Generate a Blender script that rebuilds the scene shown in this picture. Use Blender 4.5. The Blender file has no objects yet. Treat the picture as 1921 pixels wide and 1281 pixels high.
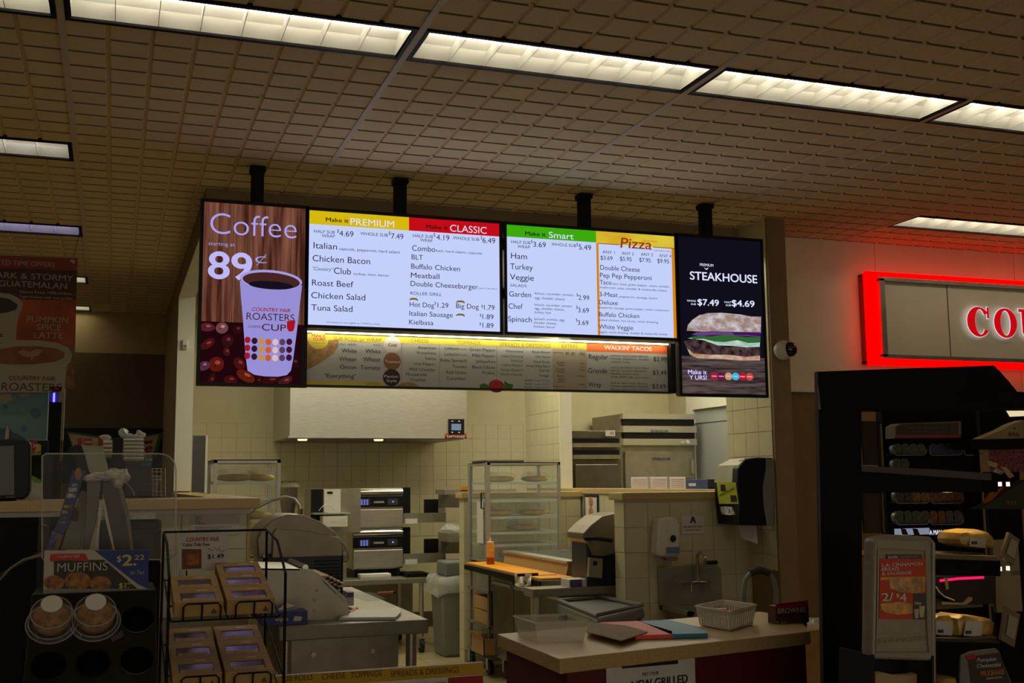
import bpy, math, random
from mathutils import Vector
random.seed(7)
sc=bpy.context.scene; COL=sc.collection
# ------------------------------------------------------------------ camera
F,YW,PT,RL=2093.,.3427,.1246,-.0096
CX,CY=960.5,640.5
CAM=Vector((0,0,1.45))
_f=Vector((math.sin(YW)*math.cos(PT),math.cos(YW)*math.cos(PT),math.sin(PT)))
_r=Vector((math.cos(YW),-math.sin(YW),0)); _u=_r.cross(_f)
_c,_s=math.cos(RL),math.sin(RL)
_r,_u=_c*_r+_s*_u,-_s*_r+_c*_u
cd=bpy.data.cameras.new('camera'); cam=bpy.data.objects.new('camera',cd); COL.objects.link(cam)
from mathutils import Matrix
m3=Matrix((_r,_u,-_f)).transposed(); cam.matrix_world=Matrix.Translation(CAM)@m3.to_4x4()
cd.sensor_width=36; cd.lens=F/1921*36; cd.clip_start=.05; cd.clip_end=100
sc.camera=cam
w=bpy.data.worlds.new('world'); sc.world=w; w.use_nodes=True
w.node_tree.nodes['Background'].inputs[0].default_value=(.01,.008,.005,1)
w.node_tree.nodes['Background'].inputs[1].default_value=.2
sc.view_settings.view_transform='Standard'; sc.view_settings.look='None'
sc.view_settings.exposure=0; sc.view_settings.gamma=1; sc.view_settings.use_curve_mapping=False
sc.cycles.use_denoising=True; sc.cycles.max_bounces=8; sc.cycles.diffuse_bounces=5
sc.cycles.sample_clamp_indirect=3.0; sc.cycles.caustics_reflective=False; sc.cycles.caustics_refractive=False
STORE=9.0     # radiance of the store tubes
STORE_COL=(1,.89,.68)
FILL_WIN=1.0       # radiance of the window panes added to light the foreground
KIT=9.5       # radiance of the kitchen lamps
KIT_COL=(1,.93,.66)
CE=3.067      # ceiling height
def _ray(x,y): return _f+_r*((x-CX)/F)-_u*((y-CY)/F)
def PY(x,y,d): v=_ray(x,y); return CAM+v*(d/v.y)
def PX(x,y,d): v=_ray(x,y); return CAM+v*(d/v.x)
def PZ(x,y,d): v=_ray(x,y); return CAM+v*((d-CAM.z)/v.z)
# ------------------------------------------------------------------ materials
def lin(c): 
    return tuple(((v/255)/12.92 if v/255<=.04045 else ((v/255+.055)/1.055)**2.4) for v in c)
_mats={}; DIM=1.0
def mat(name,col,rough=.6,metal=0,spec=.5,noise=0,scale=20,bump=0,alpha=1,trans=0,stretch=None,coat=0,srgb=False,ior=1.45):
    if name in _mats: return _mats[name]
    if srgb: col=lin(col)
    if DIM!=1: col=tuple(min(.85,c*DIM) for c in col)
    m=bpy.data.materials.new(name); m.use_nodes=True; nt=m.node_tree; b=nt.nodes['Principled BSDF']
    b.inputs['Base Color'].default_value=(*col,1); b.inputs['Roughness'].default_value=rough
    b.inputs['Metallic'].default_value=metal; b.inputs['Specular IOR Level'].default_value=spec
    b.inputs['Alpha'].default_value=alpha; b.inputs['Transmission Weight'].default_value=trans; b.inputs['IOR'].default_value=ior
    if noise or bump:
        tc=nt.nodes.new('ShaderNodeTexCoord'); mp=nt.nodes.new('ShaderNodeMapping'); nz=nt.nodes.new('ShaderNodeTexNoise')
        nz.inputs['Scale'].default_value=scale; nz.inputs['Detail'].default_value=4
        if stretch: mp.inputs['Scale'].default_value=stretch
        nt.links.new(tc.outputs['Object'],mp.inputs[0]); nt.links.new(mp.outputs[0],nz.inputs['Vector'])
        if noise:
            mr=nt.nodes.new('ShaderNodeMapRange'); mr.inputs['From Min'].default_value=.3; mr.inputs['From Max'].default_value=.7
            mr.inputs['To Min'].default_value=1-noise; mr.inputs['To Max'].default_value=1+noise
            mx=nt.nodes.new('ShaderNodeVectorMath'); mx.operation='SCALE'; mx.inputs[0].default_value=col
            nt.links.new(nz.outputs[0],mr.inputs['Value']); nt.links.new(mr.outputs[0],mx.inputs['Scale']); nt.links.new(mx.outputs[0],b.inputs['Base Color'])
        if bump:
            bp=nt.nodes.new('ShaderNodeBump'); bp.inputs['Strength'].default_value=bump; bp.inputs['Distance'].default_value=.002
            nt.links.new(nz.outputs[0],bp.inputs['Height']); nt.links.new(bp.outputs[0],b.inputs['Normal'])
    _mats[name]=m; return m
def glow(name,col,s=1,srgb=True):
    if name in _mats: return _mats[name]
    m=bpy.data.materials.new(name); m.use_nodes=True; nt=m.node_tree; nt.nodes.clear()
    e=nt.nodes.new('ShaderNodeEmission'); o=nt.nodes.new('ShaderNodeOutputMaterial')
    e.inputs[0].default_value=(*(lin(col) if srgb else col),1); e.inputs[1].default_value=s
    nt.links.new(e.outputs[0],o.inputs[0]); _mats[name]=m; return m
def woodglow(name,c1,c2,scale,stretch):
    m=glow(name,c1); nt=m.node_tree; e=[n for n in nt.nodes if n.type=='EMISSION'][0]
    tc=nt.nodes.new('ShaderNodeTexCoord'); mp=nt.nodes.new('ShaderNodeMapping'); nz=nt.nodes.new('ShaderNodeTexNoise'); cr=nt.nodes.new('ShaderNodeValToRGB')
    mp.inputs['Scale'].default_value=stretch; nz.inputs['Scale'].default_value=scale; nz.inputs['Detail'].default_value=5
    cr.color_ramp.elements[0].position=.35; cr.color_ramp.elements[1].position=.68
    cr.color_ramp.elements[0].color=(*lin(c1),1); cr.color_ramp.elements[1].color=(*lin(c2),1)
    for a,b in ((tc.outputs['Object'],mp.inputs[0]),(mp.outputs[0],nz.inputs[0]),(nz.outputs[0],cr.inputs[0]),(cr.outputs[0],e.inputs[0])): nt.links.new(a,b)
    return m
def glass(name,col=(1,1,1),rough=.02,alpha=.12):
    m=mat(name,col,rough=rough,alpha=alpha,spec=.6); return m
K={}
K['grooveshade']=mat('shaded groove side',(.30,.23,.12),.95)  # shade inside the ceiling grooves, put into the colour of their side faces
K['ceil']=mat('ceiling tile',(.80,.65,.38),.95,noise=.10,scale=140,bump=.25)
K['ceilback']=mat('ceiling groove',(.66,.54,.30),.95)
K['tee']=mat('ceiling tee',(.70,.58,.42),.6)
K['black']=mat('black plastic',(.006,.006,.007),.4,spec=.3,noise=.2,scale=30)
K['blackmatte']=mat('black matt metal',(.006,.0055,.0055),.6,spec=.2,noise=.2,scale=40)
K['steel']=mat('brushed steel',(.56,.54,.48),.36,.85,noise=.10,scale=12,stretch=(1,1,14),bump=.05)
K['steeltop']=mat('worn steel top',(.26,.245,.19),.45,.6,noise=.14,scale=8,bump=.04)
K['steeldull']=mat('dull steel',(.36,.335,.27),.42,.75,noise=.14,scale=8,bump=.04)
K['steeldark']=mat('dark steel',(.20,.18,.15),.35,.8,noise=.12,scale=8)
K['alu']=mat('aluminium frame',(.55,.54,.50),.35,.7,noise=.06,scale=30)
K['tile']=mat('cream wall tile',(.62,.57,.37),.28,noise=.05,scale=6,spec=.5)
K['grout']=mat('tile grout',(.42,.37,.25),.9,noise=.08,scale=40)
K['paint']=mat('pale painted trim',(.72,.71,.62),.5,noise=.02,scale=10)
K['brown']=mat('dark brown wall paint',(.085,.055,.03),.8,noise=.06,scale=9)
K['tan']=mat('tan wall paint',(.22,.145,.05),.8,noise=.05,scale=9)
K['post']=mat('taupe paint',(.26,.18,.09),.7,noise=.05,scale=9)
K['frp']=mat('grey white wall panel',(.82,.76,.56),.55,noise=.05,scale=5,bump=.05)
K['solid']=mat('beige solid surface counter',(.52,.38,.17),.4,noise=.22,scale=260)
K['red']=mat('dark red counter panel',(.11,.010,.012),.45,noise=.1,scale=6)
K['floor']=mat('beige floor tile',(.36,.30,.17),.3,noise=.12,scale=7)
K['white']=mat('white plastic',(.70,.68,.62),.4,noise=.03,scale=20)
K['paper']=mat('white paper',(.66,.63,.62),.8,noise=.04,scale=15)
K['grey']=mat('grey plastic',(.19,.20,.19),.5,noise=.06,scale=15)
K['ink']=mat('black ink',(.012,.012,.014),.8)
K['inkgrey']=mat('grey ink',(.10,.09,.09),.8)
K['inkred']=mat('red ink',(.42,.03,.03),.7)
K['inkwhite']=mat('white ink',(.75,.72,.68),.7)
K['inkyel']=mat('yellow ink',(.72,.55,.08),.7)
K['inkblue']=mat('blue ink',(.03,.05,.20),.7)
K['kraft']=mat('kraft card',(.46,.30,.12),.8,noise=.1,scale=25)
K['card']=mat('corrugated cardboard',(.36,.22,.09),.85,noise=.1,scale=25)
K['bread']=mat('bread crust',(.95,.66,.22),.6,noise=.2,scale=14,bump=.3)
K['film']=glass('clear film',(.8,.83,.85),.18,.10)
K['bag']=mat('white plastic film bag',(.70,.72,.70),.3,alpha=.55,noise=.1,scale=18,bump=.6)
K['glass']=glass('clear glass',(.75,.85,.78),.03,.10)
K['acrylic']=glass('clear acrylic',(.5,.5,.5),.04,.045)
K['orange']=mat('orange cutting board',(.86,.36,.01),.45,noise=.05,scale=9)
K['red2']=mat('red folder',(.78,.09,.07),.5); K['blue2']=mat('blue folder',(.02,.22,.40),.5)
K['navy']=mat('navy box print',(.05,.07,.22),.5,noise=.15,scale=22)
K['rubber']=mat('black rubber',(.02,.02,.02),.6)
K['chrome']=mat('chrome',(.6,.6,.58),.12,1)
# ------------------------------------------------------------------ mesh helper
WL={}
_tc={}
def textgeo(s,bold=0.,shear=0.,res=2):
    k=(s,bold,shear,res)
    if k in _tc: return _tc[k]
    c=bpy.data.curves.new('t','FONT'); c.body=s; c.size=1; c.resolution_u=res; c.offset=min(0,bold); c.shear=shear
    o=bpy.data.objects.new('t',c); me=bpy.data.meshes.new_from_object(o)
    vs=[(v.co.x,v.co.y,0) for v in me.vertices]; fs=[tuple(p.vertices) for p in me.polygons]
    bpy.data.objects.remove(o); bpy.data.curves.remove(c); bpy.data.meshes.remove(me)
    if bold>.005 and vs:
        b=bold*.55; V0,F0=list(vs),list(fs)
        for k_,(dx,dz) in enumerate(((b,0),(-b,0),(0,b*.7),(0,-b*.7))):
            n=len(vs); vs=vs+[(x+dx,z+dz,k_+1) for x,z,_ in V0]; fs=fs+[tuple(i+n for i in f) for f in F0]
    x0=min(v[0] for v in vs) if vs else 0; x1=max(v[0] for v in vs) if vs else 1
    _tc[k]=(vs,fs,x0,x1); return _tc[k]
class M:
    def __init__(s): s.v=[];s.f=[]
    def add(s,vs,fs):
        n=len(s.v); s.v+=[Vector(v) for v in vs]; s.f+=[tuple(i+n for i in f) for f in fs]; return s
    def hexa(s,p): # bottom 4 ccw, top 4
        return s.add(p,[(3,2,1,0),(4,5,6,7),(0,1,5,4),(1,2,6,5),(2,3,7,6),(3,0,4,7)])
    def box(s,x0,x1,y0,y1,z0,z1):
        x0,x1=sorted((x0,x1)); y0,y1=sorted((y0,y1)); z0,z1=sorted((z0,z1))
        return s.hexa([(x0,y0,z0),(x1,y0,z0),(x1,y1,z0),(x0,y1,z0),(x0,y0,z1),(x1,y0,z1),(x1,y1,z1),(x0,y1,z1)])
    def pbox(s,px0,py0,px1,py1,y,dy):  # front face at depth y covering a pixel rectangle
        a=PY(px0,py0,y); b=PY(px1,py1,y); c=PY(px0,py1,y); d=PY(px1,py0,y)
        return s.box((a.x+c.x)/2,(b.x+d.x)/2,y,y+dy,(b.z+c.z)/2,(a.z+d.z)/2)
    def prism(s,pts,off):
        n=len(pts); off=Vector(off); P=[Vector(p) for p in pts]
        return s.add(P+[p+off for p in P],[tuple(range(n)),tuple(range(2*n-1,n-1,-1))]+[(i,i+n,(i+1)%n+n,(i+1)%n) for i in range(n)])
    def pprism(s,px,y,dy): return s.prism([PY(a,b,y) for a,b in px],(0,dy,0))
    def poly(s,pts): return s.add(pts,[tuple(range(len(pts)))])
    def cyl(s,p0,p1,r,n=12,r2=None,cap=True):
        p0,p1=Vector(p0),Vector(p1); r2=r if r2 is None else r2
        d=(p1-p0).normalized(); a=d.orthogonal().normalized(); b=d.cross(a)
        ring=lambda p,q:[p+(a*math.cos(2*math.pi*i/n)+b*math.sin(2*math.pi*i/n))*q for i in range(n)]
        fs=[(i,(i+1)%n,(i+1)%n+n,i+n) for i in range(n)]
        if cap: fs+=[tuple(range(n-1,-1,-1)),tuple(range(n,2*n))]
        return s.add(ring(p0,r)+ring(p1,r2),fs)
    def tube(s,path,r,n=8):
        P=[Vector(p) for p in path]; vs=[]; k=len(P); prev=None
        for i,p in enumerate(P):
            d=(P[min(i+1,k-1)]-P[max(i-1,0)]).normalized()
            a=(prev-d*prev.dot(d)) if prev else d.orthogonal()
            a=a.normalized() if a.length>1e-6 else d.orthogonal().normalized(); prev=a; b=d.cross(a)
            vs+=[p+(a*math.cos(2*math.pi*j/n)+b*math.sin(2*math.pi*j/n))*r for j in range(n)]
        fs=[(i*n+j,i*n+(j+1)%n,(i+1)*n+(j+1)%n,(i+1)*n+j) for i in range(k-1) for j in range(n)]
        fs+=[tuple(range(n-1,-1,-1)),tuple(range((k-1)*n,k*n))]
        return s.add(vs,fs)
    def lathe(s,c,prof,n=20,sx=1,sy=1,axis='z'):
        c=Vector(c); vs=[]; k=len(prof)
        for r,h in prof:
            for i in range(n):
                a=2*math.pi*i/n; x,y=r*math.cos(a)*sx,r*math.sin(a)*sy
                vs.append(c+(Vector((x,y,h)) if axis=='z' else Vector((x,h,y)) if axis=='y' else Vector((h,x,y))))
        fs=[(i*n+j,i*n+(j+1)%n,(i+1)*n+(j+1)%n,(i+1)*n+j) for i in range(k-1) for j in range(n)]
        fs+=[tuple(range(n-1,-1,-1)),tuple(range((k-1)*n,k*n))]
        return s.add(vs,fs)
    def ball(s,c,rx,ry,rz,n=12,k=7,lump=0):
        vs=[];c=Vector(c)
        for i in range(1,k):
            t=math.pi*i/k
            for j in range(n):
                a=2*math.pi*j/n; q=1+random.uniform(-lump,lump)
                vs.append(c+Vector((rx*math.sin(t)*math.cos(a)*q,ry*math.sin(t)*math.sin(a)*q,rz*math.cos(t)*q)))
        vs+= [c+Vector((0,0,rz)),c-Vector((0,0,rz))]; L=len(vs)
        fs=[(i*n+j,(i+1)*n+j,(i+1)*n+(j+1)%n,i*n+(j+1)%n) for i in range(k-2) for j in range(n)]
        fs+=[(L-2,j,(j+1)%n) for j in range(n)]+[(L-1,(k-2)*n+(j+1)%n,(k-2)*n+j) for j in range(n)]
        return s.add(vs,fs)
    def textw(s,t,O,ux,uz,width,cap,bold=0,shear=0):
        vs,fs,x0,x1=textgeo(t,bold,shear,6 if cap>.022 else 3 if cap>.011 else 2); sx=width/max(1e-6,x1-x0); sz=cap/.729
        O=Vector(O); nn=ux.cross(uz)*.00012; return s.add([O+ux*((x-x0)*sx)+uz*(y*sz)+nn*k for x,y,k in vs],fs)
    def text(s,t,px0,px1,base,cap,y,bold=0,shear=0):
        a=PY(px0,base,y); b=PY(px1,base,y); c=PY(px0,base-cap,y)
        return s.textw(t,a,Vector((1,0,0)),Vector((0,0,1)),b.x-a.x,c.z-a.z,bold,shear)
    def disc(s,px,py,rp,y,n=20,ry=None):
        ry=ry or rp
        a=PY(px,py,y); rx=abs(PY(px+rp,py,y).x-a.x); rz=abs(PY(px,py-ry,y).z-a.z)
        return s.poly([(a.x+rx*math.cos(2*math.pi*i/n),y,a.z+rz*math.sin(2*math.pi*i/n)) for i in range(n)])
    def ppoly(s,px,y): return s.poly([PY(a,b,y) for a,b in px])
    def build(s,name,mt,parent=None,label=None,bevel=0,smooth=False,kind=None,local=False):
        me=bpy.data.meshes.new(name); L=Vector((0,0,0)) if (parent is None or local) else WL[parent.name]
        me.from_pydata([tuple(v-L) for v in s.v],[],s.f); me.update()
        me.materials.append(K[mt] if isinstance(mt,str) else mt)
        if smooth:
            for p in me.polygons: p.use_smooth=True
            try: me.set_sharp_from_angle(angle=math.radians(40))
            except Exception: pass
        o=bpy.data.objects.new(name,me); COL.objects.link(o)
        if parent: o.parent=parent
        WL[o.name]=L
        if label: o['label']=label
        if kind is None and 'lettering' in name and name!='lit_lettering': kind='stuff'
        if kind: o['kind']=kind
        if bevel:
            b=o.modifiers.new('bevel','BEVEL'); b.width=bevel; b.segments=2; b.limit_method='ANGLE'
        return o
def th(name,label,cat,loc,group=None):
    o=bpy.data.objects.new(name,None); o.empty_display_size=.05; COL.objects.link(o)
    o.location=loc; WL[o.name]=Vector(loc); o['label']=label; o['category']=cat
    if group: o['group']=group
    return o
def tag(o,label,cat,group=None):
    o['label']=label; o['category']=cat
    if group: o['group']=group
    return o
def copy_tree(o,parent=None):
    c=o.copy(); COL.objects.link(c); c.parent=parent; WL[c.name]=WL.get(o.name,Vector((0,0,0)))
    for ch in list(o.children): copy_tree(ch,c)
    return c
def inst(src,name_parent,loc,rot=(0,0,0),scale=None):
    c=bpy.data.objects.new(src.name.split('.')[0],src.data); COL.objects.link(c); c.parent=name_parent; c.location=loc; c.rotation_euler=rot
    if scale: c.scale=scale
    return c
# ================================================================== SETTING
C6=.1524; GX0,GY0=-.2206,4.0256
# ceiling backing
ce=M().box(-9,12,-6,12.5,CE+.10,CE+.2).build('ceiling','ceilback',kind='structure')
def tilemesh(nx,ny):
    m=M(); W_,D_=nx*C6,ny*C6
    m.box(.004,W_-.004,.004,D_-.004,.010,.022)
    g=.011; gb=.005
    for i in range(nx):
        for j in range(ny):
            x0,x1=i*C6+g,(i+1)*C6-g; y0,y1=j*C6+g*.8,(j+1)*C6-g*.8; t=.004
            m.add([(x0-t,y0-t,.0101),(x1+t,y0-t,.0101),(x1+t,y1+t,.0101),(x0-t,y1+t,.0101),(x0,y0,0),(x1,y0,0),(x1,y1,0),(x0,y1,0)],
                  [(4,7,6,5),(0,4,5,1),(1,5,6,2),(2,6,7,3),(3,7,4,0)])
    me=bpy.data.meshes.new('ceiling_tile'); me.from_pydata([tuple(v) for v in m.v],[],m.f); me.materials.append(K['ceil']); me.materials.append(K['grooveshade'])
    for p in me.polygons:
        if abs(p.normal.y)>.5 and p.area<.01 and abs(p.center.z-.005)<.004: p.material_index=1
    return me
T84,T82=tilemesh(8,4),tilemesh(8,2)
lampcells={}
for k in range(-3,7): lampcells[(k,0)]=1
lampcells[(-1,1)]=lampcells[(-2,1)]=1
for k in (4,5,6): lampcells[(k,1)]=1
for n in (2,3): lampcells[(-1,n)]=lampcells[(-2,n)]=1
for n in (1,2,3): lampcells[(-3,n)]=1
def maxy(x): return 11.07 if x<.43 else (6.25 if x<3.85 else 6.34)
cnt=0
for k in range(-3,7):
    for n in range(0,5):
        for (o_,h,me) in ((0,4,T84),(4,4,T84),(8,2,T82),(10,2,T82)):
            x=GX0+k*8*C6; y=GY0+(n-1)*12*C6+o_*C6
            if y>max(maxy(x+.05),maxy(x+.6)): continue
            if o_==10 and (k,n) in lampcells: continue
            if o_==8 and (k,n)==(-1,4): continue
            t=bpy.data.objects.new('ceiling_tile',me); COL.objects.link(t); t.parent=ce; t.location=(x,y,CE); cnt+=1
# tees running in depth
for k in range(-3,8):
    x=GX0+k*8*C6
    M().box(x-.013,x+.013,1.5,maxy(x),CE-.005,CE+.03).build('ceiling_tee','tee',ce)
M().box(-9,12,-6,2.19,CE,CE+.02).build('ceiling_panel','ceil',ce)
M().box(.5,7,6.45,11.3,CE,CE+.02).build('ceiling_panel','ceil',ce)
# floor
fl=M().box(-9,12,-6,12.5,-.05,-.006).build('floor','grout',kind='structure')
ft=None; FT=.305
for i in range(3,13):
    for j in range(15,37):
        x,y=i*FT,j*FT
        if ft is None:
            ft=M().box(.002,FT-.002,.002,FT-.002,-.006,0).build('floor_tile','floor',fl,local=True); ft.location=(x,y,0)
        else: inst(ft,fl,(x,y,0))
M().box(-9,.9,-6,12.5,-.006,-.001).build('floor_field','floor',fl); M().box(.9,12,-6,4.55,-.006,-.001).build('floor_field','floor',fl)
M().box(4.0,12,4.55,12.5,-.006,-.001).build('floor_field','floor',fl)
# walls ------------------------------------------------------------
YB=11.2
def tiled(wall,axis,plane,a0,a1,z0,z1,s,sgn=-1,off=0,th_=.006):
    """recessed joints, square glazed tiles; axis 'y' -> face at y=plane facing -y; 'x' -> face at x=plane facing -x"""
    rng=[]; a=a0+off
    base=None; z=z1
    cols=[]; 
    while a<a1-.001:
        cols.append((max(a,a0),min(a+s,a1))); a+=s
    zz=z1
    while zz>z0+.001:
        for (c0,c1) in cols:
            w_,h_=c1-c0,min(s,zz-z0)
            if w_<.02: continue
            if abs(w_-s)<1e-5 and abs(h_-s)<1e-5:
                if base is None:
                    m=M()
                    if axis=='y': m.box(.0015,s-.0015,-th_,0,.0015,s-.0015)
                    else: m.box(-th_,0,.0015,s-.0015,.0015,s-.0015)
                    base=m.build('tile','tile',wall,local=True); o=base
                else: o=inst(base,wall,(0,0,0))
            else:
                m=M()
                if axis=='y': m.box(.0015,w_-.0015,-th_,0,.0015,h_-.0015)
                else: m.box(-th_,0,.0015,w_-.0015,.0015,h_-.0015)
                o=m.build('tile','tile',wall,local=True)
            j=random.uniform(-.0006,.0006)
            o.location=Vector((c0,plane+j,zz-h_) if axis=='y' else (plane+j,c0,zz-h_))-WL.get(wall.name,Vector((0,0,0)))
        zz-=s
S=.142
wb=M().box(.43,7.6,YB,YB+.15,0,CE+.05).build('wall_back','tile',kind='structure'); wb.data.materials[0]=K['grout']
tiled(wb,'y',YB,.56,4.3,.9,2.04,S)
M().box(.56,4.3,YB-.006,YB,2.04,CE).build('upper_wall','tile',wb)
M().box(4.3,7.6,YB-.006,YB,.0,CE).build('tiled_field','tile',wb)
M().box(.56,4.3,YB-.006,YB,.15,.9).build('lower_wall','tile',wb)
M().box(.56,4.3,YB-.012,YB,0,.15).build('baseboard','brown',wb)
wl=M().box(-5,.433,11.07,11.2,0,CE+.05).build('wall_left_back',mat('tan back wall paint',(.46,.35,.16),.8,noise=.05,scale=9),kind='structure')
zb=PY(220,663,11.07).z
M().box(-5,.433,11.06,11.07,0,zb).build('lower_paint_band',mat('brown back paint',(.13,.085,.04),.8,noise=.05,scale=9),wl)
wj=M().box(.433,.55,8.75,YB,0,CE+.05).build('wall_left','post',kind='structure')
M().box(.431,.553,8.735,8.75,1.40,2.87).build('jamb_face','paint',wj)
M().box(.55,.556,8.75,YB,0,CE).build('inner_face','tile',wj)
hl=M().box(.433,.55,6.32,8.75,2.88,CE+.05).build('wall_left_header','post',kind='structure')
M().box(.433,.55,6.32,8.75,2.87,2.88).build('header_underside','paint',hl)
hf=M().box(.433,3.79,6.2,6.32,2.87,CE+.05).build('wall_front_header','post',kind='structure')
hr=M().box(3.79,3.92,5.88,6.43,0,CE+.03).build('wall_wing','post',kind='structure')
tiled(hr,'x',3.79,5.90,6.43,.9,2.04,.15)
M().box(3.784,3.79,5.90,6.43,2.04,CE).build('upper_tiles','tile',hr)
wr=M().box(3.92,9.5,6.34,6.46,0,2.03).build('wall_right','tan',kind='structure')
seam=PY(1640,500,6.34).x
M().box(3.92,seam-.002,6.33,6.45,2.03,CE+.03).build('wall_panel','frp',wr); M().box(seam+.002,seam+1.22,6.33,6.45,2.03,CE+.03).build('wall_panel','frp',wr)
M().box(seam+1.224,9.5,6.33,6.45,2.03,CE+.03).build('wall_panel','frp',wr)
M().box(3.92,9.5,6.322,6.34,2.02,2.035).build('panel_trim','paint',wr)
# stub wall and kitchen side
wsx=M().box(3.796,3.90,9.37,10.26,0,CE+.03).build('wall_stub','grout',kind='structure')
tiled(wsx,'x',3.796,9.375,10.26,1.38,2.23,.148)
M().box(3.79,3.796,9.375,10.26,2.23,CE).build('upper_tiles','tile',wsx)
M().box(3.788,3.905,9.355,9.37,1.38,CE).build('end_trim','paint',wsx)
wbr=M().box(5.85,6.0,6.5,YB,0,CE+.03).build('wall_back_room_side','tile',kind='structure')
# outer shell of the shop, out of view
M().box(-9,-8.9,-6,12.5,0,CE+.1).build('wall_far_left','tan',kind='structure')
M().box(9.5,9.6,-6,12.5,0,CE+.1).build('wall_far_right','tan',kind='structure')
M().box(-9,9.6,-6.1,-6,0,CE+.1).build('wall_behind','tan',kind='structure')
# made-up window panes behind the camera, added to light the foreground fronts
for i in range(6):
    wx=-5.4+i*2.1
    wn=M().box(wx,wx+1.95,-5.995,-5.98,.45,2.75).build('window_%d'%(i+1),glow('added fill light pane',(1,.90,.72),FILL_WIN,False),kind='structure')
    m=M(); m.box(wx-.08,wx,-6,-5.95,.4,2.8); m.box(wx+1.95,wx+2.03,-6,-5.95,.4,2.8); m.box(wx-.08,wx+2.03,-6,-5.95,.38,.45); m.box(wx-.08,wx+2.03,-6,-5.95,2.75,2.83); m.build('window_frame','alu',wn)
# pony walls with solid surface caps -------------------------------
def pony(label,x0,x1,y0,y1,z,face,s,cap=.03,rng=None):
    t=th('half_wall',label,'half wall',((x0+x1)/2,(y0+y1)/2,0))
    M().box(x0,x1,y0,y1,0,z-.06).build('core','grout',t)
    M().box(x0-cap,x1+cap,y0-cap,y1+cap,z-.045,z).build('cap','solid',t,bevel=.004)
    M().box(x0-.003,x1+.003,y0-.003,y1+.003,z-.06,z-.045).build('cap_trim','paint',t)
    return t
def tiles_on(t,axis,plane,a0,a1,z0,z1,s): tiled(t,axis,plane,a0,a1,z0,z1,s)
ps=pony('cream tiled half wall holding the hand sink and soap dispenser',2.925,3.79,6.2,6.34,1.375,'y',.15)
tiles_on(ps,'y',6.2,2.925,3.79,.45,1.315,.15)
tiles_on(ps,'x',2.925,6.2,6.34,.45,1.315,.15)
pa=pony('tiled half wall running back from the sink, framed food picture hung on it',3.796,3.90,6.46,9.37,1.385,'x',.15,.02)
tiles_on(pa,'x',3.796,6.47,9.36,.72,1.325,.15)
pb=pony('short tiled half wall behind the glass bread cabinet, grey bin against its end',2.735,3.77,8.87,9.0,1.36,'y',.15)
tiles_on(pb,'x',2.735,8.87,9.0,.0,1.30,.15); tiles_on(pb,'y',8.87,2.735,3.77,.1,1.30,.15)
# left counter half wall: tile front and a return towards the kitchen wall
pc=th('register_counter','tan topped tiled register counter at left with cash registers on it','counter',(-.5,4.95,0))
M().box(-2.2,.55,4.95,5.10,0,1.33).build('core','grout',pc)
M().box(.45,.58,5.1,8.7,0,1.33).build('return_core','grout',pc)
M().box(-2.3,.60,4.90,5.45,1.345,1.39).build('countertop','solid',pc,bevel=.004)
M().box(.42,.60,5.45,8.73,1.345,1.39).build('countertop_return','solid',pc,bevel=.004)
M().box(-2.25,.56,4.93,5.15,1.325,1.345).build('trim','paint',pc)
tiles_on(pc,'y',4.95,-.17,.55,.9,1.325,.15)
M().box(-2.2,-.17,4.90,4.95,0,1.325).build('dark_front_panel','blackmatte',pc)
M().box(.55,.563,4.94,5.1,.6,1.325).build('corner_trim','solid',pc)
# ================================================================== CEILING LAMPS
for nm,s,c in (('tube store',STORE,STORE_COL),('tube store dim',STORE*.55,(1,.9,.8)),('tube reflected blue',STORE*.45,(.55,.5,1)),('tube kitchen',KIT,KIT_COL)):  # third tube: reflected blue light put into its own emission colour
    K[nm]=glow(nm,c,s,srgb=False)
K['reflector']=mat('lamp reflector',(.80,.80,.74),.35,.15,spec=.6,noise=.04,scale=8)
def troffer(tube):
    r=th('ceiling_lamp','','lamp',(0,0,0)); r.location=(0,0,0); W_,D_=8*C6,2*C6; e=.016
    m=M(); m.box(e,W_-e,.0,e,-.006,.09); m.box(e,W_-e,D_-e-.006,D_,-.006,.09); m.box(.014,e+.012,0,D_,-.006,.09); m.box(W_-e-.012,W_-.014,0,D_,-.006,.09)
    m.build('frame','blackmatte',r,local=True)
    m=M(); x0,x1,y0,y1=e+.018,W_-e-.018,e+.004,D_-e-.004
    prof=[(y0,.0),(y0+.035,.05),(y0+.09,.085),((y0+y1)/2,.09),(y1-.09,.085),(y1-.035,.05),(y1,.0)]
    for i in range(len(prof)-1):
        a,b=prof[i],prof[i+1]; m.add([(x0,a[0],a[1]),(x1,a[0],a[1]),(x1,b[0],b[1]),(x0,b[0],b[1])],[(0,1,2,3)])
    for x in (x0,x1): m.add([(x,p[0],p[1]) for p in prof],[tuple(range(len(prof)))])
    m.build('reflector','reflector',r,local=True)
    for i in range(1,8):
        x=x0+(x1-x0)*i/8
        M().box(x-.0012,x+.0012,y0+.003,y1-.003,.002,.045).build('baffle','reflector',r,local=True)
    M().cyl((x0+.01,(y0+y1)/2,.062),(x1-.01,(y0+y1)/2,.062),.0155,10).build('lamp_tube',tube,r,local=True)
    return r
protoT=troffer('tube store'); protoD=troffer('tube store dim'); protoB=troffer('tube reflected blue')
used=set()
def put_lamp(proto,x,y,label,group=None):
    o=proto if proto.name not in used else copy_tree(proto); used.add(proto.name)
    o.location=(x,y,CE); o['label']=label
    if group: o['group']=group
    return o
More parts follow.
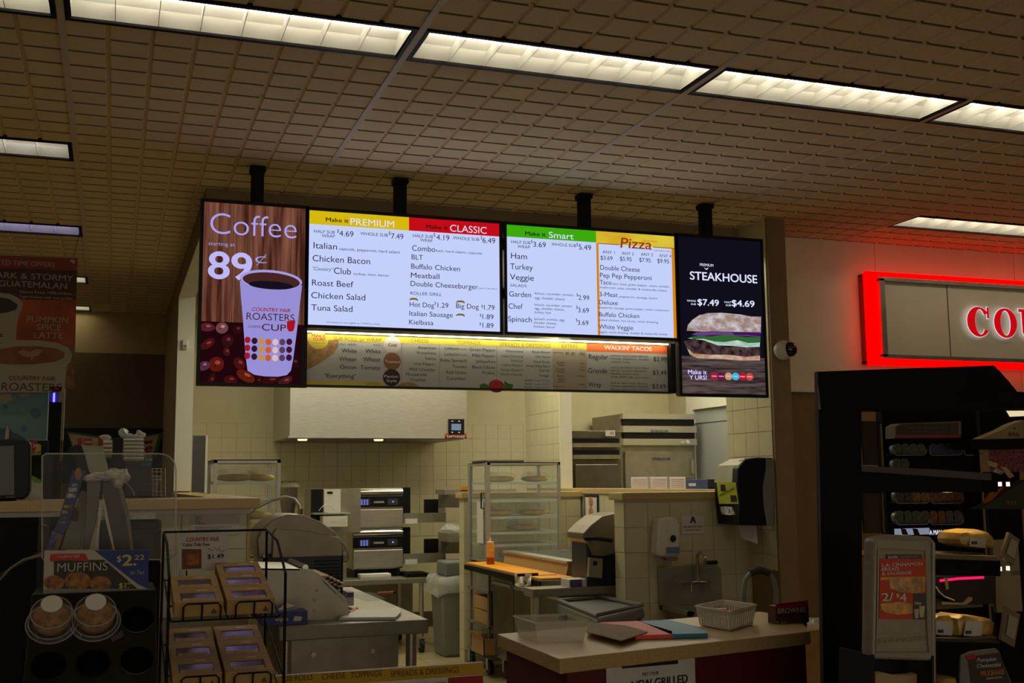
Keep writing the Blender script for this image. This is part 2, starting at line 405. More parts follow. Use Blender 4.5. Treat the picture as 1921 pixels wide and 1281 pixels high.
rowlab={-3:('outside',),-2:('outside',),-1:'short visible end of the lit ceiling lamp in the top left corner',
 0:'long lit ceiling lamp above the coffee poster screen, second in the front row',1:'lit ceiling lamp in the front row directly above the white menu screens',
 2:'lit ceiling lamp in the front row above the black sandwich screen',3:'lit ceiling lamp cut by the right edge, end of the front row'}
GRP='louvred ceiling lamps in view'
for k in range(-1,4): put_lamp(protoT,GX0+k*8*C6,GY0-2*C6,rowlab[k],GRP)
put_lamp(protoT,GX0+4*8*C6,GY0+10*C6,'lit ceiling lamp above the red neon sign',GRP)
put_lamp(protoD,GX0-8*C6,GY0+10*C6,'dim greyish ceiling lamp at the left edge above the coffee banner',GRP)
put_lamp(protoB,GX0-8*C6,GY0+22*C6,'bluish ceiling lamp just above the coffee banner',GRP)
put_lamp(protoT,GX0-8*C6,GY0+34*C6,'small far ceiling lamp showing at the upper right edge of the coffee banner',GRP)
put_lamp(protoT,GX0-8*C6,GY0+44*C6,'farthest ceiling lamp, next to the back wall beside the banner',GRP)
OUT='ceiling lamps of the shop beyond the frame'
for k,y in ((-3,GY0-2*C6),(-2,GY0-2*C6),(4,GY0-2*C6),(5,GY0-2*C6),(5,GY0+10*C6),(-2,GY0+10*C6),(-2,GY0+34*C6),(-3,GY0+10*C6),(-3,GY0+22*C6),(-3,GY0+34*C6),(-2,GY0+22*C6),(-4,GY0+10*C6),(-4,GY0+22*C6),(-4,GY0+34*C6)):  # unseen lamps; the far left ones are added to brighten the rear
    put_lamp(protoT,GX0+k*8*C6,y,'unseen ceiling lamp outside the picture, lighting the foreground',OUT)
for k in range(-4,6,1):  # unseen rows, doubled in number to brighten the foreground
    for y in (-.5,1.2,-3): put_lamp(protoT,GX0+k*8*C6,y,'unseen ceiling lamp outside the picture, lighting the foreground',OUT)
KG='lamps in the kitchen ceiling behind the header'
klr=th('kitchen_ceiling_lamp','flat kitchen ceiling lamp hidden behind the header above the menu screens','lamp',(0,0,0),KG)
M().box(0,1.2,0,.6,-.012,.03).build('frame','white',klr,local=True); M().box(.03,1.17,.03,.57,-.016,-.012).build('diffuser','tube kitchen',klr,local=True)
for i,(x,y) in enumerate(((.9,7.3),(2.4,7.0),(1.0,9.1),(2.5,9.0),(4.4,8.2),(4.4,9.6))):
    o=klr if i==0 else copy_tree(klr); o.location=(x,y,CE-.03)
# ================================================================== MENU SCREENS
YS=5.60
G=lambda n,c,s=1:glow('g '+n,c,s)
SW=G('screen white',(196,208,250)); SY=G('screen yellow',(214,184,12)); SR=G('screen red',(196,12,24)); SG=G('screen green',(60,170,10))
SK=G('screen ink',(28,24,60)); SKB=G('screen black',(14,12,10)); SWH=G('screen text white',(225,228,255)); SO=G('screen orange',(214,130,10)); SPZ=G('screen brick',(150,50,20))
class Z:  # zoomed reading of the photograph -> frame pixels
    def __init__(s,x,y,k): s.x,s.y,s.k=x,y,k
    def p(s,a,b): return (s.x+a/s.k,s.y+b/s.k)
    def t(s,m,txt,x0,x1,base,cap,y,bold=0,shear=0):
        a=s.p(x0,base); m.text(txt,a[0],s.x+x1/s.k,a[1],cap/s.k,y,bold,shear)
def quadp(m,pts,y): return m.poly([PY(a,b,y) for a,b in pts])
def monitor(name,label,px,cat='menu screen',bez=.0165,dep=.06,group=None):
    # px: screen corners TL TR BR BL ; returns root
    P=[PY(a,b,YS) for a,b in px]; x0=(P[0].x+P[3].x)/2; x1=(P[1].x+P[2].x)/2; z1=(P[0].z+P[1].z)/2; z0=(P[2].z+P[3].z)/2
    t=th(name,label,cat,((x0+x1)/2,YS+dep,z0-bez),group)
    m=M(); b=bez
    m.box(x0-b,x0,YS-.006,YS+.03,z0-b,z1+b); m.box(x1,x1+b,YS-.006,YS+.03,z0-b,z1+b); m.box(x0,x1,YS-.006,YS+.03,z1,z1+b); m.box(x0,x1,YS-.006,YS+.03,z0-b,z0)
    m.build('bezel','black',t)
    M().box(x0-b*.5,x1+b*.5,YS+.012,YS+dep,z0-b*.5,z1+b*.5).build('housing','black',t)
    return t,x0,x1,z0,z1
def face(t,x0,x1,z0,z1,m,y=YS,name='picture'):
    return M().poly([(x0,y,z0),(x1,y,z0),(x1,y,z1),(x0,y,z1)]).build(name,m,t)
e=.0009
# --- premium / classic
za=Z(560,380,3.5575)
t,x0,x1,z0,z1=monitor('menu_screen','wide menu screen with yellow PREMIUM and red CLASSIC headers',[(583,394.6),(941,420),(933,622),(574.6,609)],group='hanging menu screens')
face(t,x0,x1,z0,z1,SW)
xm=PY(*za.p(737,100),YS).x; zh=PY(*za.p(82,142),YS).z
M().poly([(x0,YS-e,zh),(xm,YS-e,zh),(xm,YS-e,z1),(x0,YS-e,z1)]).build('yellow_header',SY,t)
M().poly([(xm,YS-e,zh),(x1,YS-e,zh),(x1,YS-e,z1),(xm,YS-e,z1)]).build('red_header',SR,t)
y=YS-2*e; mk=M(); mw=M()
for a in (("Make it",182,335,125,28),("Make it",852,998,172,28)): za.t(mk,*a,y,.03)
mk.build('black_lettering',SKB,t)
za.t(mw,"PREMIUM",347,638,148,48,y,-.004); za.t(mw,"CLASSIC",1012,1255,192,48,y,-.004); mw.build('white_lettering',SWH,t)
m=M()
for a in (("HALF SUB",103,243,200,22),("WRAP",155,243,230,22),("$",258,270,200,24),("4.69",272,367,222,38),("WHOLE SUB",413,597,216,22),("$",602,614,214,24),("7.49",618,700,240,38),
 ("Italian",100,257,304,44),("capicola, pepperoni, hard salami",272,675,316,20),("Chicken Bacon",94,478,390,44),("Club",236,350,474,44),("turkey, ham, bacon",366,602,482,18),
 ("Roast Beef",90,366,552,42),("Chicken Salad",85,446,636,42),("Tuna Salad",85,360,718,42),
 ("HALF SUB",764,898,230,22),("WRAP",812,895,260,22),("$",901,913,225,24),("4.19",920,1007,248,38),("WHOLE SUB",1030,1207,245,22),("$",1216,1226,245,24),("6.49",1228,1313,268,38),
 ("Combo",758,913,320,38),("ham, hard salami, capicola",918,1225,328,18),("BLT",755,830,378,34),("Buffalo Chicken",752,1078,440,36),("Meatball",750,940,500,36),("Double Cheeseburger",748,1198,556,36),
 ("(HALF SUB ONLY)",1200,1328,575,9),("ROLLER GRILL",747,956,614,22),("Hot Dog",742,905,694,34),("$",908,918,680,20),("1.29",928,1000,700,34),("Big Dog",1052,1203,704,34),("$",1220,1230,700,20),("1.79",1238,1308,714,34),
 ("Italian Sausage",740,1030,754,34),("$",1210,1221,760,20),("1.89",1228,1302,776,34),("Kielbasa",738,900,812,34),("$",1208,1219,818,20),("1.89",1228,1302,834,34)): za.t(m,*a,y,.004)
za.t(m,'"Country"',94,235,450,24,y,0,.3); za.t(m,"Hot foods are not eligible as a SNAP purchase.",187,547,802,11,y,0,.3)
m.build('dark_lettering',SK,t)
m=M()
for (a,b) in ((768,645),(1080,662),(1080,750)):
    m.poly([PY(*za.p(a+q*30,b+r),y) for q,r in ((-1,8),(-.8,-6),(-.2,-10),(.6,-8),(1,2),(.95,12),(.5,4),(-.5,3))])
m.build('hot_dog_picture',G('mustard',(120,100,20)),t)
# --- smart / pizza
zb_=Z(930,400,3.661)
t,x0,x1,z0,z1=monitor('menu_screen','wide menu screen with green Smart header and yellow Pizza panel',[(954.6,422),(1271,443.7),(1262.7,634.4),(947,621.8)],group='hanging menu screens')
face(t,x0,x1,z0,z1,SW)
xm=PY(*zb_.p(688,140),YS).x; zh=PY(*zb_.p(90,160),YS).z
M().poly([(x0,YS-e,zh),(xm,YS-e,zh),(xm,YS-e,z1),(x0,YS-e,z1)]).build('green_header',SG,t)
zp=PY(*zb_.p(690,205),YS).z
m=M(); m.poly([(xm,YS-e,zp),(x1,YS-e,zp),(x1,YS-e,z1),(xm,YS-e,z1)]); m.build('yellow_header',woodglow('g pizza band',(205,150,10),(222,205,60),3,(1,1,3)),t)
m=M(); bw=.014; m.poly([(xm,YS-e,z0),(xm+bw,YS-e,z0),(xm+bw,YS-e,zp),(xm,YS-e,zp)]); m.poly([(x1-bw*1.3,YS-e,z0),(x1,YS-e,z0),(x1,YS-e,zp),(x1-bw*1.3,YS-e,zp)]); m.build('orange_border',SO,t,kind='stuff')
m=M(); m.poly([(xm+bw,YS-e*1.5,zp-.003),(PY(*zb_.p(850,230),YS).x,YS-e*1.5,zp-.003),(PY(*zb_.p(850,230),YS).x,YS-e*1.5,zp+.001),(xm+bw,YS-e*1.5,zp+.001)])
m.poly([(PY(*zb_.p(1080,235),YS).x,YS-e*1.5,zp-.003),(x1,YS-e*1.5,zp-.003),(x1,YS-e*1.5,zp+.001),(PY(*zb_.p(1080,235),YS).x,YS-e*1.5,zp+.001)])
zb_.t(m,"Pizza",855,1070,235,72,y,.02,.12); zb_.t(m,"made fresh",1010,1110,192,10,y,0,.2); zb_.t(m,"7\" individual size",1060,1200,258,12,y,0,.2); m.build('red_lettering',SPZ,t)
mk=M(); zb_.t(mk,"Make it",202,343,150,28,y,.03); mk.build('black_lettering',SKB,t)
mw=M(); zb_.t(mw,"Smart",365,535,168,44,y,.004); mw.build('white_lettering',SWH,t)
m=M()
for a in (("HALF SUB",106,238,205,22),("WRAP",150,236,238,22),("$",242,253,205,24),("3.69",258,344,230,38),("WHOLE SUB",382,552,222,22),("$",555,565,225,24),("5.49",570,655,249,38),
 ("Ham",105,215,310,42),("Turkey",100,255,383,42),("Veggie",97,262,455,42),("SALADS",98,212,503,20),("Garden",92,243,570,38),("lettuce, cucumber, tomato,",268,535,556,17),("egg, cheddar cheese",268,475,588,17),("$",555,566,570,22),("2.99",568,642,594,34),
 ("Chef",88,185,654,38),("lettuce, cucumber, tomato,",266,528,634,17),("egg, cheddar cheese,",266,472,660,17),("turkey, ham",266,380,686,17),("$",553,564,655,22),("3.69",566,640,680,34),
 ("Spinach",85,247,742,38),("spinach, tomato, egg,",263,475,732,17),("cheddar cheese,",260,418,758,17),("chicken, bacon",257,407,784,17),("$",550,561,742,22),("3.69",563,637,766,34),
 ("ANY 1",733,818,275,22),("ANY 2",865,948,284,22),("ANY 3",997,1078,291,22),("ANY 4",1123,1205,300,22),("$3.69",720,802,318,30),("$5.95",853,933,325,30),("$7.95",986,1063,333,30),("$9.95",1110,1190,340,30),
 ("Double Cheese",718,990,387,34),("Pep Pep Pepperoni",716,1070,440,34),("Taco",714,795,487,32),("taco meat, green pepper, onion, tomato,",802,1192,490,15),("mushroom, salsa, cheddar & mozzarella cheese",714,1176,514,15),
 ("3-Meat",712,838,570,32),("pepperoni, sausage, bacon",850,1112,578,15),("Deluxe",710,838,625,32),("pepperoni, sausage, green pepper, onion, mushroom",708,1188,652,15),
 ("Buffalo Chicken",708,985,708,32),("pulled chicken, hot sauce, ranch dressing",706,1114,738,15),("White Veggie",706,944,792,32),("veggies, ranch dressing, cheddar & mozzarella cheese",702,1178,820,15)): zb_.t(m,*a,y,.004)
m.build('dark_lettering',SK,t)
# --- coffee
zc=Z(360,360,3.371)
t,x0,x1,z0,z1=monitor('menu_screen','tall poster screen reading Coffee 89 cents with a paper cup',[(386,379),(574,391.5),(568,720.5),(372,717)],group='hanging menu screens')
face(t,x0,x1,z0,z1,woodglow('g coffee wood',(62,28,20),(132,84,66),6,(7,7,.35)))
zbn=PY(*zc.p(200,822),YS).z
M().poly([(x0,YS-e*.5,z0),(x1,YS-e*.5,z0),(x1,YS-e*.5,zbn),(x0,YS-e*.5,zbn)]).build('bean_backdrop',G('bean dark',(30,6,10)),t)
m=M()
for i in range(1,7): xx=x0+(x1-x0)*i/7; m.poly([(xx,YS-e*.5,zbn),(xx+.002,YS-e*.5,zbn),(xx+.002,YS-e*.5,z1),(xx,YS-e*.5,z1)])
m.build('plank_joint',G('plank joint',(40,16,12)),t)
for i,(a,b,ra,rb,cc) in enumerate(((95,855,50,34,(120,40,50)),(190,860,40,44,(150,90,95)),(100,960,52,34,(96,26,24)),(155,1090,50,58,(120,32,24)),(225,940,42,44,(70,20,28)),(290,870,30,40,(60,16,22)),(75,1100,30,50,(110,60,90)),(300,1085,44,40,(96,24,24)),(340,1165,64,40,(130,40,20)),(245,1190,42,36,(90,22,18)),(500,1190,60,28,(70,18,16)),(590,1195,50,30,(96,34,40)),(650,1080,30,44,(50,16,22)),(120,1190,50,24,(70,16,16)),(420,1195,40,22,(60,12,14)),(220,1010,30,26,(90,26,30)))):
    m=M(); q=zc.p(a,b); c0=PY(*q,YS); rx=abs(PY(q[0]+ra/zc.k,q[1],YS).x-c0.x); rz=abs(PY(q[0],q[1]-rb/zc.k,YS).z-c0.z)
    an=i*1.1; pts=[]
    for j in range(16):
        u_,v_=math.cos(j*math.pi/8)*rx,math.sin(j*math.pi/8)*rz*.8
        X=u_*math.cos(an*.3)-v_*math.sin(an*.3); Y_=u_*math.sin(an*.3)+v_*math.cos(an*.3)
        pts.append((min(max(c0.x+X,x0),x1),YS-e*(.8+.02*i),max(min(c0.z+Y_,zbn),z0)))
    m.poly(pts); m.build('coffee_bean',G('bean%d'%i,tuple(int(v*.72) for v in cc)),t)
    ca_,sa_=math.cos(an*.3),math.sin(an*.3); M().poly([(min(max(c0.x+u_*ca_-v_*sa_,x0),x1),YS-e*1.25,max(min(c0.z+u_*sa_+v_*ca_,zbn),z0)) for u_,v_ in ((-rx*.8,-rz*.05),(-rx*.2,rz*.05),(rx*.3,-rz*.06),(rx*.8,rz*.04),(rx*.8,rz*.0),(rx*.3,-rz*.14),(-rx*.2,-rz*.03))]).build('bean_crease',G('bean dark2',(26,5,8)),t)
    p2=[(c0.x+(p[0]-c0.x)*.35+rx*.15,YS-e*1.3,c0.z+(p[2]-c0.z)*.3+rz*.2) for p in pts]
    M().poly(p2).build('bean_highlight',G('beanhi%d'%i,tuple(min(255,int(v*1.1+22)) for v in cc)),t)
# cup
SC=G('cup lilac',(150,142,212))
cup=[(303,560),(697,592),(684,700),(664,880),(640,1060),(626,1130),(600,1158),(545,1168),(460,1166),(395,1156),(352,1130),(340,1040),(322,800),(310,660)]
m=M(); m.poly([PY(*zc.p(a,b),YS-2*e) for a,b in cup]); m.build('cup',SC,t)
def ell(cx,cy,rx,ry,y,rot=0,n=28):
    return [PY(*zc.p(cx+rx*math.cos(2*math.pi*i/n)*math.cos(rot)-ry*math.sin(2*math.pi*i/n)*math.sin(rot),cy+rx*math.cos(2*math.pi*i/n)*math.sin(rot)+ry*math.sin(2*math.pi*i/n)*math.cos(rot)),y) for i in range(n)]
M().poly(ell(500,556,198,62,YS-2.3*e,.09)).build('cup_rim',G('rim',(165,156,224)),t)
M().poly(ell(502,562,182,52,YS-2.6*e,.09)).build('coffee_surface',G('cof1',(70,36,34)),t)
M().poly(ell(500,590,142,26,YS-2.9*e,.07)).build('coffee_shade',G('cof2',(22,16,30)),t)
m=M(); zc.t(m,"Coffee",115,662,262,142,YS-2*e,-.012); m.build('headline',G('cof text',(168,160,235)),t)
m=M(); zc.t(m,"starting at",105,272,335,24,YS-2*e); zc.t(m,"¢",400,472,448,70,YS-2*e,-.01); m.build('small_lettering',G('cof text2',(160,150,215)),t)
m=M(); zc.t(m,"89",100,380,543,178,YS-1.6*e,.035); m.build('price',G('cof text3',(188,184,245)),t)
m=M(); zc.t(m,"COUNTRY FAIR",380,622,752,24,YS-3*e,.03,.2); m.build('red_lettering',G('cup red',(150,16,36)),t)
m=M(); zc.t(m,"ROASTERS",345,648,806,46,YS-3*e); zc.t(m,"COFFEE",355,435,858,16,YS-3*e); zc.t(m,"CUP",442,595,875,44,YS-3*e,.01); m.build('brown_lettering',G('cup brown',(64,32,40)),t)
m=M(); m.poly([PY(*zc.p(a,b),YS-3*e) for a,b in ((600,818),(655,812),(648,860),(640,880),(615,884),(602,865))]); m.build('red_cup_mark',G('cup red2',(170,16,30)),t)
dc=[(150,20,50),(200,140,60),(90,60,90),(20,80,160),(50,20,40),(215,190,190),(110,60,70),(160,24,40),(200,90,40),(60,20,50)]
k=0
for r_,yy in enumerate((935,985,1035)):
    for c_ in range(7):
        k+=1; M().poly(ell(352+c_*44-r_*1,yy+8*math.cos((c_-3)*.5)+c_*2,19,21,YS-3*e,0,14)).build('cup_dot',G('dot%d'%((k*7+r_)%10),dc[(k*7+r_)%10]),t)
# --- steakhouse
zs=Z(1240,420,3.769)
t,x0,x1,z0,z1=monitor('menu_screen','tall dark screen advertising a STEAKHOUSE sandwich on a plank',[(1280,446),(1436,451.8),(1426,741),(1271,737)],group='hanging menu screens')
face(t,x0,x1,z0,z1,G('night',(15,14,26)))
zt=PY(*zs.p(400,940),YS).z
M().poly([(x0,YS-e,z0),(x1,YS-e,z0),(x1,YS-e,zt),(x0,YS-e,zt)]).build('table_picture',woodglow('g plank',(38,30,34),(96,80,78),9,(.8,1,9)),t)
def zpoly(pts,name,cc,l,z=zs): return M().poly([PY(*z.p(a,b),YS-e*l) for a,b in pts]).build(name,G(name+str(cc),cc),t)
def wood2(pts,name,c1,c2,l,sc_,st): return M().poly([PY(*zs.p(a,b),YS-e*l) for a,b in pts]).build(name,woodglow('g '+name,c1,c2,sc_,st),t)
wood2([(183,755),(190,715),(220,680),(270,645),(330,630),(430,628),(560,640),(640,655),(708,655),(706,775),(500,768),(330,762)],'bread_top',(150,130,122),(205,195,205),26,2,(1,1,1.4)) if False else wood2([(183,755),(190,715),(220,680),(270,645),(330,630),(430,628),(560,640),(640,655),(708,655),(706,775),(500,768),(330,762)],'bread_top',(150,126,112),(208,200,210),2,24,(1,1,1.6))
wood2([(185,880),(200,870),(330,905),(500,915),(700,925),(700,965),(560,965),(420,955),(260,950),(205,925)],'bread_bottom',(170,130,90),(205,180,160),2,20,(1,1,2))
wood2([(160,830),(230,815),(330,835),(460,870),(700,865),(702,930),(600,940),(480,925),(340,925),(230,915),(185,880)],'meat',(24,14,18),(92,68,72),2.4,30,(1,1,1))
wood2([(188,808),(260,800),(380,812),(480,806),(600,820),(702,815),(698,868),(600,872),(500,862),(400,858),(300,822)],'cucumber_white',(150,185,165),(200,225,215),2.8,12,(1,1,2))
zpoly([(205,800),(260,790),(350,795),(440,782),(520,788),(600,800),(703,800),(702,838),(620,842),(540,822),(450,835),(380,832),(300,812),(230,815)],'cucumber_green',(48,100,50),3.2)
zpoly([(215,785),(250,765),(360,757),(500,762),(640,765),(705,765),(705,800),(560,790),(430,782),(300,790)],'red_onion',(104,60,130),3.0)
zpoly([(500,765),(600,765),(705,768),(705,795),(600,785),(520,785)],'onion_rim',(64,20,90),3.3)
m=M(); zs.t(m,"STEAKHOUSE",205,680,392,60,YS-2*e,.03); zs.t(m,"PREMIUM",275,370,297,20,YS-2*e,.01); zs.t(m,"WHOLE",183,247,548,13,YS-2*e,.03); zs.t(m,"SUB",212,247,572,13,YS-2*e,.03)
zs.t(m,"$7.49",258,410,573,46,YS-2*e,.035); zs.t(m,"HALF",448,495,558,13,YS-2*e,.03); zs.t(m,"SUB",458,495,580,13,YS-2*e,.03); zs.t(m,"$4.69",500,662,580,46,YS-2*e,.035)
m.poly([PY(*zs.p(a,b),YS-2*e) for a,b in ((303,308),(320,316),(338,309),(322,326))]); m.build('white_lettering',SWH,t)
m=M(); zs.t(m,"Make it",190,325,1062,34,YS-2*e,.06); zs.t(m,"Y URS!",200,325,1100,34,YS-2*e,.06); m.build('logo_outline',G('logo blue',(120,100,200)),t)
m=M(); zs.t(m,"Make it",192,323,1060,30,YS-3*e,.0); zs.t(m,"Y URS!",202,323,1098,30,YS-3*e,.0); m.build('logo_lettering',G('logo purple',(235,225,250)),t)
for a,b,cc in ((377,1076,(176,20,60)),(427,1077,(110,16,60)),(478,1077,(196,150,110)),(528,1078,(60,180,225)),(576,1079,(190,16,40)),(627,1080,(200,70,60))):
    q=zs.p(a,b); M().disc(q[0],q[1],27/zs.k,YS-2*e,18).build('round_badge',G('badge%d'%a,cc),t)
    m=M(); m.text('FRESH',q[0]-4.5,q[0]+4.5,q[1]+1,2.2,YS-3*e,.02); m.build('badge_lettering',SWH,t)
# --- printed strip board under the wide screens, washed by a small tube
zr=Z(560,610,2.668)
P=[PY(*zr.p(a,b),YS) for a,b in ((33,40),(1858,98),(1852,330),(33,300))]
x0,x1,z1,z0=P[0].x,P[1].x,(P[0].z+P[1].z)/2,(P[2].z+P[3].z)/2
YB2=YS+.035
t=th('menu_strip_board','long printed menu strip of rolls, cheeses and toppings under the wide screens','menu board',((x0+x1)/2,YB2,z0-.01))
K['strip']=mat('printed board',(.55,.55,.52),.6); K['stripyel']=mat('printed yellow',(.75,.60,.06),.6); K['stripor']=mat('printed orange',(.80,.15,.02),.6)
K['striptan']=mat('printed tan',(.48,.41,.30),.6)
M().box(x0,x1,YB2,YB2+.02,z0,z1).build('panel','strip',t)
M().box(x0-.02,x0,YS-.01,YB2+.03,z0-.008,z1+.01).build('end_cap','black',t); M().box(x1,x1+.03,YS-.01,YB2+.03,z0-.008,z1+.01).build('end_cap','black',t)
M().box(x0,x1,YS,YB2+.03,z0-.008,z0).build('bottom_rail','black',t)
y=YB2-e
def band(xa,xb,za_,zb2,mt,nm,l=1): return M().poly([(xa,YB2-e*l,za_),(xb,YB2-e*l,za_),(xb,YB2-e*l,zb2),(xa,YB2-e*l,zb2)]).build(nm,mt,t)
XR=lambda a,b=100:PY(*zr.p(a,b),YB2).x
hb=PY(*zr.p(300,72),YB2).z; hb=z1-.035
band(x0,XR(1270),hb,z1,'stripyel','yellow_band'); band(XR(1270),XR(1442),z0,z1,'striptan','tan_column',.5); band(XR(1270),XR(1442),hb,z1,'stripyel','yellow_band')
band(XR(1442),x1,hb-.01,z1,'stripor','orange_band'); band(x0,XR(430,285),z0,z0+.022,'stripyel','yellow_band')
m=M(); y=YB2-2*e
for a in (("SUB ROLL or WRAP",175,415,76,20),("CHEESE",562,652,85,20),("TOPPINGS",792,910,96,20),("SPREADS & DRESSINGS",1008,1262,105,20),("EXTRAS",1318,1396,112,20),("SERVED",338,405,298,13)): zr.t(m,*a,y,-.006)
m.build('gold_lettering',mat('gold print',(.28,.21,.02),.6),t)
m=M()
for a in (("White",215,290,137,22),("White",335,410,139,22),("Wheat",202,290,178,22),("Wheat",323,410,180,22),("Onion",207,290,218,22),("Tomato",310,408,221,22),('"Everything"',130,287,262,22),
 ("American",597,688,118,15),("Provolone",594,688,144,15),("Swiss",634,687,172,15),("Hot Pepper",580,687,199,15),("Mild Cheddar",555,686,227,15),("Mozzarella",538,642,252,15),("Cheddar",560,640,279,15),
 ("Lettuce",732,802,121,16),("shredded",806,842,121,7),("Lettuce",732,802,151,16),("leaf",806,842,151,7),("Baby Spinach",710,842,181,16),("Tomato",770,842,213,16),("Red Onion",740,840,242,16),("Cucumber",740,838,272,16),
 ("Green Pepper",856,986,128,16),("Mild Pepper",870,985,158,16),("Jalapeños",887,985,187,16),("Black Olives",870,983,216,16),("Pickles",920,981,245,16),
 ("Mayonnaise",1037,1125,134,12),("Salad Dressing",1017,1124,159,12),("Ketchup",1065,1123,182,12),("Yellow Mustard",1015,1122,204,12),("Honey Mustard",1013,1121,228,12),("Ancho Chipotle",1013,1119,250,12),
 ("Boom Boom!",1170,1260,138,12),("Hot Sauce",1188,1259,162,12),("Steak Sauce",1176,1258,187,12),("Sweet Baby Ray's",1140,1257,208,12),("Olive Oil",1203,1256,232,12),("Vinegar",1204,1256,257,12),("Italian",1133,1175,279,10),("Regular  Fat Free",1184,1255,279,6),("French",1133,1170,297,10),("Regular  Fat Free",1184,1255,297,6),("Ranch",1133,1170,314,10),("Regular  Fat Free",1184,1255,314,6),
 ("$1",1338,1354,147,14),("$2",1366,1383,148,14),(".50¢",1404,1434,149,14),("ADDITIONAL",1276,1326,140,7),("Double",1292,1332,190,9),("Meat",1300,1332,203,9),("Double",1292,1332,223,9),("Cheese",1292,1332,236,9),("Bacon",1295,1332,257,9),("Chili",1408,1433,195,9),("Taco",1408,1433,212,9),("Meat",1408,1433,226,9),("Cheese",1395,1433,257,9),("Hand",1302,1332,272,9),("Salami",1300,1332,285,9),("Pepperoni",1276,1332,310,9),("Onion",1404,1433,300,9),
 ("Regular",1453,1550,168,25),("nachos, taco meat, lettuce,",1562,1752,155,10),("tomato, jalapeños, cheddar",1562,1757,171,10),("cheese, salsa",1562,1658,187,10),("$2.99",1777,1843,180,24),
 ("Grande",1450,1545,238,25),("nachos, DOUBLE TACO MEAT,",1562,1757,215,10),("lettuce, tomato, jalapeños,",1562,1745,230,10),("cheddar cheese, salsa,",1562,1705,246,10),("SOUR CREAM, offer upon request",1562,1755,263,10),("$3.49",1773,1842,248,24),
 ("Wrap",1450,1515,308,25),("nachos, taco meat, lettuce,",1560,1748,292,10),("tomato, jalapeños, cheddar",1560,1755,308,10),("cheese, salsa SOUR CREAM",1560,1752,325,10),("$3.69",1771,1838,316,24)): zr.t(m,*a,y,.004)
zr.t(m,"HALF   WHOLE",205,290,99,10,y); zr.t(m,"WHOLE",372,410,103,10,y)
m.build('dark_lettering','ink',t)
m=M(); zr.t(m,"WALKIN' TACOS",1530,1768,122,22,y,.03); m.build('white_lettering','inkwhite',t)
for a,b,cc,tx,tc in ((470,97,(.70,.66,.60),("Cold",),'ink'),(469,180,(.30,.13,.06),("Toasted",),'inkwhite'),(466,262,(.05,.02,.02),("Panini-","Style"),'inkwhite')):
    q=zr.p(a,b); M().disc(q[0],q[1],43/zr.k,YB2-2*e,24).build('round_badge',mat('badge %s'%tx[0],cc,.6),t)
    m=M()
    for i,s_ in enumerate(tx): zr.t(m,s_,a-len(s_)*5.2,a+len(s_)*5.2,b+8+(i*22 if len(tx)>1 else 0)-(8 if len(tx)>1 else 0),15,YB2-3*e,.02)
    m.build('badge_lettering',tc,t)
K['bunprint']=mat('bun print',(.45,.25,.10),.6,noise=.35,scale=30)
m=M(); m.poly([PY(*zr.p(a,b),YB2-1.5*e) for a,b in ((35,85),(90,62),(150,75),(200,70),(200,105),(175,140),(110,185),(60,215),(34,225))]); m.build('sub_roll_picture','bunprint',t)
q=zr.p(100,75); M().disc(q[0],q[1],50/zr.k,YB2-2*e,24,44/zr.k).build('round_logo','stripyel',t)
m=M(); zr.t(m,"Make it",66,133,58,16,YB2-3*e,.02); zr.t(m,"YOURS!",70,133,76,16,YB2-3*e,.02); zr.t(m,"one bite at a time",70,133,90,6,YB2-3*e); m.build('logo_lettering','inkred',t)
q=zr.p(990,305); M().disc(q[0],q[1],40/zr.k,YB2-2.5*e,20,32/zr.k).build('tomato_picture',mat('tomato print',(.5,.03,.03),.6,noise=.3,scale=40),t)
m=M(); m.poly([PY(*zr.p(a,b),YB2-2*e) for a,b in ((905,300),(925,290),(945,296),(955,318),(910,315))]); m.poly([PY(*zr.p(a,b),YB2-2*e) for a,b in ((1030,278),(1050,292),(1075,296),(1070,318),(1030,320))]); m.build('leaf_picture',mat('leaf print',(.06,.2,.03),.6),t)
m=M(); m.poly([PY(*zr.p(a,b),YB2-2*e) for a,b in ((490,305),(520,288),(560,285),(598,298),(600,308))]); m.build('chip_picture','bunprint',t)
m=M(); 
for a in (515,705,990): xx=XR(a); m.poly([(xx,YB2-e,z0),(xx+.0015,YB2-e,z0),(xx+.0015,YB2-e,hb),(xx,YB2-e,hb)])
m.build('divider_line','inkgrey',t)
M().box(x0+.01,x1-.01,YS-.002,YS+.006,z1+.002,z1+.009).build('light_tube',glow('strip light',(1,.93,.70),14,False),t)
# hanging rail and poles
tp=PY(583,391,YS)
t=th('screen_mount','black ceiling mount of four square posts holding the menu screens','screen mount',(2.0,5.85,CE))
for (px,py) in ((485,310),(753,333),(1099,362),(1325,382)):
    q=PZ(px,py,CE); pe=M().box(q.x-.03,q.x+.03,5.67,5.73,2.40,CE-.005).build('post','blackmatte',t)
    M().box(q.x-.038,q.x+.038,5.66,5.74,CE-.03,CE-.003).build('collar','blackmatte',pe)
M().box(.42,3.58,5.735,5.765,2.45,2.52).build('rail','blackmatte',t); M().box(.42,3.58,5.735,5.765,2.72,2.78).build('rail','blackmatte',t)
for (px,py) in ((485,310),(753,333),(1099,362),(1325,382)):
    q=PZ(px,py,CE); M().box(q.x-.04,q.x+.04,5.662,5.67,2.45,2.62).build('bracket','blackmatte',t)
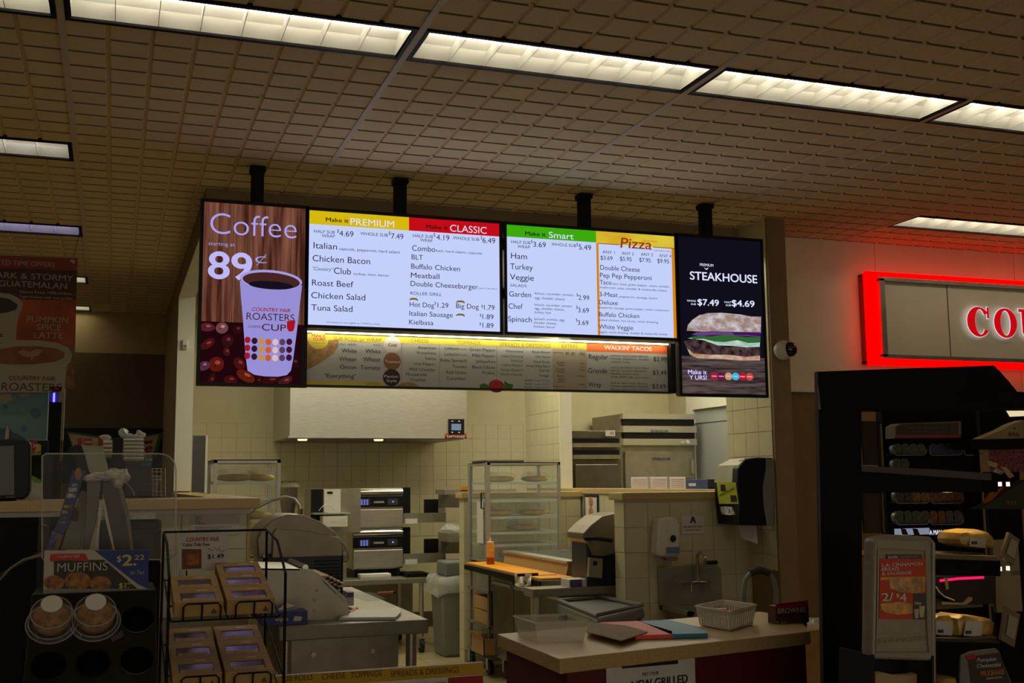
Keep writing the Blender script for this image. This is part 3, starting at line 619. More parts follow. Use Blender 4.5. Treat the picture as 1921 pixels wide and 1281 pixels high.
# black tie board across between the upper screens and strip
# ================================================================== RIGHT WALL SIGN
zw=Z(1400,400,3.559); YWL=6.33
K['neon']=glow('neon red',(1,.0,.0),3.4,False); 
YN=YWL-.10
a=PY(*zw.p(800,385),YN); b=PY(*zw.p(825,1012),YN); x0=(a.x+b.x)/2; z1=a.z; z0=b.z; x1=x0+3.4
c=PY(*zw.p(880,440),YN); d=PY(*zw.p(905,958),YN); ix0=(c.x+d.x)/2; iz1=c.z; iz0=d.z
t=th('neon_sign','big grey wall sign with red COUNTRY letters in a glowing red neon border','sign',((x0+x1)/2,YWL,z0))
m=M(); m.box(x0,x1,YN,YN+.03,z1-(z1-iz1)+.012,z1); m.box(x0,x1,YN,YN+.03,z0,iz0-.012); m.box(x0,ix0-.012,YN,YN+.03,iz0-.012,iz1+.012); m.build('neon_border','neon',t)
m=M(); m.box(x0+.01,x1,YN+.03,YWL,z1-.03,z1-.01); m.box(x0+.01,x1,YN+.03,YWL,z0+.01,z0+.03); m.box(x0+.01,x0+.03,YN+.03,YWL,z0+.02,z1-.02); m.build('red_backing',mat('red acrylic',(.55,.01,.01),.4),t)
K['sign']=mat('sign panel',(.66,.61,.45),.5,noise=.06,scale=2)
M().box(ix0+.03,x1-.1,YN+.0,YWL,iz0+.012,iz1-.012).build('sign_panel','sign',t)
m=M(); m.box(ix0-.012,x1-.1,YN-.03,YN+.02,iz1-.014,iz1+.012); m.box(ix0-.012,x1-.1,YN-.03,YN+.02,iz0-.012,iz0+.014); m.box(ix0-.012,ix0+.03,YN-.03,YN+.02,iz0,iz1); m.build('panel_frame','steeldull',t)
xs=PY(*zw.p(1350,700),YN).x; M().box(xs-.003,xs+.003,YN-.003,YN,iz0,iz1).build('panel_seam','inkgrey',t)
K['signred']=glow('letter red',(.55,.002,.006),1,False); K['signedge']=glow('letter edge',(.8,.75,.78),.9,False)
def letterring(m,cx,cz,ro,rz,ri,riz,y,dx=0,gap=None,n=28):
    pts=[]; rng=range(n+1) if gap is None else range(n+1)
    a0=0 if gap is None else gap; a1=2*math.pi if gap is None else 2*math.pi-gap
    O_=[];I_=[]
    for i in range(n+1):
        a=a0+(a1-a0)*i/n; O_.append((cx+ro*math.cos(a),y,cz+rz*math.sin(a))); I_.append((cx+dx+ri*math.cos(a),y,cz+riz*math.sin(a)))
    m.add(O_+I_,[(i,i+1,n+2+i,n+1+i) for i in range(n)])
cz=PY(*zw.p(1660,735),YN).z; hz=(PY(*zw.p(1660,640),YN).z-PY(*zw.p(1660,838),YN).z)/2
wO=(PY(*zw.p(1742,740),YN).x-PY(*zw.p(1588,740),YN).x)/2
def country(m,y,g):
    X=PY(*zw.p(1452,740),YN).x; w_=wO
    letterring(m,X+w_,cz,w_+g,hz+g,w_*.42-g,hz*.84-g,y,.012,.62)
    m.box(X+w_*1.72-g,X+w_*1.9+g,y,y-.0001,cz+hz*.25-g,cz+hz*1.0+g)
    m.lathe((X+w_*1.55,y,cz-hz*.62),[(.0,0),(.018+g,0),(.0,0)],10,axis='y') if False else None
    X+=2*w_+.03; letterring(m,X+w_,cz,w_+g,hz+g,w_*.42-g,hz*.84-g,y)
    X+=2*w_+.03; 
    m.box(X+.015-g,X+.075+g,y,y-.0001,cz-hz*.5,cz+hz+g); m.box(X-.012-g,X+.1+g,y,y-.0001,cz+hz-.022-g,cz+hz+g)
    m.box(X+.150-g,X+.178+g,y,y-.0001,cz-hz*.5,cz+hz+g); m.box(X+.125-g,X+.205+g,y,y-.0001,cz+hz-.022-g,cz+hz+g)
    pts=[]; n=14; O_=[];I_=[]
    for i in range(n+1):
        a=math.pi+math.pi*i/n; O_.append((X+.0965+(.0815+g)*math.cos(a),y,cz-hz*.5+(hz*.5+g)*math.sin(a))); I_.append((X+.112+(.038-g)*math.cos(a),y,cz-hz*.5+(hz*.34-g)*math.sin(a)))
    m.add(O_+I_,[(i,i+1,n+2+i,n+1+i) for i in range(n)])
    return X+.23
m=M(); xe=country(m,YN-.034,0); m.textw("NTRY FAIR",(xe,YN-.034,cz-hz),Vector((1,0,0)),Vector((0,0,1)),1.35,hz*2,.04); m.build('red_lettering','signred',t)
m=M(); country(m,YN-.03,.0045); m.build('letter_edge','signedge',t)
# dome camera on the wing wall end
q=PY(1470,658,5.88)
t=th('dome_camera','white ceiling dome camera fixed on the end of the taupe wall post','camera',(q.x-.005,5.88,q.z))
m=M(); m.ball((q.x-.018,5.86,q.z),.062,.05,.064,18,10); m.build('housing','white',t,smooth=True)
m=M(); m.ball((q.x+.012,5.825,q.z+.004),.046,.035,.046,18,10); m.build('dome',mat('dark dome',(.01,.01,.01),.08,spec=.8),t,smooth=True)
q=PY(347,644,8.73); t=th('wall_sensor','small white sensor box on the pale jamb left of the coffee screen','sensor',(q.x,8.735,q.z))
M().box(q.x-.022,q.x+.022,8.705,8.735,q.z-.045,q.z+.03).build('case','white',t,bevel=.008); M().box(q.x-.012,q.x+.012,8.702,8.706,q.z-.035,q.z-.015).build('lens','grey',t)
# ================================================================== KITCHEN, BACK
def caster(t,x,y,z=0,r=.055):
    o=M().cyl((x-.016,y,z+r),(x+.016,y,z+r),r,16).build('caster','rubber',t)
    M().box(x-.024,x-.019,y-.02,y+.02,z+r*.7,z+2.1*r).box(x+.019,x+.024,y-.02,y+.02,z+r*.7,z+2.1*r).box(x-.024,x+.024,y-.02,y+.02,z+2.1*r,z+2.2*r).build('fork','steel',o)
def table(name,label,x0,x1,y0,y1,z,mt_='steel',apron=.06,cas=False,shelf=None,legs=None,leg_r=.02):
    t=th(name,label,'table',((x0+x1)/2,(y0+y1)/2,0))
    M().box(x0,x1,y0,y1,z-apron,z).build('table_top','steeltop',t,bevel=.004)
    zb=.13 if cas else 0
    for x,y in legs or ((x0+.05,y0+.05),(x1-.05,y0+.05),(x0+.05,y1-.05),(x1-.05,y1-.05)):
        M().cyl((x,y,zb),(x,y,z-apron),leg_r,12).build('leg','steel',t,smooth=True)
        if cas: caster(t,x,y)
    if shelf: M().box(x0+.04,x1-.04,y0+.04,y1-.04,shelf-.02,shelf).build('undershelf','steeldull',t)
    return t
# extractor hood
HY=10.1
a=PY(543,820,HY); b=PY(876,821,HY); zh=a.z; hx0,hx1=a.x,b.x
bx0=PY(512,828,YB-.02).x
t=th('extractor_hood','large brushed steel extractor hood on the back kitchen wall','hood',((hx0+hx1)/2,YB,zh))
M().box(hx0,hx1,HY,YB-.01,zh,2.75).build('canopy','steel',t,bevel=.004)
M().box(hx0+.02,hx1-.02,HY+.05,YB-.05,zh-.012,zh).build('underside','steeldark',t)
M().box(hx0-.01,hx1,HY-.006,HY,zh-.006,zh+.012).build('front_lip','steel',t)
for px in (560,700): 
    q=PY(px,824,HY+.35); M().cyl((q.x,HY+.12,zh-.012),(q.x,HY+.12,zh-.026),.045,14,.04).build('hood_lamp',glow('hood lamp',(1,.62,.3),2.2,False),t)
m=M().pbox(842,786,871,814,HY-.02,.02).build('control_panel','black',t); M().pbox(847,795,865,807,HY-.022,.002).build('display',glow('hood display',(.25,.32,.45),.7,False),m)
m=M(); [m.pbox(px,py,px+3,py+2,HY-.022,.002) for px,py in ((847,789),(860,789),(847,810),(860,810))]; m.build('button','white',t)
o=M().pbox(835,813,875,823,HY-.006,.004).build('maker_plate',mat('red plate',(.45,.06,.03),.5),t); m=M(); m.text("CAPTIVEAIRE",838,872,821,5,HY-.008,.02); m.build('plate_lettering','inkwhite',o)
# oven stand and the two ovens
OY=9.75
zt=PY(700,1087,OY-.25).z
def X_(px,y,py=1000): return PY(px,py,y).x
t=table('oven_stand','low steel stand on casters under the two stacked ovens',X_(575,OY-.25),X_(804,OY-.25),OY-.25,OY+.65,zt,'steel',.045,True,None)
M().box(X_(598,OY)+.02,X_(810,OY)-.02,OY+.60,OY+.62,.25,zt-.05).build('back_panel','steeldull',t)
def oven(label,py0,py1,grp):
    x0,x1=X_(663,OY),X_(757,OY); z1=PY(700,py0,OY).z; z0=PY(700,py1,OY).z
    t=th('conveyor_oven',label,'oven',((x0+x1)/2,OY+.3,z0),grp); h=z1-z0
    M().box(x0,x1,OY+.03,OY+.6,z0,z1).build('body','steel',t,bevel=.004)
    M().box(x0+.002,x1-.002,OY+.005,OY+.03,z0+.01,z0+h*.48).build('door','steel',t,bevel=.006)
    M().box(x0+.001,x1-.001,OY-.0,OY+.03,z0+h*.53,z0+h*.80).build('control_strip','black',t)
    m=M(); m.cyl((x0+.004,OY+.028,z0+h*.90),(x1-.004,OY+.028,z0+h*.90),h*.085,14); m.build('top_edge','chrome',t,smooth=True)
    for (a,b) in ((.12,.32),(.68,.88)):
        M().box(x0+(x1-x0)*a,x0+(x1-x0)*b,OY-.003,OY,z0+h*.58,z0+h*.74).build('display',mat('oven display',(.05,.05,.06),.2),t)
    m=M()
    for r_ in range(4):
        for c_ in range(3): m.box(x0+(x1-x0)*(.14+c_*.055),x0+(x1-x0)*(.175+c_*.055),OY-.005,OY-.003,z0+h*(.595+r_*.035),z0+h*(.612+r_*.035))
    m.box(x0+(x1-x0)*.77,x0+(x1-x0)*.80,OY-.005,OY-.003,z0+h*.64,z0+h*.68); m.build('lit_digits',glow('oven digits',(.25,.28,.95),1.0,False),t,kind='stuff')
    m=M(); m.textw("OVENTION",(x0+(x1-x0)*.40,OY-.004,z0+h*.63),Vector((1,0,0)),Vector((0,0,1)),(x1-x0)*.2,h*.05,.03); m.build('lettering','inkwhite',t)
    # dark openings on both sides and exit tray on the right
    M().box(x1,x1+.075,OY+.05,OY+.1,z0+h*.32,z1+.005).build('side_shield','black',t)
    xt=X_(835,OY,970)
    m=M(); m.box(x1,xt,OY-.02,OY+.012,z0+h*.12,z0+h*.36); m.box(x1,xt,OY+.012,OY+.4,z0+h*.12,z0+h*.14); m.build('exit_tray','steeldull',t)
    M().box(x1+.01,x1+.12,OY-.026,OY-.02,z0+h*.10,z0+h*.22).build('label_plate','paper',t)
    M().box(xt-.16,xt-.035,OY+.10,OY+.14,z0+h*.22,z0+h*.70).build('tray_opening','black',t)
    M().prism([(xt-.035,OY+.1,z0+h*.2),(xt+.02,OY+.1,z0+h*.24),(xt+.035,OY+.1,z0+h*.45),(xt+.02,OY+.1,z0+h*.62),(xt-.035,OY+.1,z0+h*.70)],(0,.03,0)).build('end_guard','steel',t)
    return t
oven('upper of the two stacked steel ovens with blue digits under the hood',916,991,'stacked ovens')
oven('lower of the two stacked steel ovens with blue digits under the hood',992,1068,'stacked ovens')
zo=PY(700,1068,OY).z
t=th('oven_spacer_frame','low black frame between the lower oven and its stand','frame',(X_(710,OY),OY+.3,zt))
M().box(X_(668,OY),X_(752,OY),OY+.04,OY+.56,zt,zo).build('block','black',t)
for x in (X_(672,OY),X_(744,OY)): M().box(x,x+.03,OY,OY+.04,zt,zo).build('foot','black',t)
t=th('paper_box','flat white box lying on the steel stand in front of the ovens','box',(X_(712,9.6),9.65,zt)); M().box(X_(675,9.6),X_(732,9.6),9.56,9.68,zt,zt+.04).build('carton','paper',t,bevel=.003); M().box(X_(675,9.6)+.01,X_(732,9.6)-.01,9.558,9.56,zt+.012,zt+.028).build('printed_band','white',t)
t=th('black_tray','thin black tray lying on the right end of the oven stand','tray',(X_(780,9.6),9.7,zt)); M().box(X_(760,9.6),X_(806,9.6),9.55,9.85,zt,zt+.012).build('tray_base','black',t); M().box(X_(762,9.6),X_(804,9.6),9.56,9.84,zt+.012,zt+.03).build('tray_rim','blackmatte',t)
# items left of the ovens
t=th('steel_cabinet','grey toaster-like steel cabinet with a dark side left of the ovens','appliance',(X_(620,9.6),9.7,.8))
x0=X_(584,9.6,920); x1=X_(652,9.6,920); z1=PY(620,917,9.6).z; z0=PY(620,1000,9.6).z
M().box(x0,x1+.12,9.62,9.95,z0,z1).build('body','steeldull',t); M().box(x0,X_(606,9.6,920),9.60,9.62,z0+.05,z1).build('dark_side','black',t)
M().box(X_(607,9.6),X_(638,9.6),9.59,9.62,z0+.1,z1-.004).build('front_plate','white',t); M().pbox(614,922,624,926,9.585,.004).build('switch','black',t)
M().box(x0,x1,9.45,9.62,PY(620,962,9.5).z-.01,PY(620,962,9.5).z).build('grill_shelf','alu',t)
m=M(); zc_=PY(620,962,9.5).z; 
for i in range(9): m.tube([(x0+.02+i*.012,9.46,zc_+.002),(x0+.02+i*.012,9.60,zc_+.002)],.002,5)
m.build('wire_grid','steel',t); M().pbox(606,968,652,988,9.44,.15).build('lower_box','white',t); M().pbox(622,972,648,980,9.437,.003).build('label_plate','paper',t)
m=M(); m.tube([PY(598+30*i/8,958-12*math.sin(math.pi*i/8),9.45) for i in range(9)],.004,6); m.build('handle','steel',t)
M().box(x0+.02,x1,9.62,9.9,zt,z0).build('stand','steeldull',t)
t=th('utensil_pot','dark pot of utensils by the back wall left of the steel cabinet','pot',(X_(538,9.9),9.9,PY(540,975,9.9).z))
q=PY(540,975,9.9); q2=PY(540,914,9.9); 
m=M(); m.lathe((q.x,9.9,q.z),[(.05,0),(.06,.1),(.075,(q2.z-q.z)*.6),(.08,(q2.z-q.z))],16); m.build('pot','steeldark',t,smooth=True); m=M(); m.lathe((q.x+.01,9.9,q2.z),[(.09,0),(.09,.02),(.07,.03),(.07,.045),(.085,.05)],16); m.build('lid','steeldull',t)
M().box(q.x-.3,q.x+.1,9.75,10.2,0,q.z).build('base_cabinet','steeldull',t)
# wall shelves at the far right of the back area, behind the bin
for i,(py0,py1) in enumerate(((918,927),(1000,1015))):
    a=PY(828+6*i,py0,9.5); b=PY(862,py1,9.5)
    t=th('wall_shelf',('upper','lower')[i]+' steel wall shelf right of the ovens above the grey bin','shelf',(a.x,9.6,b.z))
    M().box(a.x,b.x+.5,9.40,9.70,b.z,a.z).build('board','steel',t)
    m=M(); m.prism([(a.x+.05,9.45,b.z),(a.x+.05,9.75,b.z),(a.x+.05,9.75,b.z-.12)],(.015,0,0)); m.build('bracket','steeldull',t)
    M().box(a.x+.05,b.x+.5,9.75,9.78,b.z-.12,b.z).build('back_plate','steeldull',t)
t=th('bagged_goods','clear bag of goods on the lower wall shelf behind the bin','bag',(X_(845,9.5),9.5,PY(845,998,9.5).z))
m=M(); q=PY(848,993,9.5); m.ball((q.x,9.5,q.z),.10,.08,.05,10,6,.15); m.build('bag','bag',t)
t=th('orange_box','small orange packet on top of the tiled half wall end','packet',(X_(872,8.93),8.93,1.36)); M().pbox(866,912,880,919,8.9,.06).build('packet','orange',t); M().pbox(868,919,880,921,8.9,.06).build('tray','ink',t)
# thin grey panel leaning in the back corners
t=th('grey_cutting_panel','dark grey panel standing against the left kitchen wall','panel',(X_(372,8.9),8.9,1.0)); M().pbox(360,817,384,990,8.9,.03).build('panel',mat('slate panel',(.07,.07,.08),.5),t); M().pbox(384,817,388,990,8.9,.03).build('edge','white',t)
# slim grey bin with bag
BY=9.18
x0,x1=X_(826,BY,1150),X_(866,BY,1150); 
t=th('slim_bin','tall slim grey rubbish bin with a white bag, at the half wall end','bin',((x0+x1)/2,BY,0))
xr=x1+.06
m=M(); zt_=.62
m.hexa([(x0+.03,BY,0),(xr-.02,BY,0),(xr-.02,BY+.30,0),(x0+.03,BY+.30,0),(x0-.0,BY-.02,zt_),(xr,BY-.02,zt_),(xr,BY+.33,zt_),(x0-.0,BY+.33,zt_)]); m.build('body','grey',t,bevel=.02,smooth=True)
m=M(); n=16
pts=[(x0-.015,BY-.03),(xr+.01,BY-.03),(xr+.01,BY+.33),(x0-.015,BY+.33)]
P_=[]
for i in range(4):
    a,b=pts[i],pts[(i+1)%4]
    for j in range(6): P_.append((a[0]+(b[0]-a[0])*j/6,a[1]+(b[1]-a[1])*j/6))
vs=[];N=len(P_)
for k_,(zz,o_) in enumerate(((zt_+.04,0),(zt_+.01,.015),(zt_-.05,.02),(zt_-.10,.012))):
    for i,(px_,py_) in enumerate(P_): vs.append((px_+random.uniform(-1,1)*.008+(-o_ if px_<(x0+xr)/2 else o_),py_-o_,zz+random.uniform(-1,1)*(.015 if k_==3 else .004)))
m.add(vs,[(k_*N+i,k_*N+(i+1)%N,(k_+1)*N+(i+1)%N,(k_+1)*N+i) for k_ in range(3) for i in range(N)]); m.build('bag_cuff','bag',t,smooth=True)
m=M(); m.add([PY(a_,b_,BY-.03+random.uniform(-.02,.02)) for a_,b_ in ((815,1078),(840,1082),(866,1078),(858,1105),(836,1112),(822,1122),(806,1112),(793,1104),(803,1092),(822,1098),(842,1098))],[(0,8,9),(0,9,1),(1,9,10),(1,10,2),(2,10,3),(3,10,4),(4,10,9),(4,9,5),(5,9,6),(6,9,8),(6,8,7)]); m.build('bag_overhang','bag',t)
m=M(); a=PY(820,1050,BY+.3); b=PY(868,1078,BY+.3); m.box(a.x,b.x+.05,BY+.05,BY+.33,zt_+.03,a.z); m.build('hinged_lid','grey',t,bevel=.02)
K['domelid']=mat('dark bronze steel lid',(.24,.20,.15),.38,.6,noise=.1,scale=9)
# glass bread cabinets
def bread_bag(label,x,y,z,l,grp,r=.028):
    t=th('bagged_bread',label,'bread',(x,y,z),grp)
    for i in range(3):
        m=M(); m.ball((x+random.uniform(-.01,.01),y-.06+i*.055,z+r*.85),l/2,r*1.1,r*.85,14,8,.03); m.build('loaf','bread',t,smooth=True)
    m=M(); m.ball((x,y,z+r*1.6),l/2+.02,.09,r*1.3,14,7,.12); m.build('clear_bag','film',t)
    m=M(); m.ball((x-l*.3,y,z+r*2.3),.04,.04,.018,9,5,.35); m.build('bag_twist','film',t)
    return t
def glasscab(label,x0,x1,y0,y1,z0,z1,shelves,name='glass_bread_cabinet'):
    t=th(name,label,'display cabinet',((x0+x1)/2,(y0+y1)/2,z0)); f=.022
    for x in (x0,x1-f):
        for y in (y0,y1-f): M().box(x,x+f,y,y+f,z0,z1).build('corner_post','alu',t)
    for z in (z0,z1-f):
        m=M(); m.box(x0,x1,y0,y0+f,z,z+f); m.box(x0,x1,y1-f,y1,z,z+f); m.box(x0,x0+f,y0,y1,z,z+f); m.box(x1-f,x1,y0,y1,z,z+f); m.build('rail_frame','alu',t)
    M().box(x0,x1,y0,y1,z1-.006,z1).build('top_panel','alu',t); M().box(x0,x1,y0,y1,z0,z0+.008).build('bottom_panel','alu',t)
    M().box(x0+f,x1-f,y0+.006,y0+.010,z0+f,z1-f).build('glass_pane','glass',t); M().box(x0+.006,x0+.010,y0+f,y1-f,z0+f,z1-f).build('glass_pane','glass',t)
    M().box(x1-.010,x1-.006,y0+f,y1-f,z0+f,z1-f).build('glass_pane','glass',t)
    for z in shelves: M().box(x0+f*.6,x1-f*.6,y0+.02,y1-.02,z-.02,z).build('shelf',mat('shelf metal',(.62,.66,.62),.35,.5),t)
    return t
cy0,cy1=8.25,8.72
cx0,cx1=X_(915,cy0),X_(1053,cy0); cz1=PY(915,867,cy0).z; cz0=PY(915,1058,cy0).z
sh=[PY(980,p_,cy0).z for p_ in (904,937,968,997,1020)]
t=glasscab('tall glass bread cabinet with five shelves on the wheeled rack, right of the bin',cx0,cx1,cy0,cy1,cz0,cz1,sh)
xd=cx0-.0; m=M(); m.box(xd-.012,xd,cy0,cy0+.03,cz0,cz1); m.box(xd-.012,xd,cy1-.03,cy1,cz0,cz1); m.build('door_stile','alu',t)
m=M(); m.tube([(xd-.012,cy0+.05,cz0+.42),(xd-.035,cy0+.05,cz0+.42),(xd-.035,cy0+.05,cz0+.54),(xd-.012,cy0+.05,cz0+.54)],.006,6); m.build('door_handle','black',t)
M().box(xd-.004,xd-.001,cy0+.10,cy0+.26,cz0+.15,cz0+.47).build('paper_note','paper',t)
GB='bagged sub rolls in the glass cabinets'
w_=cx1-cx0
for i,(fx,si,lab,l) in enumerate(((.27,0,'bagged rolls on the top shelf of the tall glass cabinet, left pile',.22),(.76,0,'bagged rolls on the top shelf of the tall glass cabinet, right pile',.20),(.22,2,'bagged rolls on the middle shelf of the tall glass cabinet, left pile',.20),(.72,2,'bagged rolls on the middle shelf of the tall glass cabinet, right pile',.22),(.58,3,'single bag of rolls on the fourth shelf of the tall glass cabinet',.24))):
    bread_bag(lab,cx0+w_*fx,(cy0+cy1)/2-.05,sh[si]+.001,l,GB)
t=th('wire_lid_tray','thin steel tray lying on top of the tall glass cabinet','tray',(cx0+.12,8.45,cz1)); M().box(cx0+.01,cx0+.32,8.3,8.66,cz1,cz1+.012).build('tray','steeldark',t); M().box(cx0,cx0+.33,8.29,8.67,cz1+.012,cz1+.02).build('rim','steel',t)
# wheeled rack under it
t=th('wheeled_rack','steel wheeled rack with cardboard boxes under the tall glass cabinet','rack',((cx0+cx1)/2,8.45,0))
for z in (cz0-.01,.62,.36,.16): M().box(cx0-.01,cx1,8.22,8.74,z-.02,z).build('rack_shelf','steeldull',t)
for x,y in ((cx0,8.24),(cx1-.02,8.24),(cx0,8.70),(cx1-.02,8.70)): M().box(x,x+.02,y,y+.02,.13,cz0-.01).build('upright','steel',t); caster(t,x+.01,y+.01)
for i,(z,h) in enumerate(((.36,.10),(.46+.005,.10))):
    o=th('carton',('lower','upper')[i]+' cardboard carton with white label on the wheeled rack','box',(cx0+.12,8.4,z),'cartons on the wheeled rack')
    M().box(cx0+.0,cx0+.26,8.27,8.6,z+.001,z+h).build('carton','card',o,bevel=.004); M().box(cx0+.08,cx0+.22,8.268,8.27,z+.012,z+h-.01).build('white_label','paper',o)
o=th('open_carton','open brown cardboard box on the lowest shelf of the wheeled rack','box',(cx0+.05,8.2,.16))
m=M(); a,b,c_,d_=cx0-.10,cx0+.22,8.06,8.35
m.box(a,b,c_,c_+.006,.165,.29);m.box(a,b,d_,d_+.006,.165,.29);m.box(a,a+.006,c_,d_,.165,.29);m.box(b,b+.006,c_,d_,.165,.29);m.box(a,b,c_,d_,.165,.17); m.build('box','card',o); M().prism([(a,c_,.29),(a-.03,c_-.02,.33),(a-.03,d_,.33),(a,d_,.29)],(.004,0,0)).build('flap','card',o)
o=th('plastic_tub','clear tub behind a dark handle on the top rack shelf','tub',(cx0+.1,8.4,.62)); M().box(cx0+.02,cx0+.28,8.3,8.6,.625,.74).build('tub','film',o); m=M(); m.tube([(cx0+.2,8.28,.64),(cx0+.2,8.28,.73),(cx0+.26,8.28,.73),(cx0+.26,8.28,.64)],.006,6); m.build('handle','black',o)
# refrigerated prep table with orange board
PTz=.83; px0,px1,py0_,py1_=2.555,3.35,6.66,8.20
t=th('prep_table','stainless refrigerated sandwich prep table with an orange cutting board rail','prep table',((px0+px1)/2,7.4,0))
bx=2.74
M().box(bx,px1,6.72,8.12,.15,PTz-.06).build('body','steeldark',t,bevel=.004)
for i in range(3):
    ya=6.74+i*.465; o=M().box(bx-.02,bx,ya,ya+.44,.18,PTz-.09).build('door','steeldark',t,bevel=.006); M().box(bx-.03,bx-.02,ya+.02,ya+.42,PTz-.14,PTz-.12).build('door_handle','steel',o)
M().box(px0,px1+.02,py0_,py1_,PTz-.045,PTz).build('worktop','steeldark',t,bevel=.003)
M().box(px0-.012,px0,py0_,py1_+.06,PTz-.04,PTz-.005).build('rail','blackmatte',t)
for x,y in ((2.80,8.05),(2.80,6.8),(3.28,8.05),(3.28,6.8)): caster(t,x,y,0,.065)
o=th('orange_cutting_board','long bright orange cutting board along the front of the prep table','cutting board',(2.67,7.4,PTz)); m=M(); m.box(px0+.005,px0+.235,py0_+.02,py1_+.06,PTz,PTz+.012); m.build('board','orange',o,bevel=.003); M().box(px0+.04,px0+.2,py0_+.05,py0_+.056,PTz+.012,PTz+.0125).build('juice_groove','orange',o)
t=th('prep_table_hood','raised steel and wood-tone lid of the prep table behind the orange board','lid',(2.95,7.4,PTz))
m=M(); m.hexa([(2.80,6.85,PTz),(2.83,6.85,PTz),(2.83,8.1,PTz),(2.80,8.1,PTz),(2.82,6.85,PTz+.085),(2.85,6.85,PTz+.085),(2.85,8.1,PTz+.085),(2.82,8.1,PTz+.085)]); m.build('front_rail',mat('tan rail',(.42,.30,.13),.4),t)
M().box(2.80,2.90,6.83,8.1,PTz+.085,PTz+.10).build('steel_lip','alu',t); M().box(2.90,3.36,6.83,8.1,PTz+.09,PTz+.095).build('glass_lid','glass',t); m=M(); m.box(3.34,3.37,6.83,8.1,PTz,PTz+.12); m.box(2.83,3.36,8.08,8.1,PTz,PTz+.09);m.box(2.83,3.36,6.83,6.85,PTz,PTz+.05); m.build('frame','alu',t)
q=PZ(920,1058,PTz+.013)
t=th('sauce_bottle','orange squeeze sauce bottle standing on the orange cutting board','bottle',(q.x,q.y,PTz+.013))
m=M(); m.lathe((q.x,q.y,PTz+.013),[(.028,0),(.03,.005),(.03,.05)],16); m.build('red_sauce',mat('sauce red',(.35,.06,.01),.3),t,smooth=True)
m=M(); m.lathe((q.x,q.y,PTz+.063),[(.03,0),(.03,.085),(.026,.10)],16); m.build('orange_sauce',mat('sauce orange',(.80,.33,.06),.3),t,smooth=True)
m=M(); m.lathe((q.x,q.y,PTz+.163),[(.028,0),(.028,.012),(.01,.018),(.004,.045)],14); m.build('nozzle_cap',mat('sauce cap',(.85,.48,.28),.4),t,smooth=True)
m=M(); m.textw("SAUCE",(q.x-.02,q.y-.031,PTz+.11),Vector((1,0,0)),Vector((0,0,1)),.04,.012,.02); m.build('label_lettering','inkwhite',t)
q=PZ(990,1078,PTz+.02)
t=th('knife','dark handled knife lying across the orange cutting board','knife',(q.x,q.y,PTz+.012)); M().box(q.x-.07,q.x+.07,q.y-.015,q.y+.015,PTz+.012,PTz+.03).build('handle','ink',t,bevel=.004); M().box(q.x+.07,q.x+.2,q.y-.012,q.y+.012,PTz+.015,PTz+.017).build('blade','steel',t)
t=th('wiping_cloth','crumpled white cloth hanging over the prep table edge','cloth',(px0,7.0,PTz)); q=PX(983,1086,px0-.02); m=M()
vs=[];random.seed(3)
for j in range(7):
    for i in range(7):
        a=PX(966+i*5.2+(j>4)*random.uniform(-2,2),1076+j*4.6-(abs(i-3)*1.8*(j/6)),px0-.02-.03*math.sin(i*1.9)*math.sin(j*.9+1)); a.z+=random.uniform(-.004,.004); vs.append(a)
m.add(vs,[(j*7+i,j*7+i+1,(j+1)*7+i+1,(j+1)*7+i) for j in range(6) for i in range(6)]); o=m.build('cloth','white',t,smooth=True); so=o.modifiers.new('thick','SOLIDIFY'); so.thickness=.006; sb=o.modifiers.new('sub','SUBSURF'); sb.levels=1; sb.render_levels=1
random.seed(11)
# food pictures on half wall A (x plane)
def xpic(label,pxs,pys,cat='picture'):
    xx=3.786; a=PX(pxs[0],pys[0],xx); b=PX(pxs[1],pys[1],xx)
    t=th('framed_food_picture',label,cat,(xx,(a.y+b.y)/2,b.z),'food pictures on the half wall')
    ya,yb=sorted((a.y,b.y)); M().box(xx-.008,xx,ya,yb,b.z,a.z).build('picture_frame','ink',t); d=.02
    M().box(xx-.010,xx-.008,ya+d,yb-d,b.z+d,a.z-d).build('white_mat','paper',t)
    for k in range(3):
        m=M(); cz_=a.z-(a.z-b.z)*(.2+.3*k); m.lathe((xx-.0115,(ya+yb)/2,cz_),[(.0,0),(.045,0.0005),(.0,0.001)],14,1,1,'x'); m.build('sandwich_print',mat('sandwich print',(.50,.22,.05),.6,noise=.5,scale=60),t)
    return t
xpic('narrow black framed picture of three sandwiches on the tiled half wall',(1098,1124),(928,995)); xpic('second framed food picture, half hidden behind the sink wall',(1155,1185),(930,1000))
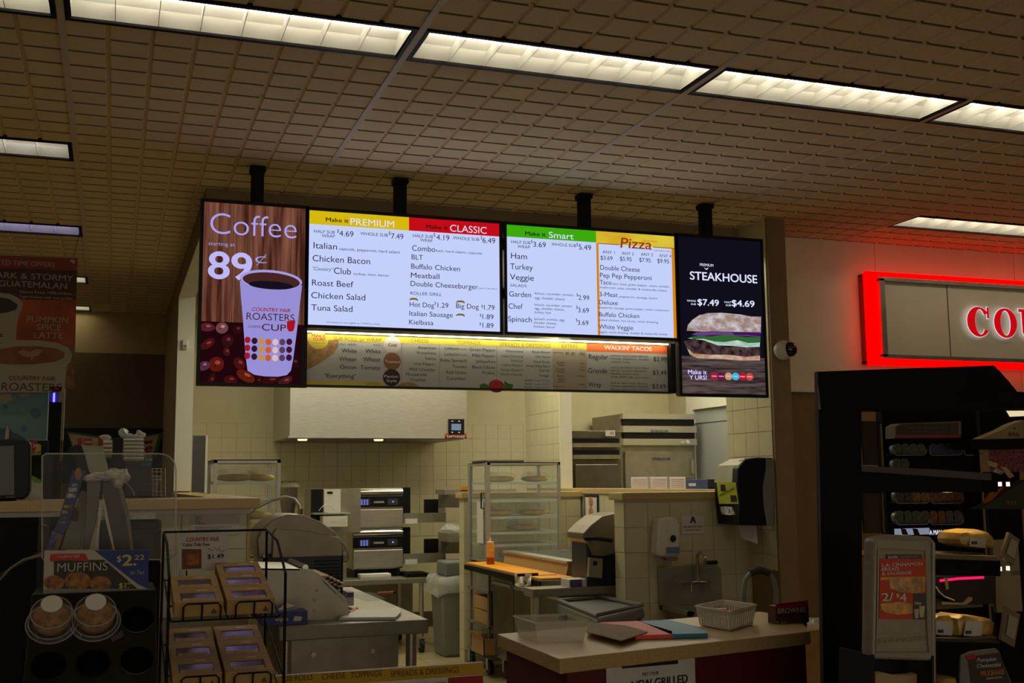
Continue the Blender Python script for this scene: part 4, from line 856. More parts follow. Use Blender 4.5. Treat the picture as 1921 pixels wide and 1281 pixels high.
# right grill and its table
t=table('side_table','steel table under the domed grill behind the sink wall',2.42,3.35,5.15+1.3,6.62,.80,'steel',.05,False,None)
def dome_machine(label,lx0,lx1,y0,y1,z0,z1,mirror=False,hose=False):
    t=th('panini_grill',label,'grill',((lx0+lx1)/2,(y0+y1)/2,z0),'domed grills'); h=z1-z0; w=lx1-lx0
    M().box(lx0+.05*w,lx1-.05*w,y0+.02,y1,z0,z0+h*.55).build('base',mat('dark blue base',(.012,.014,.024),.35),t,bevel=.012)
    m=M()
    for k in range(9): m.box(lx0+.62*w,lx0+.9*w,y0+.012,y0+.02,z0+h*(.12+.04*k),z0+h*(.135+.04*k))
    m.build('vent','ink',t,kind='stuff')
    pr=[(0,.62-.62),(.0,.30),(.04,.40),(.16,.52),(.32,.58),(.50,.57),(.68,.49),(.84,.36),(.97,.18),(1.0,.05),(.98,0)]
    pr=[(lx0-.02*w+p_[0]*w*1.04,z0+h*(.42+p_[1])) for p_ in pr[1:]]+[(lx0+w*.98,z0+h*.42),(lx0,z0+h*.5)]
    m=M(); m.prism([(x,y0+.03,z) for x,z in pr],(0,y1-y0-.03,0)); m.build('domed_lid','domelid',t,bevel=.006,smooth=True)
    fr=[(.14,.50),(.15,.80),(.18,.84),(.55,.80),(.88,.72),(.92,.66),(.93,.50)]
    m=M(); m.prism([(lx0+a_*w,y0,z0+h*b_) for a_,b_ in fr],(0,.05,0)); m.build('front_panel','domelid',t,bevel=.004)
    for a_ in (.06,.95): m=M(); m.cyl((lx0+a_*w,y0+.0,z0+h*.53),(lx0+a_*w,y0+.05,z0+h*.53),.009,12); m.build('hinge_knob','steeldull',t)
    if hose:
        pts=[(375,975),(400,955),(430,945),(470,946),(505,938)] if False else [(458,985),(464,966),(480,952),(510,938),(535,932),(552,936),(561,948),(563,962)]
        m=M(); P2=[PY(a_,b_,y0+.15) for a_,b_ in pts]; m.tube(P2,.008,8); m.build('braided_hose','steel',t,smooth=True); m=M(); q=P2[-1]; m.cyl((q.x,q.y,q.z-.03),(q.x,q.y,q.z+.02),.013,10); m.build('hose_fitting','chrome',t)
    return t
y=6.2
t=dome_machine('large domed grill with a dark base and a braided hose, left of the ovens',PY(487,1000,5.35).x,PY(655,1000,5.35).x,5.35,5.75,.905,PY(560,965,5.35).z,hose=True)
# right one, seen at an angle
t=th('panini_grill','second domed grill partly hidden behind the end of the sink wall','grill',(2.75,6.5,.80),'domed grills')
gx0,gx1,gy0,gy1=PY(1100,1050,6.5).x,3.10,6.45,6.65
def PP(l,y): return [PY(a_,b_,y) for a_,b_ in l]
m=M(); m.prism(PP([(1100,1000),(1160,1000),(1200,1000),(1200,1108),(1102,1108)],6.46),(0,.25,0)); m.build('base',mat('dark blue base',(.012,.014,.024),.35),t,bevel=.01)
m=M(); m.prism(PP([(1095,1012),(1094,1000),(1108,985),(1130,968),(1158,962),(1200,962),(1200,1026),(1130,1045),(1112,1042),(1104,1020)],6.44),(0,.27,0)); m.build('domed_lid','domelid',t,bevel=.008)
m=M(); m.prism(PP([(1106,1046),(1131,1048),(1130,1085),(1104,1082)],6.43),(0,.03,0)); m.build('control_plate','steeldull',t,bevel=.003); m=M(); m.prism(PP([(1114,1052),(1121,1053),(1120,1061),(1113,1060)],6.425),(0,.01,0)); m.build('control_knob','ink',t)
m=M(); m.tube(PP([(1096,1010),(1120,1010),(1148,1014)],6.40),.012,8); m.build('lid_handle','black',t)
t=th('purple_print_box','white and purple printed glove box on the side table','box',(2.5,6.42,.80)); q=PZ(1100,1108,.80)
M().pbox(1068,1086,1130,1106,6.47,.14).build('carton','paper',t,bevel=.003); M().pbox(1070,1087,1092,1105,6.466,.004).build('purple_print',mat('purple print',(.10,.06,.16),.5,noise=.3,scale=30),t)
# grey bin lid in front of the sink
t=th('grey_waste_bin','grey rectangular bin with a recessed lid behind the beige counter','bin',(2.45,5.6,0))
zb0=.72; A=PZ(1046,1130,zb0); B=PZ(1120,1160,zb0); C_=PZ(1207,1140,zb0); D_=PZ(1125,1123,zb0)
b=[Vector((A.x,A.y,0)),Vector((B.x,B.y,0)),Vector((C_.x,C_.y,0)),Vector((D_.x,D_.y,0))]
ce_=sum(b,Vector())/4
m=M(); m.hexa([ce_+(p_-ce_)*.86 for p_ in b]+[p_+Vector((0,0,zb0-.06)) for p_ in b]); m.build('body','grey',t,bevel=.02)
m=M(); m.hexa([ce_+(p_-ce_)*1.04+Vector((0,0,zb0-.06)) for p_ in b]+[ce_+(p_-ce_)*1.02+Vector((0,0,zb0)) for p_ in b]); m.build('lid','grey',t,bevel=.015)
m=M(); m.hexa([ce_+(p_-ce_)*.78+Vector((0,0,zb0)) for p_ in b]+[ce_+(p_-ce_)*.76+Vector((0,0,zb0+.006)) for p_ in b]); m.build('lid_recess',mat('dark grey plastic',(.15,.16,.16),.5),t,bevel=.003)
q=ce_+Vector((0,0,zb0)); rim=[ce_+(p_-ce_)*.97+Vector((0,0,zb0+.014)) for p_ in b]; m=M(); m.tube(rim+[rim[0]],.012,6); m.build('lid_rim','grey',t,smooth=True)
# hand sink etc
SYY=6.19
t=th('hand_sink','small stainless wall hung hand sink with gooseneck tap','sink',(3.3,6.1,.7))
a=PY(1233,1062,SYY); b=PY(1352,1130,SYY); 
m=M(); m.prism([(a.x,SYY,b.z),(b.x,SYY,b.z),(b.x,SYY,a.z-.035),(b.x-.03,SYY,a.z),(a.x,SYY,a.z)],(0,-.02,0)); m.build('backsplash','steeldull',t,bevel=.003)
zs_=b.z-.0; x0_,x1_=a.x,b.x; yf=5.80
m=M(); w2=.03
m.box(x0_,x1_,yf,yf+w2,zs_-.02,zs_+.004); m.box(x0_,x1_,SYY-.05,SYY-.02,zs_-.02,zs_+.004); m.box(x0_,x0_+w2,yf,SYY-.02,zs_-.02,zs_+.004); m.box(x1_-w2,x1_,yf,SYY-.02,zs_-.02,zs_+.004); m.build('rim','steeldull',t)
m=M(); i0=[(x0_+w2,yf+w2),(x1_-w2,yf+w2),(x1_-w2,SYY-.05),(x0_+w2,SYY-.05)]; cx_,cy_=(x0_+x1_)/2,(yf+SYY)/2
top=[Vector((p[0],p[1],zs_)) for p in i0]; bot=[Vector((cx_+(p[0]-cx_)*.85,cy_+(p[1]-cy_)*.85,zs_-.14)) for p in i0]
m.add(top+bot,[(0,1,5,4),(1,2,6,5),(2,3,7,6),(3,0,4,7),(4,5,6,7)]); o=m.build('bowl','steeldull',t); o.modifiers.new('s','SOLIDIFY').thickness=.004
xt=(x0_+x1_)/2-.01; q=PY(1306,1040,SYY-.05); zt2=PY(1306,1092,SYY-.05).z
m=M(); m.tube([(q.x,SYY-.06,zt2),(q.x,SYY-.06,q.z-.02)]+[(q.x+.0,SYY-.06-.05*(1-math.cos(k*math.pi/6)),q.z-.02+.035*math.sin(k*math.pi/6)) for k in range(1,7)]+[(q.x,SYY-.16,q.z-.06)],.009,8); m.build('gooseneck','chrome',t,smooth=True)
for dx in (-.06,.06):
    m=M(); m.cyl((q.x+dx,SYY-.02,zt2),(q.x+dx,SYY-.09,zt2),.013,10); m.tube([(q.x+dx,SYY-.09,zt2),(q.x+dx*1.2,SYY-.11,zt2-.05)],.006,6); m.build('tap_handle','chrome',t,smooth=True)
m=M(); m.cyl((q.x-.07,SYY-.05,zt2),(q.x+.07,SYY-.05,zt2),.012,10); m.build('tap_body','chrome',t,smooth=True)
m=M(); m.cyl((q.x+.045,SYY-.07,q.z-.05),(q.x+.13,SYY-.07,q.z-.05),.012,10); m.build('nozzle','ink',t)
t=th('soap_dispenser','white wall soap dispenser with a dark button on the sink wall','soap dispenser',(3.19,6.19,.97))
m=M(); m.prism(PP([(1236,972),(1262,969),(1272,974),(1276,985),(1277,1038),(1268,1046),(1236,1044),(1232,1036)],SYY-.10),(0,.095,0)); m.build('case','white',t,bevel=.012,smooth=True)
M().disc(1263,1010,5.5,SYY-.112,16,6.5).build('push_button','ink',t); M().pbox(1252,1026,1275,1038,SYY-.114,.01).build('window',mat('soap blue',(.12,.22,.36),.25),t)
m=M(); m.prism(PP([(1245,1044),(1274,1046),(1270,1052),(1254,1051)],SYY-.09),(0,.06,0)); m.build('nozzle','grey',t)
t=th('hand_washing_sign','small white hand washing sign with a blue symbol beside the soap dispenser','sign',(3.3,6.19,1.13))
M().pbox(1278,967,1321,1001,SYY-.004,.004).build('plate','paper',t); m=M(); m.text("THIS SINK FOR HAND",1281,1318,990,3.4,SYY-.006,.02); m.text("WASHING ONLY",1285,1315,996,3.4,SYY-.006,.02); m.build('sign_lettering','ink',t)
m=M(); m.prism(PP([(1294,982),(1298,969),(1302,969),(1306,982),(1302,980),(1300,976),(1298,980)],SYY-.006),(0,-.001,0)); m.build('hand_symbol','inkblue',t)
# towel dispenser on the wing wall
t=th('paper_towel_dispenser','black and steel paper towel dispenser with a yellow notice on the wing wall','towel dispenser',(3.78,6.05,1.2))
prof=[(1452,859),(1420,858),(1398,862),(1385,878),(1384,905),(1388,940),(1386,985),(1452,986)]
f0=PP(prof,5.90); f0=[Vector((min(p_.x,3.783),p_.y,p_.z)) for p_ in f0]
m=M(); m.prism(f0,(0,.07,0)); m.build('side_body','black',t,bevel=.006)
gr=[(1450,862),(1436,860),(1436,880),(1430,915),(1432,950),(1438,985),(1450,985)]
m=M(); m.prism([Vector((min(p_.x,3.783),5.894,p_.z)) for p_ in PP(gr,5.9)],(0,.006,0)); m.build('side_cover','grey',t)
# front cover: ruled surface from the side profile to the far side
fr_=PP([(1398,860),(1386,872),(1382,905),(1386,945),(1384,985)],5.92); bk_=PP([(1370,862),(1347,874),(1340,905),(1343,945),(1347,982)],6.17)
m=M(); m.add(fr_+bk_+[p_+Vector((.12,0,0)) for p_ in bk_]+[p_+Vector((.12,0,0)) for p_ in fr_],[(i,i+1,6+i,5+i) for i in range(4)]+[(5+i,6+i,11+i,10+i) for i in range(4)]+[(4,9,14,19),(0,15,10,5)]); m.build('front_cover','black',t,smooth=True)
m=M(); m.add([fr_[0]+Vector((-.001,-.001,.001)),fr_[1]+Vector((-.003,-.002,0)),fr_[2]+Vector((-.003,-.002,0)),bk_[2]+Vector((-.003,-.002,0)),bk_[1]+Vector((-.003,-.002,.002)),bk_[0]+Vector((-.001,-.001,.002))],[(0,1,4,5),(1,2,3,4)]); m.build('steel_cover','steeltop',t,smooth=True)
def onfront(u,v,off=.004): # u 0 far..1 near, v index along profile
    i=min(int(v),3); f=v-i; A_=fr_[i].lerp(fr_[i+1],f); B_=bk_[i].lerp(bk_[i+1],f); return B_.lerp(A_,u)+Vector((-off,-off*.6,0))
m=M(); m.poly([onfront(.12,1.95,.006),onfront(.98,2.0,.006),onfront(1.02,3.0,.006),onfront(.16,3.0,.006)]); m.build('yellow_notice',mat('yellow notice',(.50,.52,.03),.7),t)
m=M(); O=onfront(.22,2.68,.008); O2=onfront(.92,2.30,.008); ux=(O2-O).normalized(); m.textw("HAND WASHING",O,ux,Vector((0,0,1)),(O2-O).length,.016,.02); m.poly([onfront(.3,2.0+.1,.008),onfront(.5,2.1,.008),onfront(.5,2.4,.008),onfront(.3,2.4,.008)]); m.poly([onfront(.7,2.6,.008),onfront(.95,2.6,.008),onfront(.95,2.9,.008),onfront(.7,2.9,.008)]); m.build('notice_print','ink',t)
m=M(); m.poly([onfront(.2,3.15,.008),onfront(.45,3.12,.008),onfront(.75,3.15,.008),onfront(.9,3.5,.008),onfront(.6,3.55,.008),onfront(.25,3.5,.008)]); m.build('white_sticker',mat('sticker print',(.5,.5,.48),.6,noise=.9,scale=60),t)
m=M(); m.add([(3.60,6.03,1.185),(3.70,5.98,1.185),(3.70,5.97,1.06),(3.62,6.02,1.09),(3.60,6.032,1.185),(3.70,5.982,1.185),(3.70,5.972,1.06),(3.62,6.022,1.09)],[(0,1,2,3),(7,6,5,4)]); m.build('paper_tail','paper',t)
# hand truck
t=th('hand_truck','grey tube hand truck with a black grip leaning beside the sink','hand truck',(3.5,5.75,0))
HT=5.6; P2=PP([(1397,1170),(1395,1110),(1398,1088),(1408,1074),(1425,1069),(1442,1074),(1452,1088),(1456,1110),(1457,1170)],HT)
P2=[Vector((P2[0].x,HT,.12))]+P2+[Vector((P2[-1].x,HT,.12))]
m=M(); m.tube(P2,.014,10); m.build('tube_frame','grey',t,smooth=True); m=M(); m.tube(PP([(1407,1075),(1416,1071),(1425,1069),(1434,1071),(1443,1075)],HT-.001),.021,10); m.build('grip','rubber',t,smooth=True)
M().box(P2[0].x-.05,P2[-1].x+.05,HT-.2,HT+.02,0.01,.02).build('toe_plate','steeldull',t)
for x in (P2[0].x-.02,P2[-1].x+.02): m=M(); m.cyl((x-.02,HT+.06,.11),(x+.02,HT+.06,.11),.11,18); m.build('wheel','rubber',t)
# coolers and boxes in the back room
def cooler(label,px0,px1,py0,y,dep,doorpy,mt='steeldull'):
    a=PY(px0,py0,y); b=PY(px1,py0,y); z1=a.z
    t=th('upright_cooler',label,'cooler',((a.x+b.x)/2,y+dep/2,0),'coolers in the back room')
    M().box(a.x,b.x,y+.04,y+dep,.1,z1).build('cabinet',mt,t,bevel=.004)
    zd=PY(px0,doorpy,y).z; M().box(a.x+.03,b.x-.05,y,y+.04,.15,zd).build('door',mt,t,bevel=.006)
    for x in (a.x+.04,b.x-.04): M().cyl((x,y+.1,0),(x,y+.1,.1),.02,10).build('foot','steel',t)
    return t,a.x,b.x,z1,zd
t,a,b,z1,zd=cooler('shorter dark steel cooler with two slots above its door, behind the half wall',1073,1167,807,9.75,.42,871,'steeldark')
for i,py in enumerate((822,844)):
    M().box(a+.01,b-.04,9.735,9.79,PY(1100,py+9,9.75).z,PY(1100,py,9.75).z).build('vent_slot','black',t); M().box(a+.005,b-.02,9.73,9.79,PY(1100,py+10+7,9.75).z,PY(1100,py+9,9.75).z).build('vent_rail','steeldull',t)
M().pbox(1136,807,1154,818,9.735,.004).build('white_label','paper',t); M().pbox(1118,857,1160,862,9.735,.006).build('door_badge','black',t)
m=M(); m.text("DX",1145,1152,814,4,9.73,.02); m.build('label_lettering','inkblue',t)
t,a,b,z1,zd=cooler('taller steel cooler with blue badges behind the half wall, right of the shorter one',1166,1305,776,10.35,.75,847)
for i,(p0,p1) in enumerate(((786,798),(811,822))):
    M().box(a+.02,b-.03,10.33,10.40,PY(1200,p1,10.35).z,PY(1200,p0,10.35).z).build('vent_slot','black',t)
for (p0,p1) in ((776,786),(799,811),(823,835)): M().box(a,b-.01,10.32,10.40,PY(1200,p1,10.35).z,PY(1200,p0,10.35).z).build('vent_rail','steel',t)
m=M(); m.text("BEVERAGE-AIR",1221,1254,811,5,10.315,.03); m.text("BEVERAGE-AIR",1224,1258,863,5,10.345,.03); m.build('badge_lettering','inkblue',t)
m=M(); q=PY(1290,829,10.32); m.lathe((q.x,10.31,q.z),[(.0,0),(.02,0),(.02,.012),(0,.012)],16,axis='y'); m.build('thermometer','white',t); M().pbox(1277,827,1284,831,10.315,.004).build('tag_plate','paper',t)
M().pbox(1298,862,1302,888,10.31,.03).build('door_handle','steel',t)
zc0=1.385
for i,(p0,p1) in enumerate(((1189,1223),(1226,1260),(1262,1295))):
    d=(8.05,7.7,7.4)[i]; 
    a=PX(p0,914,3.85); b=PX(p1,914,3.85); z1=PX((p0+p1)/2,895,3.85).z
    t=th('printed_white_carton',('left','middle','right')[i]+' of the three small white printed cartons on the half wall cap','box',(3.85,(a.y+b.y)/2,zc0),'white cartons on the half wall')
    ya,yb=sorted((a.y,b.y)); M().box(3.82,3.89,ya+.012,yb-.012,zc0,z1+.002).build('carton','paper',t,bevel=.002)
    m=M()
    for r_ in range(5):
        zz=zc0+(z1-zc0)*(.15+.16*r_); m.box(3.818,3.82,ya+.03,yb-.04,zz,zz+.004)
    m.build('pink_print',mat('pink print',(.55,.32,.30),.7),t)
t=th('blue_film_box','small blue box of film on the half wall cap beside the towel dispenser','box',(3.85,6.85,zc0)); a=PX(1297,914,3.85); b=PX(1338,914,3.85); M().box(3.81,3.88,b.y,a.y,zc0,PX(1318,899,3.85).z).build('carton','navy',t,bevel=.002); M().box(3.808,3.81,a.y-.14,a.y-.04,zc0+.02,zc0+.04).build('white_print','paper',t)
# back room doorway on the side wall
dx=5.84
def xbox(p0,py0,p1,py1,x,dxx):
    a=PX(p0,py0,x); b=PX(p1,py1,x); return M().box(x,x+dxx,a.y,b.y,a.z,b.z)
a=PX(1308,766,dx); b=PX(1366,766,dx)
t=M().box(dx-.03,dx,b.y-.2,a.y,0,PX(1330,766,dx).z).build('door_1','frp',kind='structure')
t.data.materials[0]=mat('door leaf grey',(.36,.37,.36),.5)
M().box(dx-.06,dx,a.y-.0,a.y+.14,0,CE).build('door_frame','paint',t); M().box(dx-.06,dx,b.y-.2,a.y,PX(1330,766,dx).z,CE).build('door_header','paint',t)
M().box(dx-.035,dx-.03,b.y-.2,a.y,PX(1330,792,dx).z-.005,PX(1330,792,dx).z).build('door_groove','inkgrey',t)
# ================================================================== FRONT WORK TABLE
t=table('work_table','stainless work table at left centre with papers and a tissue box on it',.625,1.222,4.46,6.0,.90,'steel',.055,False,None,legs=((.66,4.52),(1.165,4.52),(.66,5.94),(1.165,5.94)),leg_r=.022)
M().box(.68,1.13,4.60,5.6,.66,.845).build('drawer_box','steeldull',t,bevel=.004); M().box(.68,1.13,4.594,4.60,.68,.83).build('drawer_front','steeldull',t)
for x in (.78,1.02): M().cyl((x,4.58,.77),(x,4.594,.77),.010,10).build('drawer_bolt','steel',t)
M().cyl((.93,4.7,0),(.93,4.7,.66),.022,12).build('leg','steel',t,smooth=True)
DYY=4.62
t=th('wrap_dispenser','large grey steel sloping dispenser with riveted side on the work table','dispenser',(.75,4.8,.90))
side=[(478,1066),(562,1067),(583,1068),(600,1078),(650,1122),(653,1140),(655,1160),(645,1163),(500,1163),(480,1150)]
m=M(); m.pprism(side,DYY,.012); m.build('side_plate','steeldull',t); 
m=M(); m.prism([p_+Vector((0,.42,0)) for p_ in [PY(a_,b_,DYY) for a_,b_ in side]],(0,.012,0)); m.build('side_plate','steeldull',t)
q=[PY(a_,b_,DYY) for a_,b_ in side]
m=M(); m.add([q[0],q[1],q[1]+Vector((0,.42,0)),q[0]+Vector((0,.42,0))],[(0,1,2,3)]); o=m.build('top_lid','steel',t); o.modifiers.new('s','SOLIDIFY').thickness=.006
m=M(); m.add([q[3]-Vector((0,0,.008)),q[4]-Vector((.01,0,.008)),q[4]+Vector((-.01,.42,-.008)),q[3]+Vector((0,.42,-.008))],[(0,1,2,3)]); o=m.build('slope_plate','steeldull',t); o.modifiers.new('s','SOLIDIFY').thickness=.006
m=M(); m.cyl(q[2]+Vector((-.02,.01,.008)),q[2]+Vector((-.02,.42,.008)),.012,12); m.build('hinge_roller','chrome',t,smooth=True)
for a_,b_ in ((594,1107),(636,1107),(590,1124),(590,1144)): m=M(); c_=PY(a_,b_,DYY); m.lathe((c_.x,c_.y-.001,c_.z),[(.006,0),(.005,-.004),(.001,-.005)],10,axis='y'); m.build('rivet','steel',t)
t=th('stacked_wraps','stack of tan sub wraps at the top of the sloping dispenser','wraps',(q[3].x+.04,4.85,q[3].z))
for i in range(5):
    c_=PY(600+i*7,1074+i*3.4,DYY+.15); M().box(c_.x-.012,c_.x+.02,DYY+.03,DYY+.38,c_.z-.02,c_.z-.004).build('wrap',mat('tan wrap',(.50,.38,.20),.8),t)
def on(z,l): return [PZ(a_,b_,z) for a_,b_ in l]
t=th('tissue_box','blue printed tissue box with a white tissue on the work table','tissue box',(.63,4.52,.90))
A=PZ(492,1163,.90);
ty=4.50; a=PY(492,1141,ty); b=PY(541,1168,ty); c_=PY(577,1165,ty)
x0,x1=a.x,c_.x; z1=.90+.052
M().box(x0,x1,ty,ty+.10,.901,z1).build('carton','navy',t,bevel=.002); m=M(); m.textw("wipes",(x0+.05,ty-.001,.918),Vector((1,0,0)),Vector((0,0,1)),.05,.016,.03); m.poly([(x0+.12,ty-.001,.915),(x0+.15,ty-.001,.915),(x0+.155,ty-.001,.93),(x0+.125,ty-.001,.935)]); m.build('white_lettering','inkwhite',t)
m=M(); m.add([(x0+.06,ty+.05,z1),(x0+.14,ty+.05,z1),(x0+.165,ty+.05,z1+.045),(x0+.135,ty+.04,z1+.018),(x0+.10,ty+.055,z1+.03),(x0+.09,ty+.06,z1+.02)],[(0,1,3),(1,2,3),(0,3,4),(0,4,5)]); m.build('tissue','paper',t)
t=th('paper_stack','stack of white forms near the right front corner of the work table','papers',(1.05,4.6,.90))
l=on(.902,[(636,1164),(741,1163),(752,1152),(745,1146),(668,1149)]); m=M(); m.prism(l,(0,0,.010)); m.build('sheets','paper',t)
m=M(); m.prism([p_+Vector((.004,.004,.010)) for p_ in l],(0,0,.002)); m.build('top_sheet','white',t)
t=th('orange_marker','orange marker pen lying on the work table behind the forms','pen',(1,5.1,.90)); l=on(.907,[(708,1113),(737,1111)]); m=M(); m.cyl(l[0],l[1],.006,8); m.build('barrel',mat('orange pen',(.6,.15,.03),.5),t); m=M(); m.cyl(l[1],l[1]+(l[1]-l[0])*.15,.0065,8); m.build('cap','ink',t)
t=th('small_knife','orange handled knife lying at the end of the sloping dispenser','knife',(.9,4.7,.90)); l=on(.91,[(655,1150),(663,1146),(669,1141)]); m=M(); m.tube(l,.008,8); m.build('grip',mat('orange pen',(.6,.15,.03),.5),t)
t=th('small_carton','small white box beside the dispenser end on the work table','box',(.93,5.0,.90)); M().pbox(651,1110,664,1136,4.98,.10).build('carton','paper',t,bevel=.002); M().pbox(652,1112,663,1120,4.976,.003).build('purple_print',mat('purple print',(.10,.06,.16),.5,noise=.3,scale=30),t)
t=th('clear_sheet','sheet of clear wrap lying at the far end of the work table','wrap',(1,5.6,.90)); l=on(.903,[(655,1118),(690,1128),(725,1124),(700,1112),(665,1110)]); m=M(); m.prism(l,(0,0,.003)); m.build('sheet','film',t)
t=th('floor_tub','white tub on the floor under the work table','tub',(.95,5.0,0)); M().box(.80,1.12,5.1,5.4,0,.30).build('tub','white',t,bevel=.01); M().box(.78,1.14,5.08,5.42,.30,.325).build('rim','white',t,bevel=.004)
t=th('round_bin','round open bin with a pale rim on the floor left of the work table legs','bin',(.55,4.9,0)); m=M(); m.lathe((.66,4.30,0),[(.12,0),(.15,.40),(.155,.55)],24); m.build('body','blackmatte',t,smooth=True); m=M(); m.tube([(.66+.155*math.cos(k*math.pi/12),4.30+.155*math.sin(k*math.pi/12),.55) for k in range(25)],.008,6); m.build('rim','white',t)
# left glass cabinet behind the register counter
gy0=7.3; gx0=PY(366,862,gy0).x+.0; gx1=PY(527,862,gy0).x; gz1=PY(440,862,gy0).z; gz0=PY(440,1040,gy0).z
sh2=[PY(440,p_,gy0).z for p_ in (903,938,975,1005)]
gx0=.60
t=glasscab('glass bread cabinet behind the register counter, right of the pale jamb',gx0,gx1,gy0,gy0+.48,gz0,gz1,sh2)
for i,(fx,si,lab,l_) in enumerate(((.35,0,'bagged rolls on the top shelf of the left glass cabinet, left pile',.24),(.75,0,'bagged rolls on the top shelf of the left glass cabinet, right pile',.16),(.6,2,'bagged rolls on the third shelf of the left glass cabinet',.26))):
    bread_bag(lab,gx0+(gx1-gx0)*fx,gy0+.2,sh2[si]+.001,l_,GB)
t=table('cabinet_table','steel table carrying the left glass bread cabinet',.60,1.10,7.28,7.85,gz0-.002,'steel',.05)
t=th('packet_stack','stack of wrapped packets below the left glass cabinet','packets',(.9,6.9,.7))
for i in range(6): 
    z_=PY(480,1008+9*i,6.9).z; M().box(.78,1.02,6.8,7.1,z_-.02,z_-.003).build('packet',('bread','white','film','white','bread','paper')[i],t,bevel=.004)
M().box(.76,1.03,6.79,7.12,0,PY(480,1062,6.9).z-.02).build('stand','steeldull',t)
# ================================================================== BEIGE COUNTER
zt=.95
t=th('beige_counter','beige speckled counter with dark red sides in the right foreground','counter',(1.7,3.4,0))
cp=on(zt,[(1050,1236),(1520,1183),(1490,1163),(1430,1150),(933,1189)]); cp=[PZ(1050,1236,zt),PZ(1520,1184,zt),PZ(1497,1158,zt),PZ(1425,1147,zt),PZ(933,1189,zt)]
m=M(); m.prism([p_-Vector((0,0,.042)) for p_ in cp],(0,0,.042)); m.build('countertop','solid',t,bevel=.003)
cc_=sum(cp,Vector())/5
bp=[cc_+(p_-cc_)*.955 for p_ in cp]; bp=[Vector((p_.x,p_.y,0)) for p_ in bp]
m=M(); m.prism(bp,(0,0,zt-.043)); m.build('red_base','red',t)
A,B=bp[0],bp[1]; ux=(B-A).normalized(); nrm=Vector((ux.y,-ux.x,0))
def frontpt(px,py,off=.004):
    v=_ray(px,py); P0=A+nrm*off; k=(P0-CAM).dot(nrm)/v.dot(nrm); return CAM+v*k
t=th('counter_poster','white paper poster on the red counter front reading TRY OUR GRILLED','poster',tuple(frontpt(1220,1260)))
a=frontpt(1137,1236); b=frontpt(1303,1222); c_=Vector((b.x,b.y,b.z-.28)); d=Vector((a.x,a.y,b.z-.28)); a=Vector((a.x,a.y,b.z)); m=M(); m.prism([a,b,c_,d],-nrm*.002); m.build('sheet','paper',t)
def ft(m,s_,x0,x1,base,cap,bold=0): p0=frontpt(x0,base,.007);p1=frontpt(x1,base,.007);p2=frontpt(x0,base-cap,.007); m.textw(s_,p0,ux,Vector((0,0,1)),(p1-p0).dot(ux),p2.z-p0.z,bold)
m=M(); ft(m,"TRY OUR",1204,1236,1269,7); ft(m,"NEW GRILLED",1185,1291,1294,17,.03); m.build('poster_lettering','ink',t)
m=M(); p0=frontpt(1167,1254,.006);p1=frontpt(1272,1245,.006); m.poly([p0,p1+Vector((0,0,0)),Vector((p1.x,p1.y,p1.z+.018)),Vector((p0.x,p0.y,p0.z+.018))]); m.build('black_banner','ink',t)
# tray
t=th('clear_tray','clear plastic food tray with black tape on the left end of the beige counter','tray',(1.35,3.3,zt))
bot=on(zt+.002,[(972,1195),(1010,1207),(1095,1203),(1090,1190),(1000,1186)]); bot=[PZ(972,1193,zt+.002),PZ(1008,1206,zt+.002),PZ(1096,1202,zt+.002),PZ(1060,1190,zt+.002)]
cb=sum(bot,Vector())/4; h=.062; top=[cb+(p_-cb)*1.14+Vector((0,0,h)) for p_ in bot]; K['tray']=glass('clear tray plastic',(.72,.68,.60),.12,.34)
m=M(); m.add(bot+top,[(0,1,5,4),(1,2,6,5),(2,3,7,6),(3,0,4,7),(0,1,2,3)]); o=m.build('tray_walls','tray',t); o.modifiers.new('s','SOLIDIFY').thickness=.003
m=M(); m.tube(top+[top[0]],.004,6); m.build('rim','tray',t)
m=M(); u_=(top[2]-top[3]); m.prism([top[3].lerp(top[0],.15)+Vector((.0,0,-.002)),top[3].lerp(top[2],.0)+Vector((0,-.004,-.002)),top[3]+u_*.0+Vector((0,-.004,-.02)),top[3].lerp(top[0],.15)+Vector((0,0,-.02))],(0.002,0.002,0)); m.build('black_tape','ink',t)
# folders
def flat(name,label,cat,px,z,h,mt,grp=None,edge=None):
    l=on(z,px); c_=sum(l,Vector())/len(l); t=th(name,label,cat,tuple(c_),grp)
    m=M(); m.prism(l,(0,0,h)); m.build('cover' if edge else 'sheet',mt,t,bevel=.0015)
    if edge: m=M(); m.prism([c_+(p_-c_)*.985-Vector((0,0,.0)) for p_ in l],(0,0,h*.6)); m.build('pages',edge,t)
    return t
flat('blue_folder','bright blue folder lying on the beige counter beside the white basket','folder',[(1198,1172),(1258,1198),(1328,1196),(1320,1186),(1256,1170)],zt+.001,.014,'blue2',None,'paper')
flat('red_folder','bright red folder lying under the kraft card on the beige counter','folder',[(1125,1175),(1192,1200),(1262,1198),(1262,1192),(1196,1172)],zt+.001,.014,'red2',None,'paper')
flat('brown_card','sheet of brown card lying over the red folder','card',[(1099,1186),(1165,1203),(1216,1186),(1172,1174),(1104,1168)],zt+.016,.003,mat('brown card',(.30,.22,.14),.8,noise=.1,scale=20))
